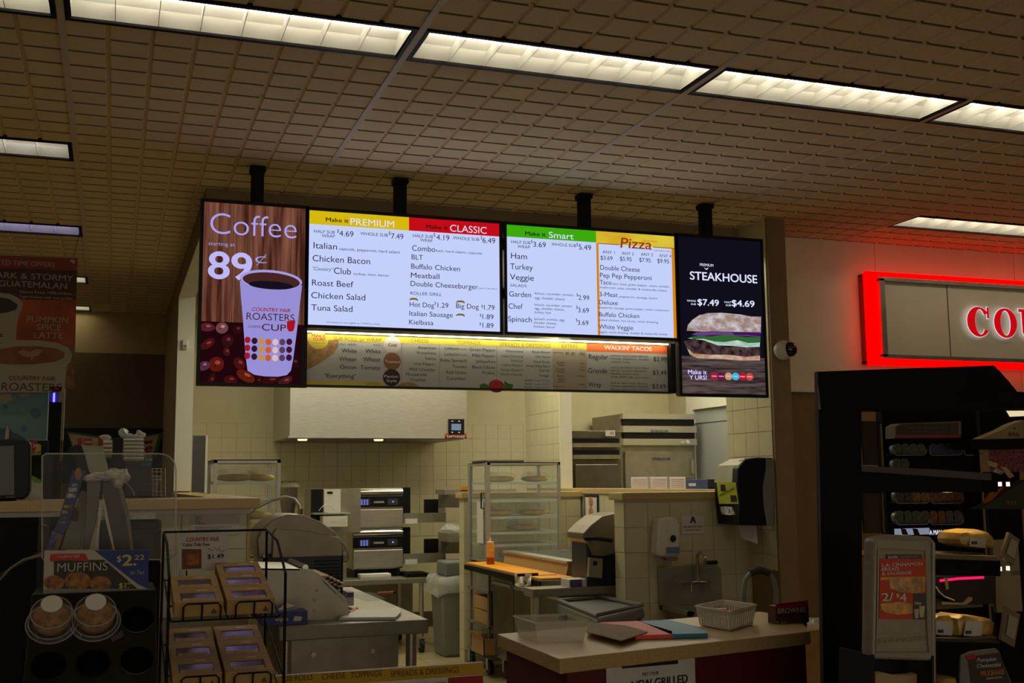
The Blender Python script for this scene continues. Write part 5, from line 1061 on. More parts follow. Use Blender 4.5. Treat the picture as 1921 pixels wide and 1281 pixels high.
# basket
t=th('white_basket','white slotted plastic basket of orange packets on the beige counter','basket',(1.95,3.7,zt))
bot=[PZ(1313,1172,zt+.003),PZ(1370,1183,zt+.003),PZ(1413,1170,zt+.003),PZ(1358,1161,zt+.003)]; cb=sum(bot,Vector())/4; h=.063; top=[cb+(p_-cb)*1.14+Vector((0,0,h)) for p_ in bot]
m=M(); m.prism(bot,(0,0,.003)); m.build('base','white',t)
for i in range(4):
    a0,a1,b0,b1=bot[i],bot[(i+1)%4],top[i],top[(i+1)%4]; n=11
    m=M()
    for (f0_,f1_) in ((0,.12),(.78,1.0)): m.add([a0.lerp(b0,f0_),a1.lerp(b1,f0_),a1.lerp(b1,f1_),a0.lerp(b0,f1_)],[(0,1,2,3)])
    for k in range(n+1):
        u0=(k)/(n+.60); u1=u0+.60/(n+.60)
        L0,L1=a0.lerp(a1,u0),b0.lerp(b1,u0); R0,R1=a0.lerp(a1,u1),b0.lerp(b1,u1)
        m.add([L0.lerp(L1,.12),R0.lerp(R1,.12),R0.lerp(R1,.78),L0.lerp(L1,.78)],[(0,1,2,3)])
    o=m.build('slotted_side','white',t); o.modifiers.new('s','SOLIDIFY').thickness=.002
m=M(); m.tube(top+[top[0]],.004,6); m.build('rim','white',t)
for i in range(7):
    c_=cb+Vector((random.uniform(-.045,.045),random.uniform(-.03,.03),.015+.006*i)); o=th('sauce_packet','orange sauce packet inside the white slotted basket','packet',tuple(c_),'orange packets in the basket')
    m=M(); a_=random.uniform(0,3); ca,sa=math.cos(a_),math.sin(a_); hx,hy=.022,.014
    m.hexa([c_+Vector((ca*x_-sa*y_,sa*x_+ca*y_,0)) for x_,y_ in ((-hx,-hy),(hx,-hy),(hx,hy),(-hx,hy))]+[c_+Vector((ca*x_-sa*y_,sa*x_+ca*y_,.005)) for x_,y_ in ((-hx*.8,-hy*.8),(hx*.8,-hy*.8),(hx*.8,hy*.8),(-hx*.8,hy*.8))]); m.build('packet',mat('orange packet',(.75,.25,.04),.4),o)
# brownie box
t=th('brownie_box','small printed box reading BROWNIE on the right end of the beige counter','box',(2.2,3.5,zt))
yB=3.42; q=[PY(a_,b_,yB) for a_,b_ in ((1455,1135),(1516,1127),(1518,1172),(1456,1178))]; 
z0=zt+.001; m=M(); m.hexa([Vector((q[3].x,yB,z0)),Vector((q[2].x,yB-.0,z0)),Vector((q[2].x,yB+.05,z0)),Vector((q[3].x,yB+.05,z0)),q[0]-Vector((0,0,.005)),q[1]-Vector((0,0,.01)),q[1]+Vector((0,.05,-.01)),q[0]+Vector((0,.05,-.005))]); m.build('carton',mat('brownie dark',(.10,.035,.02),.5,noise=.4,scale=40),t)
m=M(); m.poly([PY(a_,b_,yB-.002) for a_,b_ in ((1455,1133),(1516,1126),(1515,1137),(1456,1142))]); m.build('red_band',mat('box red',(.42,.02,.02),.5),t)
m=M(); m.poly([PY(a_,b_,yB-.001) for a_,b_ in ((1457,1165),(1514,1166),(1514,1176),(1457,1178))]); m.build('blue_band',mat('box blue',(.08,.11,.17),.5),t)
m=M(); m.text("BROWNIE",1459,1513,1151,10,yB-.003,.03); m.build('white_lettering','inkwhite',t); m=M(); m.text("2",1455,1461,1175,10,yB-.003,.03); m.text("$2",1466,1476,1176,10,yB-.003,.03); m.build('yellow_lettering','inkyel',t)
t=th('clear_bags','roll of clear bags lying behind the right end of the beige counter','bags',(2.35,3.4,.93)); m=M(); m.ball(PY(1534,1178,3.9),.055,.05,.04,10,6,.2); m.build('bag_bundle','bag',t); M().box(2.50,2.7,3.82,4.0,0,.86).build('box_below','card',t)
# ================================================================== MENU SIGN BOTTOM
ys=3.0
t=th('menu_stand','yellow topped printed order board at the bottom edge reading SUB ROLLS and CHEESE','sign',(PY(700,1270,ys).x,ys,0))
a=PY(499,1268,ys); b=PY(906,1244,ys); zt_=(a.z+b.z)/2
M().box(a.x,b.x,ys,ys+.02,zt_-.35,zt_).build('board','paper',t); M().box(a.x,b.x,ys-.001,ys,zt_-.032,zt_).build('yellow_band',mat('yellow band dark',(.52,.32,.01),.6),t)
M().box(b.x-.10,b.x,ys-.001,ys,zt_-.35,zt_-.034).build('red_panel',mat('red print',(.35,.01,.02),.6),t)
for x in (a.x+.06,b.x-.08): M().box(x,x+.02,ys+.005,ys+.015,0,zt_-.35).build('leg','steeldull',t)
m=M()
for s_,p0,p1,bs in (("M",500,513,1277),("SUB ROLLS",527,587,1280),("CHEESE",604,648,1276),("TOPPINGS",658,716,1273),("SPREADS & DRESSINGS",733,861,1271)): m.text(s_,p0,p1,bs-1,12,ys-.003)
m.text("Italian   creamy garlic",790,856,1286,7,ys-.003)
m.build('dark_lettering',mat('brown ink',(.10,.06,.01),.7),t)
# ================================================================== PIE RACK
def frame3(o,fwd_tilt):  # tilted tray frame: u along x, v away from camera going up, n normal
    c_,s_=math.cos(fwd_tilt),math.sin(fwd_tilt); return Vector((1,0,0)),Vector((0,c_,s_)),Vector((0,-s_,c_))
U,V,N_=frame3(None,math.radians(10.5))
rk=th('pie_rack','black wire rack holding two tiers of boxed pies in the left foreground','rack',(.45,2.9,0))
BWD,BDP,BHT=.113,.118,.036
K['window']=mat('pie window film',(.10,.09,.20),.12,spec=.8,noise=.6,scale=30)
K['piec']=mat('pie crust',(.50,.33,.13),.6,noise=.3,scale=40)
def piebox(o):
    t=th('boxed_pie','','box',(0,0,0),'boxed pies on the wire rack')
    w_,d_,h_=BWD,BDP,BHT
    m=M(); f=.016
    m.box(0,w_,0,d_,0,h_-.003); m.build('carton','kraft',t,local=True,bevel=.0015)
    m=M(); m.box(0,w_,0,f,h_-.003,h_); m.box(0,w_,d_-f*2.2,d_,h_-.003,h_); m.box(0,f,f,d_-f*2.2,h_-.003,h_); m.box(w_-f,w_,f,d_-f*2.2,h_-.003,h_); m.build('lid_frame','kraft',t,local=True)
    M().box(f,w_-f,f,d_-f*2.2,h_-.0029,h_-.0024).build('window','window',t,local=True)
    M().box(f+.004,w_-f-.004,f,f+.022,h_-.0024,h_-.0012).build('pie_edge','piec',t,local=True)
    M().box(w_*.5,w_*.72,d_-f*1.6,d_-f*1.1,h_,h_+.0006).build('white_sticker','paper',t,local=True)
    m=M(); m.add([(w_-.030,-.0006,.006),(w_-.014,-.0006,.006),(w_-.022,-.0006,.02)],[(0,1,2)]); m.build('red_mark',mat('photo maroon',(.16,.06,.03),.6,noise=.3,scale=40),t,local=True)
    return t
pb0=None
def tray(ox,oy,oz,rows,names):
    global pb0
    O=Vector((ox,oy,oz)); k=0
    for (c_,r_) in rows:
        if pb0 is None: pb0=piebox(None); o=pb0
        else: o=copy_tree(pb0)
        o.location=O+U*(c_*(BWD+.008))+V*(r_*(BDP+.002))+N_*.004; o.rotation_euler=(math.radians(10.5),0,0); o['label']=names[k]; k+=1
    m=M(); W2=2*BWD+.02
    def pt(u,v,n): return O+U*u+V*v+N_*n
    for u in (-.008,W2*.5,W2): m.tube([pt(u,-.006,0),pt(u,3*BDP+.01,0)],.0022,6)
    for v in (-.006,.12,.24,.36): m.tube([pt(-.008,v,-.003),pt(W2,v,-.003)],.0022,6)
    m.build('tray_wires','blackmatte',rk,kind='stuff')
    for c_ in (0,1):
        u0=c_*(BWD+.008)+.02; 
        m=M(); m.tube([pt(u0,-.007,-.004),pt(u0,-.009,.030),pt(u0+.008,-.010,.038),pt(u0+.078,-.010,.038),pt(u0+.086,-.009,.030),pt(u0+.086,-.007,-.004)],.0022,6); m.tube([pt(u0+.043,-.007,-.004),pt(u0+.043,-.010,.038)],.0022,6); m.build('front_hoop','blackmatte',rk)
    return O
yP=2.80; a=PY(326,1162,yP)
R6=[(0,0),(1,0),(0,1),(1,1),(1,2)]
tray(a.x,yP,a.z,R6,['boxed pie at the front left of the upper rack tier','boxed pie at the front right of the upper rack tier','boxed pie in the middle left of the upper rack tier','boxed pie in the middle right of the upper rack tier','boxed pie alone at the back of the upper rack tier'])
a2=PY(322,1299,yP)
R7=[(0,0),(1,0),(0,1),(1,1),(0,2),(1,2)]
tray(a2.x,yP,a2.z,R7,['boxed pie at the front left of the lower rack tier','boxed pie at the front right of the lower rack tier','boxed pie in the middle left of the lower rack tier','boxed pie in the middle right of the lower rack tier','boxed pie at the back left of the lower rack tier','boxed pie at the back right of the lower rack tier'])
W2=2*BWD+.03
for x in (a.x-.014,a.x+W2):
    m=M(); zz=a.z; m.tube([(x,yP-.02,0.02),(x,yP-.02,zz+.10),(x,yP+.13,zz+.17),(x,yP+.34,zz+.19),(x,yP+.34,.02)],.0035,6); m.tube([(x,yP-.02,a2.z+.02),(x,yP+.34,a2.z+.12)],.0025,6); m.build('side_frame','blackmatte',rk)
m=M(); m.tube([(a.x-.014,yP+.34,a.z+.19),(a.x+W2,yP+.34,a.z+.19)],.003,6); m.tube([(a.x-.014,yP+.34,.3),(a.x+W2,yP+.34,.3)],.003,6); m.tube([(a.x-.014,yP-.02,.05),(a.x+W2,yP-.02,.05)],.003,6); m.build('cross_wire','blackmatte',rk)
# card COUNTRY FAIR pies
yc=3.16; t=th('pie_price_card','white card reading Table Talk Pies $1.49 above the wire rack','price card',tuple(PY(382,1068,yc)))
q=[PY(a_,b_,yc) for a_,b_ in ((337,1000),(428,1001),(427,1072),(334,1068))]
m=M(); m.prism(q,(0,.003,0)); m.build('card','paper',t); m=M(); m.text("COUNTRY FAIR",349,411,1016,8,yc-.002,.03,.15); m.build('red_lettering','inkred',t)
m=M(); m.text("Table Talk Pies",342,393,1025,6,yc-.002,.02); m.text("$1.49",389,420,1048,9,yc-.002,.03); m.build('black_lettering','ink',t)
M().prism([PY(a_,b_,yc-.001) for a_,b_ in ((341,1030),(378,1030),(378,1066),(341,1068))],(0,.0005,0)).build('pie_photo_box',mat('photo maroon',(.16,.06,.03),.6,noise=.3,scale=40),t)
M().poly([PY(a_,b_,yc-.002) for a_,b_ in ((351,1040),(373,1040),(373,1060),(351,1060))]).build('pie_photo_window',mat('photo orange',(.40,.12,.02),.6,noise=.4,scale=60),t)
m=M(); l=[(388,1037),(394,1034),(390,1028),(400,1033),(403,1026),(407,1033),(414,1025),(412,1034),(424,1031),(414,1038)]; m.tube([PY(a_,b_,yc-.003) for a_,b_ in l],.0006,4); m.build('burst_outline','inkgrey',t)
m=M(); m.tube([PY(350,1070,yc+.01),PY(350,1090,yc+.01)],.002,5); m.tube([PY(415,1070,yc+.01),PY(415,1090,yc+.01)],.002,5); m.build('clip','blackmatte',t)
yc=4.940; t=th('wall_notice','white typed notice taped to the tiled front of the register counter','notice',tuple(PY(400,990,yc)))
M().pbox(357,956,450,1003,yc,.003).build('sheet','paper',t); m=M()
for s_,a_,b_,c_ in (("ORDER STEPS",367,389,962),("Name",367,376,970),("Date",367,377,974),("Roll",367,375,979),("Toppings",367,383,983),("Please fill out one form for each sandwich you order",367,435,990),("hand the form to the cashier",367,412,994),("Thank you for waiting",367,407,998)): m.text(s_,a_,b_,c_,2.4,yc-.002,.02)
m.build('typed_lines','inkgrey',t)
# ================================================================== MUFFIN CASE
DIM=1.5
t=th('muffin_case','black sloped muffin display case with round wells in the left foreground','display case',(.0,2.8,0))
P0=PY(60,1116,3.0); P1=PY(292,1116,3.0); ang=math.radians(48)
Wm=P1.x-P0.x; Vd=Vector((0,-math.cos(ang),-math.sin(ang))); Nn=Vector((0,-math.sin(ang),math.cos(ang))); Ux=Vector((1,0,0))
def mp(u,v,n=0): return P0+Ux*u+Vd*v+Nn*n
# find well pitch from pixels
def onplane(px,py):
    v=_ray(px,py); k=(P0-CAM).dot(Nn)/v.dot(Nn); p=CAM+v*k-P0; return p.dot(Ux),p.dot(Vd)
cen=[[onplane(x_,y_) for x_ in xs_] for xs_,y_ in (((97,177,258),1170),((91,174,257),1248))]
c00=cen[0][0]; pu=(cen[0][2][0]-cen[0][0][0])/2; pv=cen[1][1][1]-cen[0][1][1]; rw=pu*.375
m=M(); n=24; rows=4; T=.006
for r_ in range(rows):
    for c_ in range(3):
        cu,cv=c00[0]+c_*pu,c00[1]+r_*pv; u0,u1,v0,v1=cu-pu/2,cu+pu/2,cv-pv/2,cv+pv/2
        if c_==0:u0=0
        if c_==2:u1=Wm
        if r_==0:v0=0
        sq=[];ci=[]
        for i in range(n):
            a_=2*math.pi*i/n; dx,dy=math.cos(a_),math.sin(a_); s_=1/max(abs(dx),abs(dy)); 
            X=cu+(dx*s_)*((u1-cu) if dx>0 else (cu-u0)); Y_=cv+(dy*s_)*((v1-cv) if dy>0 else (cv-v0)); sq.append(mp(X,Y_)); ci.append(mp(cu+rw*dx,cv+rw*dy))
        m.add(sq+ci,[(i,(i+1)%n,(i+1)%n+n,i+n) for i in range(n)])
o=m.build('well_plate',mat('glossy black plate',(.012,.012,.012),.22),t)
for r_ in range(rows):
    for c_ in range(3):
        cu,cv=c00[0]+c_*pu,c00[1]+r_*pv; m=M(); k=20; vs=[]
        for (rr,nn) in ((rw+.003,.002),(rw,.001),(rw*.86,-.045),(0.001,-.046)): vs+=[mp(cu+rr*math.cos(2*math.pi*i/k),cv+rr*math.sin(2*math.pi*i/k),nn) for i in range(k)]
        m.add(vs,[(q_*k+i,q_*k+(i+1)%k,(q_+1)*k+(i+1)%k,(q_+1)*k+i) for q_ in range(3) for i in range(k)]); m.build('well_cup','black',t,smooth=True)
Lv=c00[1]+3.5*pv
m=M(); m.prism([mp(0,0,-.001),mp(0,Lv,-.001),Vector((P0.x,P0.y+.25,0)),Vector((P0.x,P0.y+.25,P0.z))],(.006,0,0)); m.build('side_panel','blackmatte',t); m=M(); m.prism([mp(Wm-.006,0,-.001),mp(Wm-.006,Lv,-.001),Vector((P0.x+Wm-.006,P0.y+.25,0)),Vector((P0.x+Wm-.006,P0.y+.25,P0.z))],(.006,0,0)); m.build('side_panel','blackmatte',t)
M().box(P0.x,P1.x,P0.y,P0.y+.25,P0.z-.03,P0.z).build('top_ledge','blackmatte',t); lb=mp(0,Lv); M().box(P0.x,P1.x,lb.y,lb.y+.01,0,lb.z).build('lower_front','blackmatte',t)
m=M(); m.tube([mp(0,0,.004),mp(Wm,0,.004)],.003,6); m.tube([mp(0,0,.004),mp(0,Lv,.004)],.0015,5); m.tube([mp(Wm,0,.004),mp(Wm,Lv,.004)],.0015,5); m.build('clear_edge','acrylic',t)
for i,lab in enumerate(('muffin in a clear shell, left one of the two in the black display case','muffin in a clear shell, in the middle top well of the black display case')):
    cu,cv=c00[0]+i*pu,c00[1]; q=mp(cu,cv,.0); t=th('wrapped_muffin',lab,'muffin',tuple(q),'muffins in the black case')
    Mx=Matrix((Ux,-Vd,Nn)).transposed()
    def tf(m,sc_=1): m.v=[q+Mx@(v-Vector((0,0,0))) for v in m.v]; return m
    m=M(); m.lathe((0,0,0),[(.026,-.035),(.032,0),(.042,.012),(.044,.025),(.036,.040),(.018,.05),(.001,.052)],20); tf(m); o=m.build('muffin',mat('muffin crumb',(.20,.10,.035),.8,noise=.5,scale=60,bump=.8),t,smooth=True)
    m=M(); m.lathe((0,0,0),[(.058,.000),(.058,.004),(.052,.010),(.052,.030),(.046,.048),(.030,.060),(.028,.064),(.001,.064)],24); tf(m); m.build('clear_dome',glass('shell clear',(.6,.6,.58),.06,.07),t,smooth=True)
    for rr,nn in ((.058,.003),(.052,.012),(.046,.046)):
        m=M(); m.tube([(rr*math.cos(a_*math.pi/12),rr*math.sin(a_*math.pi/12),nn) for a_ in range(25)],.0012,5); tf(m); m.build('rim_ring',glass('shell rim',(.8,.8,.76),.1,.35),t)
    m=M(); m.lathe((0,.010,.0645),[(.024,0),(.024,.0012),(.001,.0016)],20); tf(m); m.build('shell_top_disc',mat('shell glare disc',(.85,.78,.62),.12,spec=.9),t)  # pale disc: glare on the shell top put into its colour
    m=M(); m.poly([Vector((.036,-.05,.003)),Vector((.062,-.03,.004)),Vector((.066,-.05,.006)),Vector((.04,-.064,.005))]) if i else m.poly([Vector((-.03,.05,.003)),Vector((.0,.066,.004)),Vector((-.012,.072,.004)),Vector((-.03,.064,.006))]); tf(m); m.build('shell_tab','film',t)
# MUFFINS sign
ym=3.02
t=th('muffin_sign','MUFFINS price sign with blue corner and $2.22 above the black case','sign',tuple(PY(180,1115,ym)))
zm=Z(0,780,2.5565)
def zq(l,yy): return [PY(*zm.p(a_,b_),yy) for a_,b_ in l]
m=M(); m.prism(zq([(213,645),(713,643),(710,832),(208,832)],ym),(0,.004,0)); m.build('card',mat('sign pale',(.38,.36,.33),.6),t)
M().poly(zq([(258,692),(500,690),(660,830),(258,830)],ym-.001)).build('black_panel',mat('sign black',(.03,.03,.025),.6),t)
M().poly(zq([(452,645),(713,643),(711,830),(660,806)],ym-.0015)).build('blue_corner',mat('sign blue',(.025,.045,.18),.6),t)
m=M(); m.poly(zq([(238,682),(246,662),(410,660),(428,698),(300,690),(242,700)],ym-.002)); m.build('red_ribbon',mat('sign red',(.40,.03,.03),.6),t)
m=M(); zm.t(m,"COUNTRY FAIR",275,382,681,11,ym-.003,.03,.1); zm.t(m,"MUFFINS",275,515,748,44,ym-.003,-.008); zm.t(m,"for Two",625,692,762,22,ym-.003,-.01,.2); m.build('white_lettering',mat('dim white ink',(.45,.44,.40),.7),t)
m=M(); zm.t(m,"$",560,582,700,30,ym-.003,.02); zm.t(m,"2.",585,655,718,54,ym-.003,.05); zm.t(m,"22",645,692,690,24,ym-.003,.02); zm.t(m,"$1.",570,618,826,26,ym-.003,.03); zm.t(m,"69",610,634,808,12,ym-.003,.02); m.build('yellow_lettering',mat('dim yellow ink',(.50,.42,.12),.7),t)
for (a_,b_,ra,rb) in ((258,800,50,36),(372,792,64,44),(482,804,52,36)):
    M().poly([PY(*zm.p(a_+ra*math.cos(i*math.pi/10),min(831,b_-rb*math.sin(i*math.pi/10))),ym-.0025-ra*1e-5) for i in range(20)]).build('muffin_picture',mat('muffin print',(.24,.10,.03),.6,noise=.6,scale=70),t)
m=M()
for i in range(16):
    for j in range(2):
        if (i+j)%2==0: m.poly(zq([(530+i*11,836+j*10),(541+i*11,836+j*10),(541+i*11,846+j*10),(530+i*11,846+j*10)],ym-.003))
m.build('blue_check',mat('check blue',(.08,.12,.28),.6),t,kind='stuff'); M().poly(zq([(208,832),(728,830),(726,858),(206,858)],ym-.0005)).build('price_rail',mat('rail pale',(.20,.19,.17),.5),t)
# acrylic guard
yg=3.25
t=th('acrylic_guard','clear acrylic guard sheet with rounded corners standing behind the muffin sign','guard',tuple(PY(200,1050,yg)))
out=[(79,856),(86,851),(300,851)]+[(300+30*math.sin(k*math.pi/10),881-30*math.cos(k*math.pi/10)) for k in range(1,6)]+[(330,1042),(318,1049),(84,1052),(79,1046)]
m=M(); m.pprism(out,yg,.005); m.build('sheet','acrylic',t)
pp=[PY(a_,b_,yg) for a_,b_ in out]; m=M(); m.tube(pp+[pp[0]],.0022,6); m.build('sheet_edge',glass('acrylic edge',(.5,.5,.47),.2,.55),t)
m=M(); m.box(PY(79,1000,yg).x-.01,PY(79,1000,yg).x+.004,yg,yg+.3,PY(79,860,yg).z-.5,PY(79,852,yg).z); m.build('side_sheet','acrylic',t)
for a_,b_ in ((82,987),(86,987)): m=M(); c_=PY(a_,b_,yg-.003); m.ball(c_,.004,.004,.004,8,5); m.build('screw','chrome',t)
# sleeves standing behind guard
def slab(name,label,cat,px,y_,dy,mt,grp=None):
    c_=PY(*px[0],y_); t=th(name,label,cat,tuple(c_),grp); m=M(); m.pprism(px,y_,dy); m.build('body',mt,t,bevel=.002); return t
zz7=Z(60,840,5.825)
def z7(l): return [zz7.p(a_,b_) for a_,b_ in l]
t=slab('blue_sandwich_carton','tall blue printed cardboard carton leaning behind the acrylic guard','carton',z7([(447,240),(585,248),(560,330),(390,880),(335,945),(235,905),(300,760)]),3.34,.05,mat('sub blue',(.045,.055,.15),.6,noise=.1,scale=20))
m=M(); m.poly([PY(*zz7.p(505+35*math.cos(i*math.pi/8),285+70*math.sin(i*math.pi/8)),3.337) for i in range(16)]); m.build('bread_print',mat('bread print',(.30,.15,.07),.6),t)
m=M()
for k_,(a_,b_,w_,h_) in enumerate(((470,405,60,28),(450,455,90,50),(430,520,100,50),(350,765,40,24),(335,815,60,22))): m.poly([PY(*p_,3.336) for p_ in z7([(a_-w_/2,b_-h_/2),(a_+w_/2,b_-h_/2+4),(a_+w_/2-8,b_+h_/2),(a_-w_/2-8,b_+h_/2)])])
m.build('pale_lettering',mat('pale print',(.30,.30,.32),.7,noise=.8,scale=120),t)
m=M()
for (a_,b_,w_,h_) in ((395,640,80,36),(365,700,60,36)): m.poly([PY(*p_,3.336) for p_ in z7([(a_-w_/2,b_-h_/2),(a_+w_/2,b_-h_/2+4),(a_+w_/2-8,b_+h_/2),(a_-w_/2-8,b_+h_/2)])])
m.build('yellow_lettering',mat('gold print dim',(.35,.24,.04),.7,noise=.8,scale=120),t)
t=slab('kraft_edge_carton','blue and tan carton below the tall blue one, behind the guard','carton',z7([(220,908),(340,945),(290,1115),(165,1110)]),3.36,.04,mat('tan carton',(.22,.16,.08),.6)); M().poly([PY(*p_,3.357) for p_ in z7([(222,930),(282,945),(240,1112),(165,1108)])]).build('blue_print',mat('violet print',(.10,.09,.28),.6,noise=.6,scale=60),t)
t=slab('cream_carton','plain cream cardboard sheet standing behind the blue carton','carton',z7([(540,470),(632,490),(540,1112),(310,1112),(400,830)]),3.42,.02,mat('cream card',(.30,.26,.20),.7,noise=.05,scale=12)); M().poly([PY(*p_,3.417) for p_ in z7([(440,640),(490,660),(515,720),(500,800),(440,800),(420,740)])]).build('dark_print',mat('brown print',(.10,.07,.04),.6),t)
t=slab('grey_paper_sleeve','long grey paper sleeve leaning left under the knotted plastic','sleeve',z7([(600,360),(760,350),(750,470),(700,800),(620,1112),(545,1112),(590,760)]),3.36,.05,mat('grey sleeve',(.13,.12,.11),.45,noise=.15,scale=15)); M().poly([PY(*p_,3.357) for p_ in z7([(740,560),(780,600),(705,1112),(690,1112)])]).build('pale_edge','white',t)
t=slab('dark_paper_sleeve','long dark sleeve leaning right under the knotted plastic','sleeve',z7([(765,370),(900,365),(975,560),(1030,760),(1075,1112),(885,1112),(810,800),(765,500)]),3.35,.05,mat('dark sleeve',(.05,.042,.032),.4,noise=.3,scale=14)); M().poly([PY(*p_,3.347) for p_ in z7([(935,420),(985,420),(1065,720),(1110,1112),(1075,1112),(1020,740),(975,560)])]).build('pale_side',mat('pale sleeve side',(.20,.17,.14),.6),t); M().poly([PY(*p_,3.346) for p_ in z7([(765,500),(800,600),(905,1112),(885,1112),(805,800)])]).build('pale_edge','white',t)
t=th('knotted_plastic_wrap','knotted clear plastic wrap tying the tops of the two long sleeves','plastic wrap',tuple(PY(200,895,3.33)))
random.seed(5)
for k_,(px,py,rx,rz) in enumerate(((172,897,.022,.010),(190,893,.032,.012),(212,890,.028,.018),(228,893,.022,.020),(222,903,.018,.020),(205,893,.02,.014),(236,896,.012,.012))):
    m=M(); m.ball(PY(px,py,3.33),rx,.02,rz,9,6,.22); m.build('wrap_fold',mat('plastic wrap',(.50,.49,.45),.3,alpha=.8,noise=.3,scale=60),t)
m=M(); m.tube([PY(a_,b_,3.34) for a_,b_ in ((236,905),(243,912),(250,922),(252,930))],.0008,4); m.build('loose_string','white',t)
# dark bubble-topped case at far left
t=th('dark_case','dark curved glass topped case at the bottom left corner','display case',(-.25,2.9,0))
m=M(); ptsc=[(-60,1281),(-60,1120),(-20,1092),(20,1068),(55,1050),(80,1042),(80,1290),(-60,1290)]; m.pprism(ptsc,3.30,.3); m.build('curved_hood','blackmatte',t)
m=M(); m.tube([PY(a_,b_,3.29) for a_,b_ in ((0,1088),(20,1066),(45,1050),(78,1042))],.004,6); m.build('hood_rim','steeldull',t); M().box(PY(-60,1200,3.30).x,PY(80,1200,3.30).x,3.30,3.6,0,PY(0,1281,3.30).z).build('base','blackmatte',t)
t=th('counter_fridge','small black box unit with a pale top behind the acrylic guard','appliance',tuple(PY(245,1050,4.7)))
M().pbox(186,974,302,1056,4.62,.2).build('body',mat('dull black box',(.028,.027,.024),.6),t,bevel=.01); M().pbox(243,962,292,974,4.6,.1).build('pale_top','steeldull',t); M().pbox(205,995,302,1050,4.61,.01).build('front_panel',mat('dull grey panel',(.04,.036,.03),.6),t)
b_=PY(245,1056,4.7).z; M().box(PY(186,1056,4.62).x,PY(302,1056,4.62).x,4.64,4.80,0,b_).build('pedestal','blackmatte',t)
t=th('striped_radiator','small white louvred grille right of the black box unit','grille',tuple(PY(318,1080,4.8)))
for k_ in range(7): M().pbox(305+k_*4.5,1038,307.5+k_*4.5,1092,4.78,.01).build('slat','white',t)
M().pbox(303,1034,338,1039,4.775,.03).build('top_rail','white',t); M().pbox(303,1090,338,1094,4.775,.03).build('bottom_rail','white',t)
# ================================================================== REGISTER COUNTER THINGS
ZC=1.391
def plinth(t,px0,px1,y_,dy,z_top,mt='black'): a_=PY(px0,930,y_).x; b_=PY(px1,930,y_).x; M().box(a_,b_,y_,y_+dy,ZC,z_top).build('foot',mt,t,bevel=.004)
t=th('register_screen','large black register screen at the left edge on the tan counter','monitor',tuple(PY(20,940,4.98)))
m=M(); m.pprism([(-60,830),(30,822),(52,826),(57,832),(56,920),(52,930),(45,935),(-60,942)],4.98,.10); m.build('housing','black',t,bevel=.006); M().pprism([(-60,838),(26,836),(27,928),(-60,930)],4.975,.005).build('screen',mat('dim screen',(.035,.032,.03),.25),t); m=M(); m.pprism([(12,931),(28,931),(28,934),(12,934)],4.975,.003); m.build('maker_plate','inkgrey',t); plinth(t,-20,30,5.02,.12,PY(0,935,5.0).z)
t=th('white_shopping_bags','bundle of white bags hanging by the register behind the black screen','bags',tuple(PY(60,935,5.2)))
m=M(); m.pprism([(40,890),(60,898),(78,905),(78,938),(45,938)],5.25,.05); m.build('bag_bundle','bag',t,bevel=.01); M().pprism([(44,888),(60,892),(76,900),(76,906),(46,895)],5.245,.01).build('green_edge',mat('green print',(.12,.28,.02),.6),t)
t=th('black_post','black post with a lit blue light strip left of the brown wall','post',tuple(PY(101,940,7.6)))
M().pbox(89,754,112,941,7.60,.07).build('post','blackmatte',t); M().pbox(93,700,110,754,7.61,.05).build('strip_housing',mat('violet housing',(.05,.03,.12),.5),t); M().pbox(99.5,737,103,754,7.60,.01).build('blue_light',glow('blue led',(.05,.05,1),9,False),t)
t=th('white_pole_panel','narrow pale upright panel right of the black post','panel',tuple(PY(116,865,7.64))); M().pbox(109,700,121,826,7.64,.04).build('upper_panel',mat('pale grey panel',(.24,.22,.18),.6),t); M().pbox(109,826,117,864,7.64,.04).build('lower_panel',mat('mauve panel',(.10,.06,.06),.6),t)
b_=PY(112,864,7.64); M().box(b_.x-.01,b_.x+.01,7.65,7.67,ZC if False else 0,b_.z).build('stand','blackmatte',t)
t=th('frozen_drink_panel','pale blue bubble-printed backlit panel at the left edge under the banner','drink machine',tuple(PY(40,840,7.7)))
K['icepanel']=mat('pale blue print',(.10,.20,.20),.5,noise=.12,scale=3)
M().pbox(-40,700,90,825,7.7,.08).build('panel','icepanel',t); M().pbox(-40,825,90,826.5,7.69,.08).build('lower_trim','white',t)
for a_,b_,r_ in ((67,775,10),(10,763,5),(45,804,6),(12,749,3)): M().disc(a_,b_,r_,7.697,20).build('bubble_print',mat('bubble blue',(.045,.13,.18),.5),t)
m=M(); m.poly([PY(a_,b_,7.696) for a_,b_ in ((0,740),(18,738),(26,750),(16,752),(10,758),(0,755))]); m.poly([PY(a_,b_,7.696) for a_,b_ in ((30,738),(50,737),(60,739),(50,744),(40,745))]); m.build('cream_swirl',mat('cream print',(.25,.23,.15),.6),t)
m=M(); m.poly([PY(a_,b_,7.696) for a_,b_ in ((-20,800),(10,804),(35,815),(52,825),(-20,825))]); m.build('dark_wave',mat('wave blue',(.03,.09,.13),.5),t)
m=M(); m.lathe(tuple(PY(13,825,7.65)),[(.012,0),(.012,.06),(.006,.07),(.003,.09)],10); m.build('tap_handle',mat('pinkish plastic',(.36,.28,.26),.4),t)
M().pbox(-40,826.5,90,960,7.72,.06).build('dark_lower','blackmatte',t)
t=th('red_price_screen','small red and yellow price screen reading 39 below the blue panel','screen',tuple(PY(65,855,5.9)))
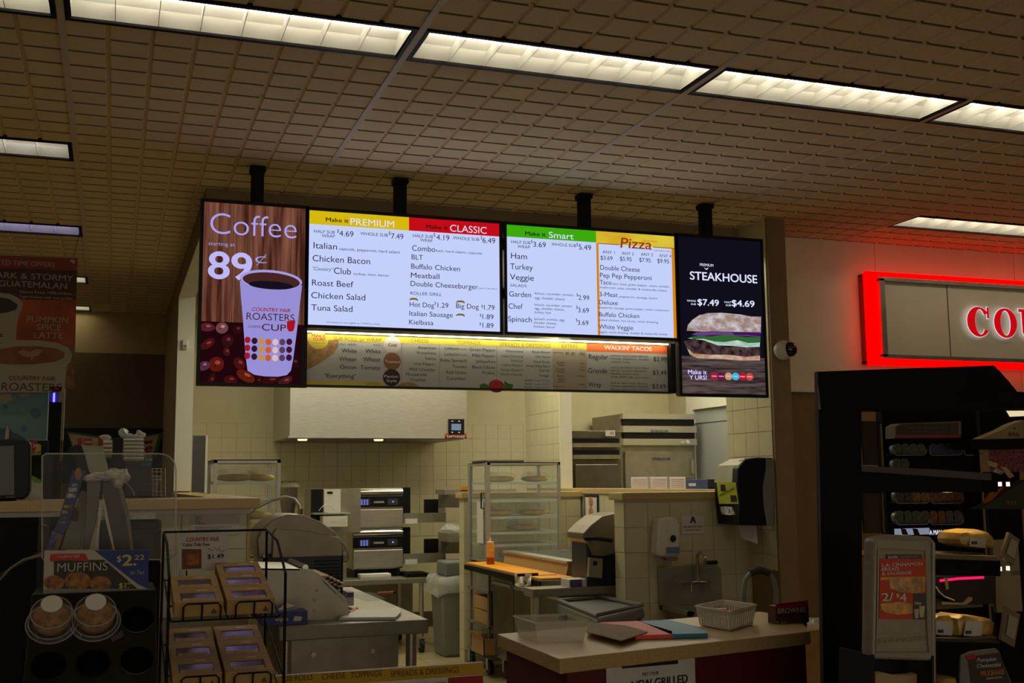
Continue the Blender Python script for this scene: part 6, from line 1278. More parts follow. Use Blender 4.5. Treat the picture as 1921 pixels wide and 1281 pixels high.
M().pbox(50,826,90,858,5.9,.03).build('housing','ink',t); M().poly([PY(a_,b_,5.898) for a_,b_ in ((54,828),(70,827),(72,846),(62,852),(54,850))]).build('red_area',mat('dim red',(.22,.01,.01),.5),t); M().poly([PY(a_,b_,5.897) for a_,b_ in ((70,832),(77,834),(77,846),(64,850))]).build('yellow_area',mat('dim yellow',(.35,.22,.02),.5),t); M().poly([PY(a_,b_,5.897) for a_,b_ in ((56,851),(77,848),(77,853),(58,854))]).build('green_area',mat('dim green',(.10,.20,.03),.5),t)
m=M(); m.text(".39",60,70,839,6,5.896,.02); m.build('white_lettering','inkwhite',t)
M().pbox(60,858,80,940,5.93,.02).build('stand','ink',t)
t=th('second_register','tilted register screen with a pale display behind the acrylic guard','monitor',tuple(PY(180,930,5.1)))
m=M(); m.pprism([(126,842),(140,835),(150,834),(160,840),(170,885),(172,930),(150,930),(140,862),(128,855)],5.15,.08); m.build('housing','black',t,bevel=.006)
m=M(); m.pprism([(152,834),(193,838),(204,882),(206,888),(168,886),(158,850)],5.12,.02); m.build('front_frame',mat('pale frame',(.20,.20,.16),.5),t); M().poly([PY(a_,b_,5.118) for a_,b_ in ((157,843),(191,845),(200,882),(166,881))]).build('display',mat('pale display',(.17,.18,.13),.3),t)
plinth(t,150,200,5.15,.1,PY(170,890,5.15).z)
t=th('black_terminal','black printer terminal block on the tan counter under the foam boxes','terminal',tuple(PY(260,930,5.15)))
M().pbox(232,864,284,931,5.15,.14).build('body',mat('dull black box',(.028,.027,.024),.6),t,bevel=.004); M().pbox(265,868,283,874,5.146,.004).build('blue_label',mat('blue label',(.03,.09,.12),.6),t); M().pbox(266,905,283,910,5.146,.004).build('blue_light_bar',mat('blue bar',(.03,.05,.10),.6),t)
t=th('black_pole_display','narrow black upright customer display in front of the foam box stacks','display',tuple(PY(221,930,5.1))); M().pbox(211,823,230,864,5.12,.03).build('display','ink',t); M().pbox(204,864,232,931,5.13,.03).build('stand','black',t)
def foam(label,px0,px1,py0,py1,y_,n,grp):
    t0=None; h=(py1-py0)/n
    for i in range(n):
        t=th('foam_takeout_box',('lowest ','second lowest ','third lowest ','third from the top ','second from the top ','topmost ')[i if n==6 else (0,1,5)[i]]+label,'takeout box',tuple(PY((px0+px1)/2,py1-i*h,y_)),grp); a_=PY(px0,py1-i*h,y_); b_=PY(px1,py1-(i+1)*h,y_); hh=b_.z-a_.z; cx_=(a_.x+b_.x)/2; w_=(b_.x-a_.x)/2
        m=M(); m.hexa([(cx_-w_*.82,y_+.02,a_.z),(cx_+w_*.82,y_+.02,a_.z),(cx_+w_*.82,y_+.18,a_.z),(cx_-w_*.82,y_+.18,a_.z),(cx_-w_,y_,a_.z+hh*.5),(cx_+w_,y_,a_.z+hh*.5),(cx_+w_,y_+.2,a_.z+hh*.5),(cx_-w_,y_+.2,a_.z+hh*.5)]); m.build('base','white',t)
        m=M(); m.hexa([(cx_-w_,y_,a_.z+hh*.55),(cx_+w_,y_,a_.z+hh*.55),(cx_+w_,y_+.2,a_.z+hh*.55),(cx_-w_,y_+.2,a_.z+hh*.55),(cx_-w_*.9,y_+.01,a_.z+hh*.98),(cx_+w_*.9,y_+.01,a_.z+hh*.98),(cx_+w_*.9,y_+.19,a_.z+hh*.98),(cx_-w_*.9,y_+.19,a_.z+hh*.98)]); m.build('lid','white',t)
foam('white foam box in the right stack on the black terminal',231,271,822,864,5.3,6,'foam takeout boxes in the right stack')
foam('white foam box in the shorter stack behind the black display',193,211,826,850,5.3,3,'foam takeout boxes in the left stack')
t=th('plastic_bag_over_boxes','clear crinkled plastic bag peaking over the right foam box stack','plastic bag',tuple(PY(250,820,5.3)))
random.seed(9)
for (a_,b_,rx,rz) in ((232,812,.022,.022),(240,818,.03,.014),(262,815,.024,.018),(250,820,.04,.010)): m=M(); m.ball(PY(a_,b_,5.36),rx,.05,rz,8,5,.3); m.build('bag_peak','bag',t)
t=th('bag_over_short_stack','small crinkled bag over the shorter foam box stack','plastic bag',tuple(PY(200,822,5.3))); m=M(); m.ball(PY(197,821,5.36),.025,.04,.014,8,5,.3); m.build('bag_peak','bag',t)
t=th('lane_sign','small pale sign with red squares above the second register','sign',tuple(PY(175,838,5.6)))
M().pbox(145,822,194,838,5.6,.01).build('panel',mat('olive card',(.22,.19,.10),.6),t)
for a_,b_ in ((157,173),(184,193),(146,154)): M().pbox(a_,822,b_,835,5.595,.004).build('red_square',mat('dim red square',(.20,.012,.012),.6),t)
m=M(); m.text("OPEN",158,172,831,4,5.594,.02); m.build('lettering','inkwhite',t); M().pbox(168,838,172,931,5.61,.01).build('post','blackmatte',t)
# green cream illuminated sign on the far back wall
yb=11.0
t=th('green_script_sign','cream and green framed script sign on the far left back wall','sign',tuple(PY(215,860,yb)))
M().pbox(117,803,310,905,yb,.05).build('black_surround','ink',t)
M().poly([PY(a_,b_,yb-.004) for a_,b_ in ((125,809),(165,814),(210,822),(260,818),(305,811),(294,855),(285,862),(140,862),(132,830))]).build('green_border',mat('dark green',(.02,.07,.015),.5),t)
M().poly([PY(a_,b_,yb-.008) for a_,b_ in ((129,813),(165,818),(210,825),(258,822),(298,815),(288,848),(284,858),(150,858),(136,835))]).build('cream_panel',mat('cream panel',(.28,.24,.13),.6),t)
m=M(); m.text("Drive",214,268,848,22,yb-.012,.03,.3); m.text("e",272,286,848,18,yb-.012,.05,.3); m.poly([PY(a_,b_,yb-.012) for a_,b_ in ((232,829),(288,826),(284,832),(240,833))]); m.build('red_script',mat('maroon script',(.10,.01,.01),.6),t)
t=th('price_tag_sign','blue price sign reading 5 below the script sign','price sign',tuple(PY(275,870,7.5))); M().pbox(264,858,286,868,7.5,.01).build('panel',mat('teal panel',(.03,.10,.13),.6),t); m=M(); m.text("5.99",273,285,866,6,7.498,.02); m.build('lettering','inkwhite',t); M().pbox(262,869,285,960,7.5,.02).build('stand','ink',t)
t=th('wire_snack_rack','dark wire rack with clear bags behind the acrylic guard','rack',tuple(PY(292,930,5.25)))
m=M()
for a_ in (286,294,302,310): m.tube([PY(a_,878,5.3),PY(a_,931,5.3)],.0018,5)
for b_ in (879,885,893,900,922,928): m.tube([PY(285,b_,5.3),PY(306,b_,5.3)],.0018,5)
m.build('wires','steeldull',t,kind='stuff'); m=M(); m.pprism([(286,890),(304,893),(300,905),(294,920),(287,931)],5.33,.02); m.build('clear_packet','film',t)
t=th('dark_door_edge','dark maroon framed door edge beside the left kitchen wall','door frame',tuple(PY(313,900,8.0))); M().pbox(309,800,319,930,10.9,.05).build('frame',mat('maroon wood',(.06,.02,.015),.6),t); M().pbox(313,818,316,930,10.89,.01).build('edge_strip','inkgrey',t)
# ================================================================== BANNER
ybn=7.5; t=th('coffee_banner','hanging red coffee banner reading PUMPKIN SPICE LATTE at the left edge','banner',tuple(PY(70,483,ybn)))
zb2=Z(0,460,3.2025)
def bq(l,o_=0): return [PY(*zb2.p(a_,b_),ybn-o_) for a_,b_ in l]
m=M(); m.prism(bq([(-200,52),(465,78),(445,862),(388,862),(388,884),(-200,884)]),(0,.004,0)); m.build('panel',mat('banner red',(.16,.022,.014),.6,noise=.1,scale=3),t)
M().poly(bq([(-200,128),(463,152),(459,330),(-200,320)],.001)).build('dark_maroon_band',mat('banner maroon',(.045,.012,.008),.6,noise=.2,scale=4),t)
M().poly(bq([(-200,320),(459,330),(450,640),(446,760),(-200,760)],.001)).build('orange_area',mat('banner orange',(.24,.045,.008),.6,noise=.45,scale=5),t)
M().poly(bq([(400,600),(452,592),(446,860),(390,860)],.0012)).build('burlap_area',mat('banner burlap',(.14,.08,.03),.7,noise=.4,scale=40),t)
K['bcup']=mat('banner cup',(.26,.23,.18),.6)
m=M(); m.poly(bq([(-200,300),(0,285),(60,292),(110,315),(138,350),(132,390),(112,420),(100,500),(95,580),(-200,600)],.002)); m.build('back_cup_print','bcup',t)
M().poly(bq([(-200,320),(0,312),(60,325),(105,355),(100,385),(50,402),(0,410),(-200,415)],.003)).build('black_coffee_print',mat('coffee black',(.015,.010,.006),.5),t)
m=M(); m.poly(bq([(-200,590),(0,590),(100,570),(230,570),(340,585),(410,615),(434,655),(425,700),(400,725),(388,884),(-200,884)],.004)); m.build('front_cup_print','bcup',t)
M().poly(bq([(-200,640),(0,625),(100,606),(230,606),(340,620),(390,645),(385,675),(330,700),(200,716),(60,716),(-200,700)],.005)).build('latte_print',mat('latte',(.15,.055,.02),.6,noise=.15,scale=10),t)
M().poly(bq([(105,640),(140,625),(180,640),(215,622),(255,630),(235,660),(200,672),(190,700),(183,672),(140,668)],.006)).build('latte_heart',mat('latte heart',(.26,.14,.07),.6),t)
K['btext']=mat('banner text',(.30,.26,.17),.7)
m=M()
def bt(s_,x0,x1,base,cap,b_=0,sh_=0): zb2.t(m,s_,x0,x1,base,cap,ybn-.007,b_,sh_)
bt("LIMITED TIME OFFERS",-95,330,110,30); bt("DARK & STORMY",-72,440,192,38); bt("GUATEMALAN",-8,402,245,38); bt("PUMPKIN",160,410,460,38); bt("SPICE",220,367,508,38); bt("LATTE",205,377,556,38); bt("Intense Roast. 100% Arabica.",120,436,285,16,.02); bt("Light bodied with low acidity.",120,440,314,16,.02); m.build('pale_lettering','btext',t)
m=M(); bt("COUNTRY FAIR",52,330,808,26,.03,.15); bt("R",-30,20,550,20,.03,.2); m.poly(bq([(300,850),(375,848),(370,875),(350,882),(310,880)],.007)); m.build('maroon_lettering',mat('maroon ink',(.12,.01,.015),.6),t)
m=M(); bt("ROASTERS",8,368,872,50); m.build('brown_lettering',mat('brown ink2',(.05,.025,.015),.6),t)
m=M(); m.poly(bq([(420,95),(432,85),(450,92),(452,105),(440,112),(436,104)],.007)); m.build('white_bird_mark','btext',t)
m=M(); m.tube([PY(138,482,ybn),Vector((PY(150,441,ybn).x,ybn,CE))],.0018,5); m.tube([PY(-60,478,ybn),Vector((PY(-60,430,ybn).x,ybn,CE))],.0012,5); m.build('hanging_wire','blackmatte',t)
# ================================================================== RIGHT MERCHANDISER
ym=2.95
t=th('heated_merchandiser','tall black open fronted heated merchandiser at the right edge','merchandiser',(2.4,3.2,0))
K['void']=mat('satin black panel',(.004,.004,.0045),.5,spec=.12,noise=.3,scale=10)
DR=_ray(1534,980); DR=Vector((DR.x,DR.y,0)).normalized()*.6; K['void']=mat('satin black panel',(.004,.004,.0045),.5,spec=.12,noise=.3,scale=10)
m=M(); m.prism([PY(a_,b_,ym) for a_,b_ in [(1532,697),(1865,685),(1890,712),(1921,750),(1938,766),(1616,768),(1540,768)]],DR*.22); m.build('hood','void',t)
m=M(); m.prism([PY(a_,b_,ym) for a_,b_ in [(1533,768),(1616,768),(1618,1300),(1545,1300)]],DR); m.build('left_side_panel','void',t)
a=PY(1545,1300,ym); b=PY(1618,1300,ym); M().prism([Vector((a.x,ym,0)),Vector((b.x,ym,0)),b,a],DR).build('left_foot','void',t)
m=M(); m.pprism([(1531,697),(1534,697),(1546,1300),(1543,1300)],ym-.004,.01); m.build('edge_trim',mat('edge violet grey',(.05,.045,.05),.5),t)
ybk=3.5
for (p0,p1,q0,q1) in ((1653,1656,795,875),(1656,1658,922,1000)): M().pbox(p0,q0,p1,q1,3.05,.01).build('glass_edge',mat('glass edge trim',(.12,.09,.05),.4),t)
M().pbox(1620,790,1654,872,3.06,.01).build('inner_pane',mat('dark inner pane',(.02,.012,.010),.2,alpha=.7),t); M().pbox(1620,924,1656,1000,3.06,.01).build('inner_pane',mat('dark inner pane2',(.03,.022,.012),.2,alpha=.7),t)
def pshelf(name,top,face_,y_,dy,mt,mf):
    m=M(); m.prism([PY(a_,b_,y_) for a_,b_ in face_],DR*.7); m.build(name,mf,t)
    if top: m=M(); m.prism([PY(a_,b_,y_-.004) for a_,b_ in top],DR*.02); m.build('shelf_lip',mt,t)
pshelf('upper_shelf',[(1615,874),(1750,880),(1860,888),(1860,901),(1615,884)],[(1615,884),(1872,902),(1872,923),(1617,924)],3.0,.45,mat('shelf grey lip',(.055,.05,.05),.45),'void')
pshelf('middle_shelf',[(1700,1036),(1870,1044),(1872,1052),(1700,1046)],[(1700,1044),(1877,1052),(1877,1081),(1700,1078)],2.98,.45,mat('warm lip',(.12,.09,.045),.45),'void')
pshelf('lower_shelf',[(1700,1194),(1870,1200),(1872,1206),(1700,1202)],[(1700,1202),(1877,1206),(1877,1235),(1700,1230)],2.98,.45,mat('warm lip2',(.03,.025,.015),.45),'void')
# open shelf decks
m=M(); z1=PY(1800,1048,2.98).z; m.box(PY(1700,1048,2.98).x,PY(1872,1048,2.98).x,2.98,3.44,z1,z1+.004); m.build('middle_deck',mat('deck warm steel',(.25,.19,.11),.4,.5),t)
m=M(); z2=PY(1800,1202,2.98).z; m.box(PY(1700,1202,2.98).x,PY(1872,1202,2.98).x,2.98,3.44,z2,z2+.004); m.build('lower_deck',mat('deck dark',(.06,.045,.02),.5),t)
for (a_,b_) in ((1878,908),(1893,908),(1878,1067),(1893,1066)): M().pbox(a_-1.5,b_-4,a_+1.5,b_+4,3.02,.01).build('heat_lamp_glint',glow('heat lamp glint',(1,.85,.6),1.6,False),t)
hz=PY(1800,1079,2.98).z; M().box(PY(1765,1082,3.15).x,PY(1850,1082,3.15).x,3.12,3.3,hz-.004,hz-.001).build('heat_lamp',glow('heat lamp',(1,.62,.22),5,False),t)
hz=PY(1800,922,3.0).z; M().box(PY(1765,925,3.15).x,PY(1850,925,3.15).x,3.12,3.3,hz-.004,hz-.001).build('heat_lamp',_mats['heat lamp'],t)
M().prism([PY(a_,b_,3.2) for a_,b_ in ((1893,766),(1925,766),(1925,780),(1902,781))],(0,.02,0)).build('canopy_lamp',glow('canopy lamp',(.9,.72,.42),.9,False),t)
# wrapped sandwiches
K['ywrap']=mat('yellow sandwich wrap',(.46,.33,.09),.3,noise=.35,scale=18,bump=.6)
def sandwich(label,pts,y_,dy,lab_,mt='ywrap'):
    t=th('wrapped_sandwich',label,'sandwich',tuple(PY(*pts[0],y_)),'yellow wrapped sandwiches in the merchandiser')
    c0=sum((PY(a_,b_,y_) for a_,b_ in pts),Vector())/len(pts); P=[PY(a_,b_,y_) for a_,b_ in pts]; n=len(P); vs=[]
    for k_,(s_,d_) in enumerate(((.55,0),(.92,.012),(1,.04),(.97,dy-.02),(.7,dy))): vs+=[c0+(p_-c0)*s_*(1+random.uniform(-.04,.04))+Vector((0,d_,0)) for p_ in P]
    m=M(); m.add(vs,[(q_*n+i,q_*n+(i+1)%n,(q_+1)*n+(i+1)%n,(q_+1)*n+i) for q_ in range(4) for i in range(n)]+[tuple(range(n-1,-1,-1)),tuple(range(4*n,5*n))]); o=m.build('wrap',mt,t,smooth=True)
    for l in lab_: m=M(); m.prism([PY(a_,b_,y_-.006) for a_,b_ in l],(0,.002,0)); m.build('paper_label','paper',t); x_,y2=l[3]; m=M(); [m.prism([PY(a_,b_,y_-.008) for a_,b_ in ((x_+4+i*2.2,y2-9),(x_+5.2+i*2.2,y2-9),(x_+5.2+i*2.2,y2-3),(x_+4+i*2.2,y2-3))],(0,.001,0)) for i in range(5)]; m.build('barcode','ink',t,kind='stuff')
sandwich('yellow wrapped sandwich alone on the middle shelf of the black merchandiser',[(1802,1012),(1806,1000),(1820,996),(1842,993),(1860,998),(1870,1008),(1872,1018),(1868,1028),(1848,1030),(1820,1026),(1806,1020)],3.08,.14,[[(1820,1009),(1849,1010),(1849,1028),(1819,1024)]])
sandwich('left yellow wrapped sandwich on the lower shelf beside the napkin dispenser',[(1753,1162),(1765,1155),(1785,1154),(1797,1160),(1800,1180),(1796,1193),(1775,1196),(1754,1192)],3.06,.14,[[(1756,1165),(1786,1166),(1785,1192),(1756,1190)]])
sandwich('right yellow wrapped sandwich on the lower shelf of the black merchandiser',[(1798,1160),(1812,1154),(1840,1158),(1862,1160),(1872,1168),(1870,1186),(1860,1196),(1830,1196),(1802,1194)],3.03,.14,[[(1812,1165),(1843,1167),(1841,1195),(1808,1192)]])
sandwich('yellow wrapped sandwich peeking up at the bottom edge by the milkshake card',[(1758,1290),(1762,1272),(1775,1268),(1798,1272),(1802,1290)],3.0,.14,[])
# price tag clips
for i,(l) in enumerate(([(1878,1044),(1893,998),(1913,1012),(1902,1060)],[(1878,1200),(1887,1138),(1914,1152),(1903,1214)])):
    t=th('shelf_tag_holder',('upper','lower')[i]+' grey tilted shelf tag holder at the right end of the merchandiser shelf','tag holder',tuple(PY(*l[0],2.96))); m=M(); m.prism([PY(a_,b_,2.96) for a_,b_ in l],(0,.012,0)); m.build('clip',mat('clip plastic',(.14,.11,.07),.4),t)
    cx_=sum(a_ for a_,b_ in l)/len(l); cy_=sum(b_ for a_,b_ in l)/len(l); m=M(); m.prism([PY(cx_+(a_-cx_)*.62+3,cy_+(b_-cy_)*.62,2.955) for a_,b_ in l],(0,.002,0)); m.build('tag_card',mat('tag card',(.26,.22,.16),.6),t)
# tobacco tin rack seen through
yt=3.75
t=th('tin_rack','black rack of small round tins seen through the merchandiser','rack',tuple(PY(1740,1000,yt)))
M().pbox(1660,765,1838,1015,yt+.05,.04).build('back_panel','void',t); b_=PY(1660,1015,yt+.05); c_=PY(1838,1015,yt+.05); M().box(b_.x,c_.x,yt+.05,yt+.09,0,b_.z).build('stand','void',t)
for (a_,b_,yy) in ((1678,1738,852),(1744,1805,852),(1680,1743,942),(1746,1807,942),(1681,1743,982),(1745,1807,982),(1808,1850,852)):
    m=M(); m.tube([PY(x_,y_,yt-.02) for x_,y_ in ((a_,yy-8),(a_+1,yy-1),(a_+5,yy+2),(b_-5,yy+1),(b_-1,yy-2),(b_,yy-9))],.0022,6); m.build('tin_holder',mat('holder grey',(.16,.16,.14),.35),t)
    M().pbox(a_+2,yy-1,b_-2,yy+1,yt-.02,.06).build('tin_tray','black',t)
lv=[(843,((1683,1698,1713,1727),(1751,1765,1780,1796)),6.2),(932,((1688,1703,1719,1735),(1752,1767,1782,1797)),8),(971,((1688,1702,1718,1735),(1751,1766,1781,1796)),8),(871,((1683,1696),()),6)]
tcol={0:(.05,.06,.03),1:(.03,.04,.08),2:(.04,.04,.035),3:(.14,.08,.02),4:(.12,.04,.02),5:(.035,.05,.03),6:(.05,.05,.05)}
tin=None
for ri,(yy,grps,r_) in enumerate(lv):
    for gi,g in enumerate(grps):
        for k_,x_ in enumerate(g):
            ci=(0,1,3 if k_>1 else 2,4,5,4 if k_<2 else 6,0)[ri*2+gi] if ri*2+gi<7 else 0
            q=PY(x_,yy,yt-.01); R_=abs(PY(x_+r_,yy,yt).x-q.x)
            o=th('round_tin',('first ','second ','third ','fourth ')[k_]+['green','blue','grey and gold','orange','green and blue','red and grey','green'][ri*2+gi if ri*2+gi<7 else 0]+' round tin, counted from the left, in tin row %s, %s holder'%(['one','three','four','two'][ri],('left','right')[gi]),'tin',tuple(q),'round tins in the black rack, row '+['one','three','four','two'][ri]+(' left',' right')[gi])
            m=M(); m.lathe(q,[(R_*.95,.02),(R_,.0),(R_*.97,-.003),(R_*.80,-.003)],18,axis='y'); m.build('rim',mat('tin rim',(.12,.115,.10),.3,.6),o,smooth=False)
            m=M(); m.lathe(q,[(R_*.80,-.0025),(R_*.78,-.0035),(.0001,-.0035)],18,axis='y'); m.build('lid_print',mat('tin lid %d'%ci,tcol[ci],.5,noise=.5,scale=90),o)
t=th('warning_box','long cream and red box with a printed warning on top of the tin rack','box',tuple(PY(1740,822,yt)))
m=M(); m.pprism([(1679,800),(1690,794),(1803,790),(1803,821),(1679,822)],yt-.03,.06); m.build('carton',mat('warning box',(.14,.11,.07),.6),t); M().poly([PY(a_,b_,yt-.032) for a_,b_ in ((1679,817),(1803,815),(1803,821),(1679,822))]).build('red_edge',mat('box edge red',(.20,.03,.02),.6),t); M().poly([PY(a_,b_,yt-.032) for a_,b_ in ((1682,801),(1692,796),(1798,793),(1798,815),(1682,816))]).build('dark_window',mat('dark window',(.045,.035,.02),.6),t)
m=M(); m.text("WARNING: This product is not a",1704,1776,804,4.5,yt-.034,.01); m.text("safe alternative to cigarettes",1707,1775,811,4.5,yt-.034,.01); m.build('warning_lettering',mat('dim grey ink',(.12,.11,.09),.7),t)
t=th('lit_price_strip','lit white shelf strip reading A MAN AMONG MEN under the tins','lit sign',tuple(PY(1748,1003,yt-.03)))
M().pbox(1681,991,1744,1003,yt-.04,.01).build('picture_strip',glow('dim lit strip',(.20,.22,.28),1,False),t); M().pbox(1744,992,1814,1004,yt-.04,.01).build('dark_strip','ink',t)
m=M(); m.text("A MAN AMONG MEN",1744,1813,1003,9,yt-.043,.04); m.build('lit_lettering',glow('lit letters',(.85,.80,.95),1,False),t)
[M().pprism([(a_,991),(a_+9,992),(a_+14,1003),(a_+3,1003)],yt-.042,.001).build('dark_shape','ink',t) for a_ in (1690,1712)]
# product cartons right
t=th('tan_carton_sign','tan triangular carton printed SOUL behind the merchandiser, upper one','carton',tuple(PY(1880,824,3.6))); m=M(); m.pprism([(1837,824),(1880,806),(1900,795),(1921,788),(1921,822)],3.6,.05); m.build('carton',mat('tan soul card',(.22,.16,.07),.6),t); m=M(); m.text("SOUL",1892,1913,818,7,3.597,.01); m.pprism([(1900,802),(1906,802),(1905,804),(1901,804)],3.597,.001); m.build('dark_lettering','ink',t); b_=PY(1837,830,3.6); M().pbox(1820,824,1925,842,3.58,.1).build('shelf_edge','void',t); M().pbox(1846,842,1850,1281,3.7,.02).build('support','void',t)
t=th('pink_pattern_panel','pink patterned panel at the right edge behind the merchandiser','panel',tuple(PY(1890,870,3.8)))
o=M().pbox(1862,842,1925,885,3.8,.02).build('panel',mat('pink pattern',(.14,.03,.035),.6,noise=.9,scale=90),t); M().pbox(1862,885,1925,1281,3.82,.02).build('lower_panel','void',t); M().pbox(1838,735,2000,842,3.86,.02).build('upper_panel','void',t)  # upper black sheet is added only to keep the background dark
t=th('dark_soul_carton','dark triangular carton with gold SOUL lettering at the right edge','carton',tuple(PY(1890,950,3.55))); m=M(); m.pprism([(1836,955),(1870,936),(1900,915),(1925,900),(1925,955)],3.55,.05); m.build('carton',mat('dark soul card',(.018,.020,.010),.6),t); m=M(); m.text("SOUL",1888,1909,947,8,3.547,.01); m.build('gold_lettering',mat('dim gold',(.16,.10,.05),.6),t); m=M(); m.pprism([(1846,945),(1858,925),(1885,912),(1862,938)],3.56,.01); m.build('orange_flash',mat('orange flash',(.20,.05,.01),.6),t)
t=th('crumpled_tag_pair','pair of tan paper tags hanging at the right end of the upper shelf','tag',tuple(PY(1870,880,3.0))); m=M(); m.pprism([(1853,864),(1872,869),(1870,878),(1854,873)],3.0,.003); m.build('paper_tag',mat('tan tag',(.28,.22,.13),.6),t); m=M(); m.pprism([(1877,875),(1888,876),(1903,893),(1894,897)],3.0,.003); m.build('pink_tag',mat('pink tan tag',(.30,.19,.13),.6),t); m=M(); m.pprism([(1863,885),(1870,878),(1884,886),(1878,890)],3.0,.003); m.build('printed_tag',mat('speckled tag',(.20,.18,.13),.6,noise=.9,scale=90),t)
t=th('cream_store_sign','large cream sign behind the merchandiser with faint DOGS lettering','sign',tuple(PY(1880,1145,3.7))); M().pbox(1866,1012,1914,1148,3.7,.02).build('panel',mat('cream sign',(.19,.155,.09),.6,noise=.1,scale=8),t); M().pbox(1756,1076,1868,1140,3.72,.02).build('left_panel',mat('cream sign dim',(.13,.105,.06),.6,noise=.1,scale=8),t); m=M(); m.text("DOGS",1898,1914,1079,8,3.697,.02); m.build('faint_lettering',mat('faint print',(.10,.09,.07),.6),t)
M().pbox(1880,1148,1884,1281,3.72,.02).build('post','void',t)
t=th('dark_kiosk','dark curved kiosk with white trim and pink light tube under the middle shelf','kiosk',tuple(PY(1810,1145,3.6))); m=M(); m.pprism([(1757,1092),(1762,1086),(1868,1082),(1868,1132),(1830,1135),(1812,1133),(1790,1130),(1765,1118)],3.6,.06); m.build('body',mat('kiosk body',(.012,.010,.010),.5),t)
m=M(); m.tube([PY(a_,b_,3.59) for a_,b_ in ((1756,1100),(1762,1110),(1772,1119),(1790,1126))],.003,6); m.build('white_trim','white',t)
m=M(); m.tube([PY(a_,b_,3.585) for a_,b_ in ((1764,1089),(1800,1085),(1845,1083))],.005,8); m.build('pink_light_tube',glow('pink tube',(.85,.01,.10),1.3,False),t); m=M(); m.pprism([(1772,1084),(1778,1084),(1780,1105),(1776,1106)],3.58,.004); m.build('cream_strap',mat('cream strap',(.24,.2,.12),.6),t)
m=M(); m.pprism([(1770,1129),(1808,1131),(1820,1120),(1824,1120),(1824,1126),(1812,1134),(1770,1134)],3.59,.01); m.build('tan_ledge',mat('tan ledge',(.26,.20,.11),.6),t)
t=th('red_counter_beyond','red sided counter with a tan edge beyond the merchandiser at lower right','counter',(2.9,3.8,0)); a=PY(1700,1237,3.95); b=PY(1990,1237,3.95); M().box(a.x,b.x,3.95,4.4,a.z-.03,a.z).build('tan_top','solid',t); M().box(a.x,b.x,3.97,4.38,0,a.z-.03).build('red_side','red',t)
# napkin dispenser
yn=2.6; t=th('napkin_dispenser','brushed silver napkin dispenser with a red L.A. CINNAMON BREAD poster on its front','napkin dispenser',tuple(PY(1695,1281,yn)))
m=M(); K['brushed']=mat('dull silver plastic',(.24,.22,.18),.38,.15,noise=.10,scale=30,stretch=(14,1,1))
side=[(1641,1012),(1650,1007),(1742,1010),(1749,1016),(1752,1230),(1747,1240),(1638,1236),(1636,1225)]
m=M(); m.pprism(side,yn,.05); m.build('front_shell','brushed',t,bevel=.008,smooth=True)
m=M(); m.pprism([(1643,1006),(1660,1002),(1745,1006),(1756,1018),(1757,1281),(1749,1300),(1750,1020),(1740,1012),(1643,1012)],yn+.05,.02); m.build('back_shell','brushed',t,bevel=.006)
m=M(); q_=[PY(a_,b_,yn-.004) for a_,b_ in ((1648,1030),(1736,1033),(1740,1180),(1742,1224),(1644,1224),(1646,1180))]; m.tube(q_+[q_[0]],.0025,6); m.build('raised_border','brushed',t)
for b_ in (1188,1196): M().pprism([(1642,b_),(1743,b_+1),(1743,b_+2.5),(1642,b_+1.5)],yn-.003,.004).build('ridge','steeldull',t)
m=M(); m.text("NAPKINS",1648,1740,1207,9,yn-.002,-.005); m.build('embossed_lettering',mat('embossed',(.15,.13,.11),.5),t)
m=M(); m.pprism([(1637,1228),(1641,1228),(1641,1320),(1635,1320)],yn,.15); m.pprism([(1747,1230),(1752,1230),(1752,1320),(1748,1320)],yn,.15); m.pprism([(1640,1234),(1748,1236),(1748,1320),(1640,1320)],yn+.13,.02); m.build('black_mouth','ink',t); M().pprism([(1636,1318),(1752,1318),(1752,1326),(1636,1326)],yn,.15).build('bottom_plate','brushed',t)
m=M(); m.pprism([(1641,1290),(1644,1264),(1660,1262),(1685,1268),(1715,1266),(1735,1256),(1742,1268),(1736,1290)],yn+.06,.03); m.build('napkin_stack',mat('napkin tan',(.33,.24,.12),.8,noise=.06,scale=12),t)
q=PY(1640,1326,yn); M().box(q.x-.02,q.x+.17,yn-.02,yn+.2,0,q.z).build('pedestal','void',t)
zn=Z(1500,960,3.9905)
def nq(l,o_=.006): return [PY(*zn.p(a_,b_),yn-o_) for a_,b_ in l]
m=M(); m.prism(nq([(600,350),(945,352),(942,805),(596,800)]),(0,.003,0)); m.build('poster',mat('poster red',(.42,.05,.02),.5,noise=.08,scale=12),t)
M().prism(nq([(655,318),(920,318),(920,352),(655,352)],.006),(0,.003,0)).build('dark_header',mat('dark header',(.06,.055,.045),.5),t)
M().poly(nq([(852,610),(943,612),(942,805),(850,805)],.0075)).build('dark_corner',mat('dark corner print',(.06,.05,.045),.5),t)
M().poly(nq([(605,490),(660,488),(940,485),(942,510),(605,510)],.0075)).build('yellow_stripe',mat('yellow stripe',(.55,.30,.03),.5),t)
M().poly(nq([(665,500),(700,492),(920,490),(938,510),(936,600),(850,610),(760,600),(680,575)],.008)).build('sandwich_picture',mat('sand print',(.42,.24,.10),.5,noise=.45,scale=45),t)
M().poly(nq([(605,690),(660,680),(760,672),(848,690),(845,760),(740,770),(650,755),(607,730)],.008)).build('sandwich_picture',mat('sand print2',(.50,.27,.08),.5,noise=.45,scale=45),t)
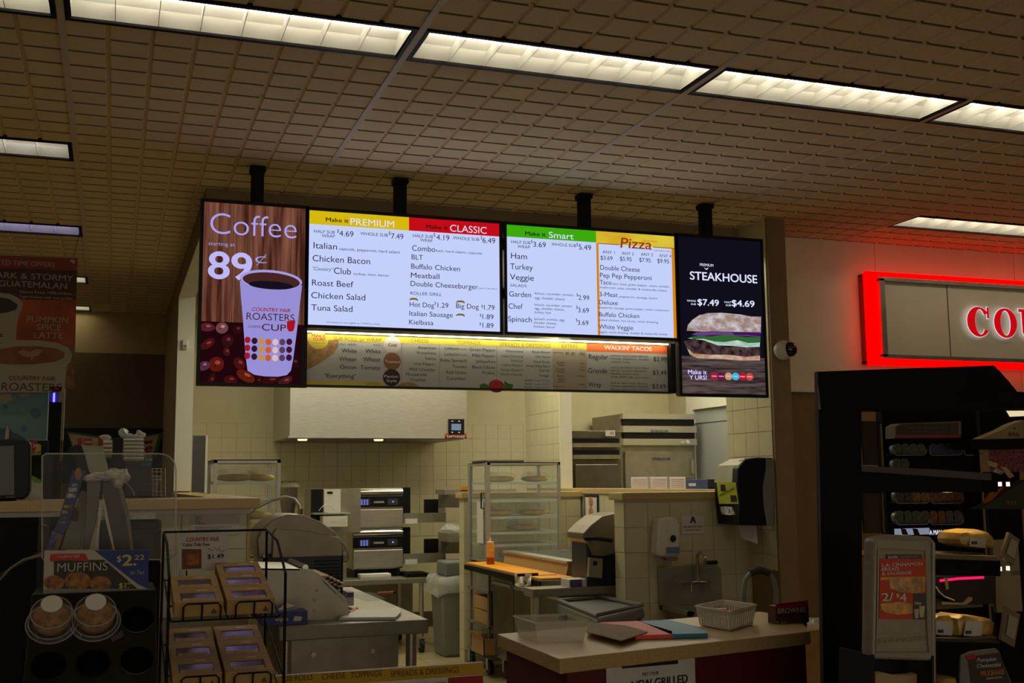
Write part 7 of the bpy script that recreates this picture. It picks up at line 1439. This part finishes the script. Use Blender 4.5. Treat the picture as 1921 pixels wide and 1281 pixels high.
M().poly(nq([(858,730),(895,725),(890,795),(865,798)],.0085)).build('cup_picture',mat('cup print',(.35,.33,.28),.5),t); M().poly(nq([(895,705),(938,705),(930,790),(902,790)],.0085)).build('cup_picture',mat('cup print2',(.40,.36,.2),.5),t)
m=M()
for a_ in (("L.A. CINNAMON",615,922,412,26),("BREAD",615,745,443,26),("& SAUSAGE",615,838,475,24),("2/",615,705,668,62),("$",724,748,640,28),("4",750,802,672,62),("78¢",858,912,695,20)): zn.t(m,*a_,yn-.009,.035)
zn.t(m,"Smoke",660,735,348,22,yn-.009,.05); m.build('white_lettering','inkwhite',t)
m=M(); zn.t(m,"Xpressions",750,885,345,18,yn-.009); m.build('grey_lettering',mat('pale grey ink',(.3,.28,.25),.6),t)
# milkshake card
yk=2.62; t=th('milkshake_card','grey tent card reading Pumpkin Cheesecake MILKSHAKE at the bottom right corner','tent card',tuple(PY(1850,1281,yk)))
m=M(); m.pprism([(1803,1230),(1822,1222),(1868,1216),(1874,1222),(1905,1300),(1800,1300)],yk,.006); m.build('grey_backing',mat('tent grey',(.13,.125,.11),.5),t)
m=M(); m.poly([PY(a_,b_,yk-.003) for a_,b_ in ((1816,1232),(1876,1224),(1912,1330),(1830,1330))]); m.build('dark_print',mat('tent dark',(.035,.028,.022),.6),t); m=M(); m.poly([PY(a_,b_,yk-.004) for a_,b_ in ((1812,1230),(1829,1227),(1832,1235),(1814,1238))]); m.build('red_flash','inkred',t)
m=M(); m.text("Pumpkin",1833,1869,1242,8,yk-.005,0,.2); m.text("Cheesecake",1833,1878,1253,8,yk-.005,0,.2); m.build('white_lettering','inkwhite',t); m=M(); m.text("MILKSHAKE",1840,1884,1268,10,yk-.005,.02); m.build('orange_lettering',mat('orange ink',(.45,.17,.03),.6),t)
m=M(); m.text("LIMITED EDITION",1851,1880,1274,3,yk-.005,.01); m.build('small_lettering','inkwhite',t); q=PY(1850,1330,yk); M().box(q.x-.08,q.x+.08,yk+.006,yk+.1,0,q.z+.05).build('stand','void',t)
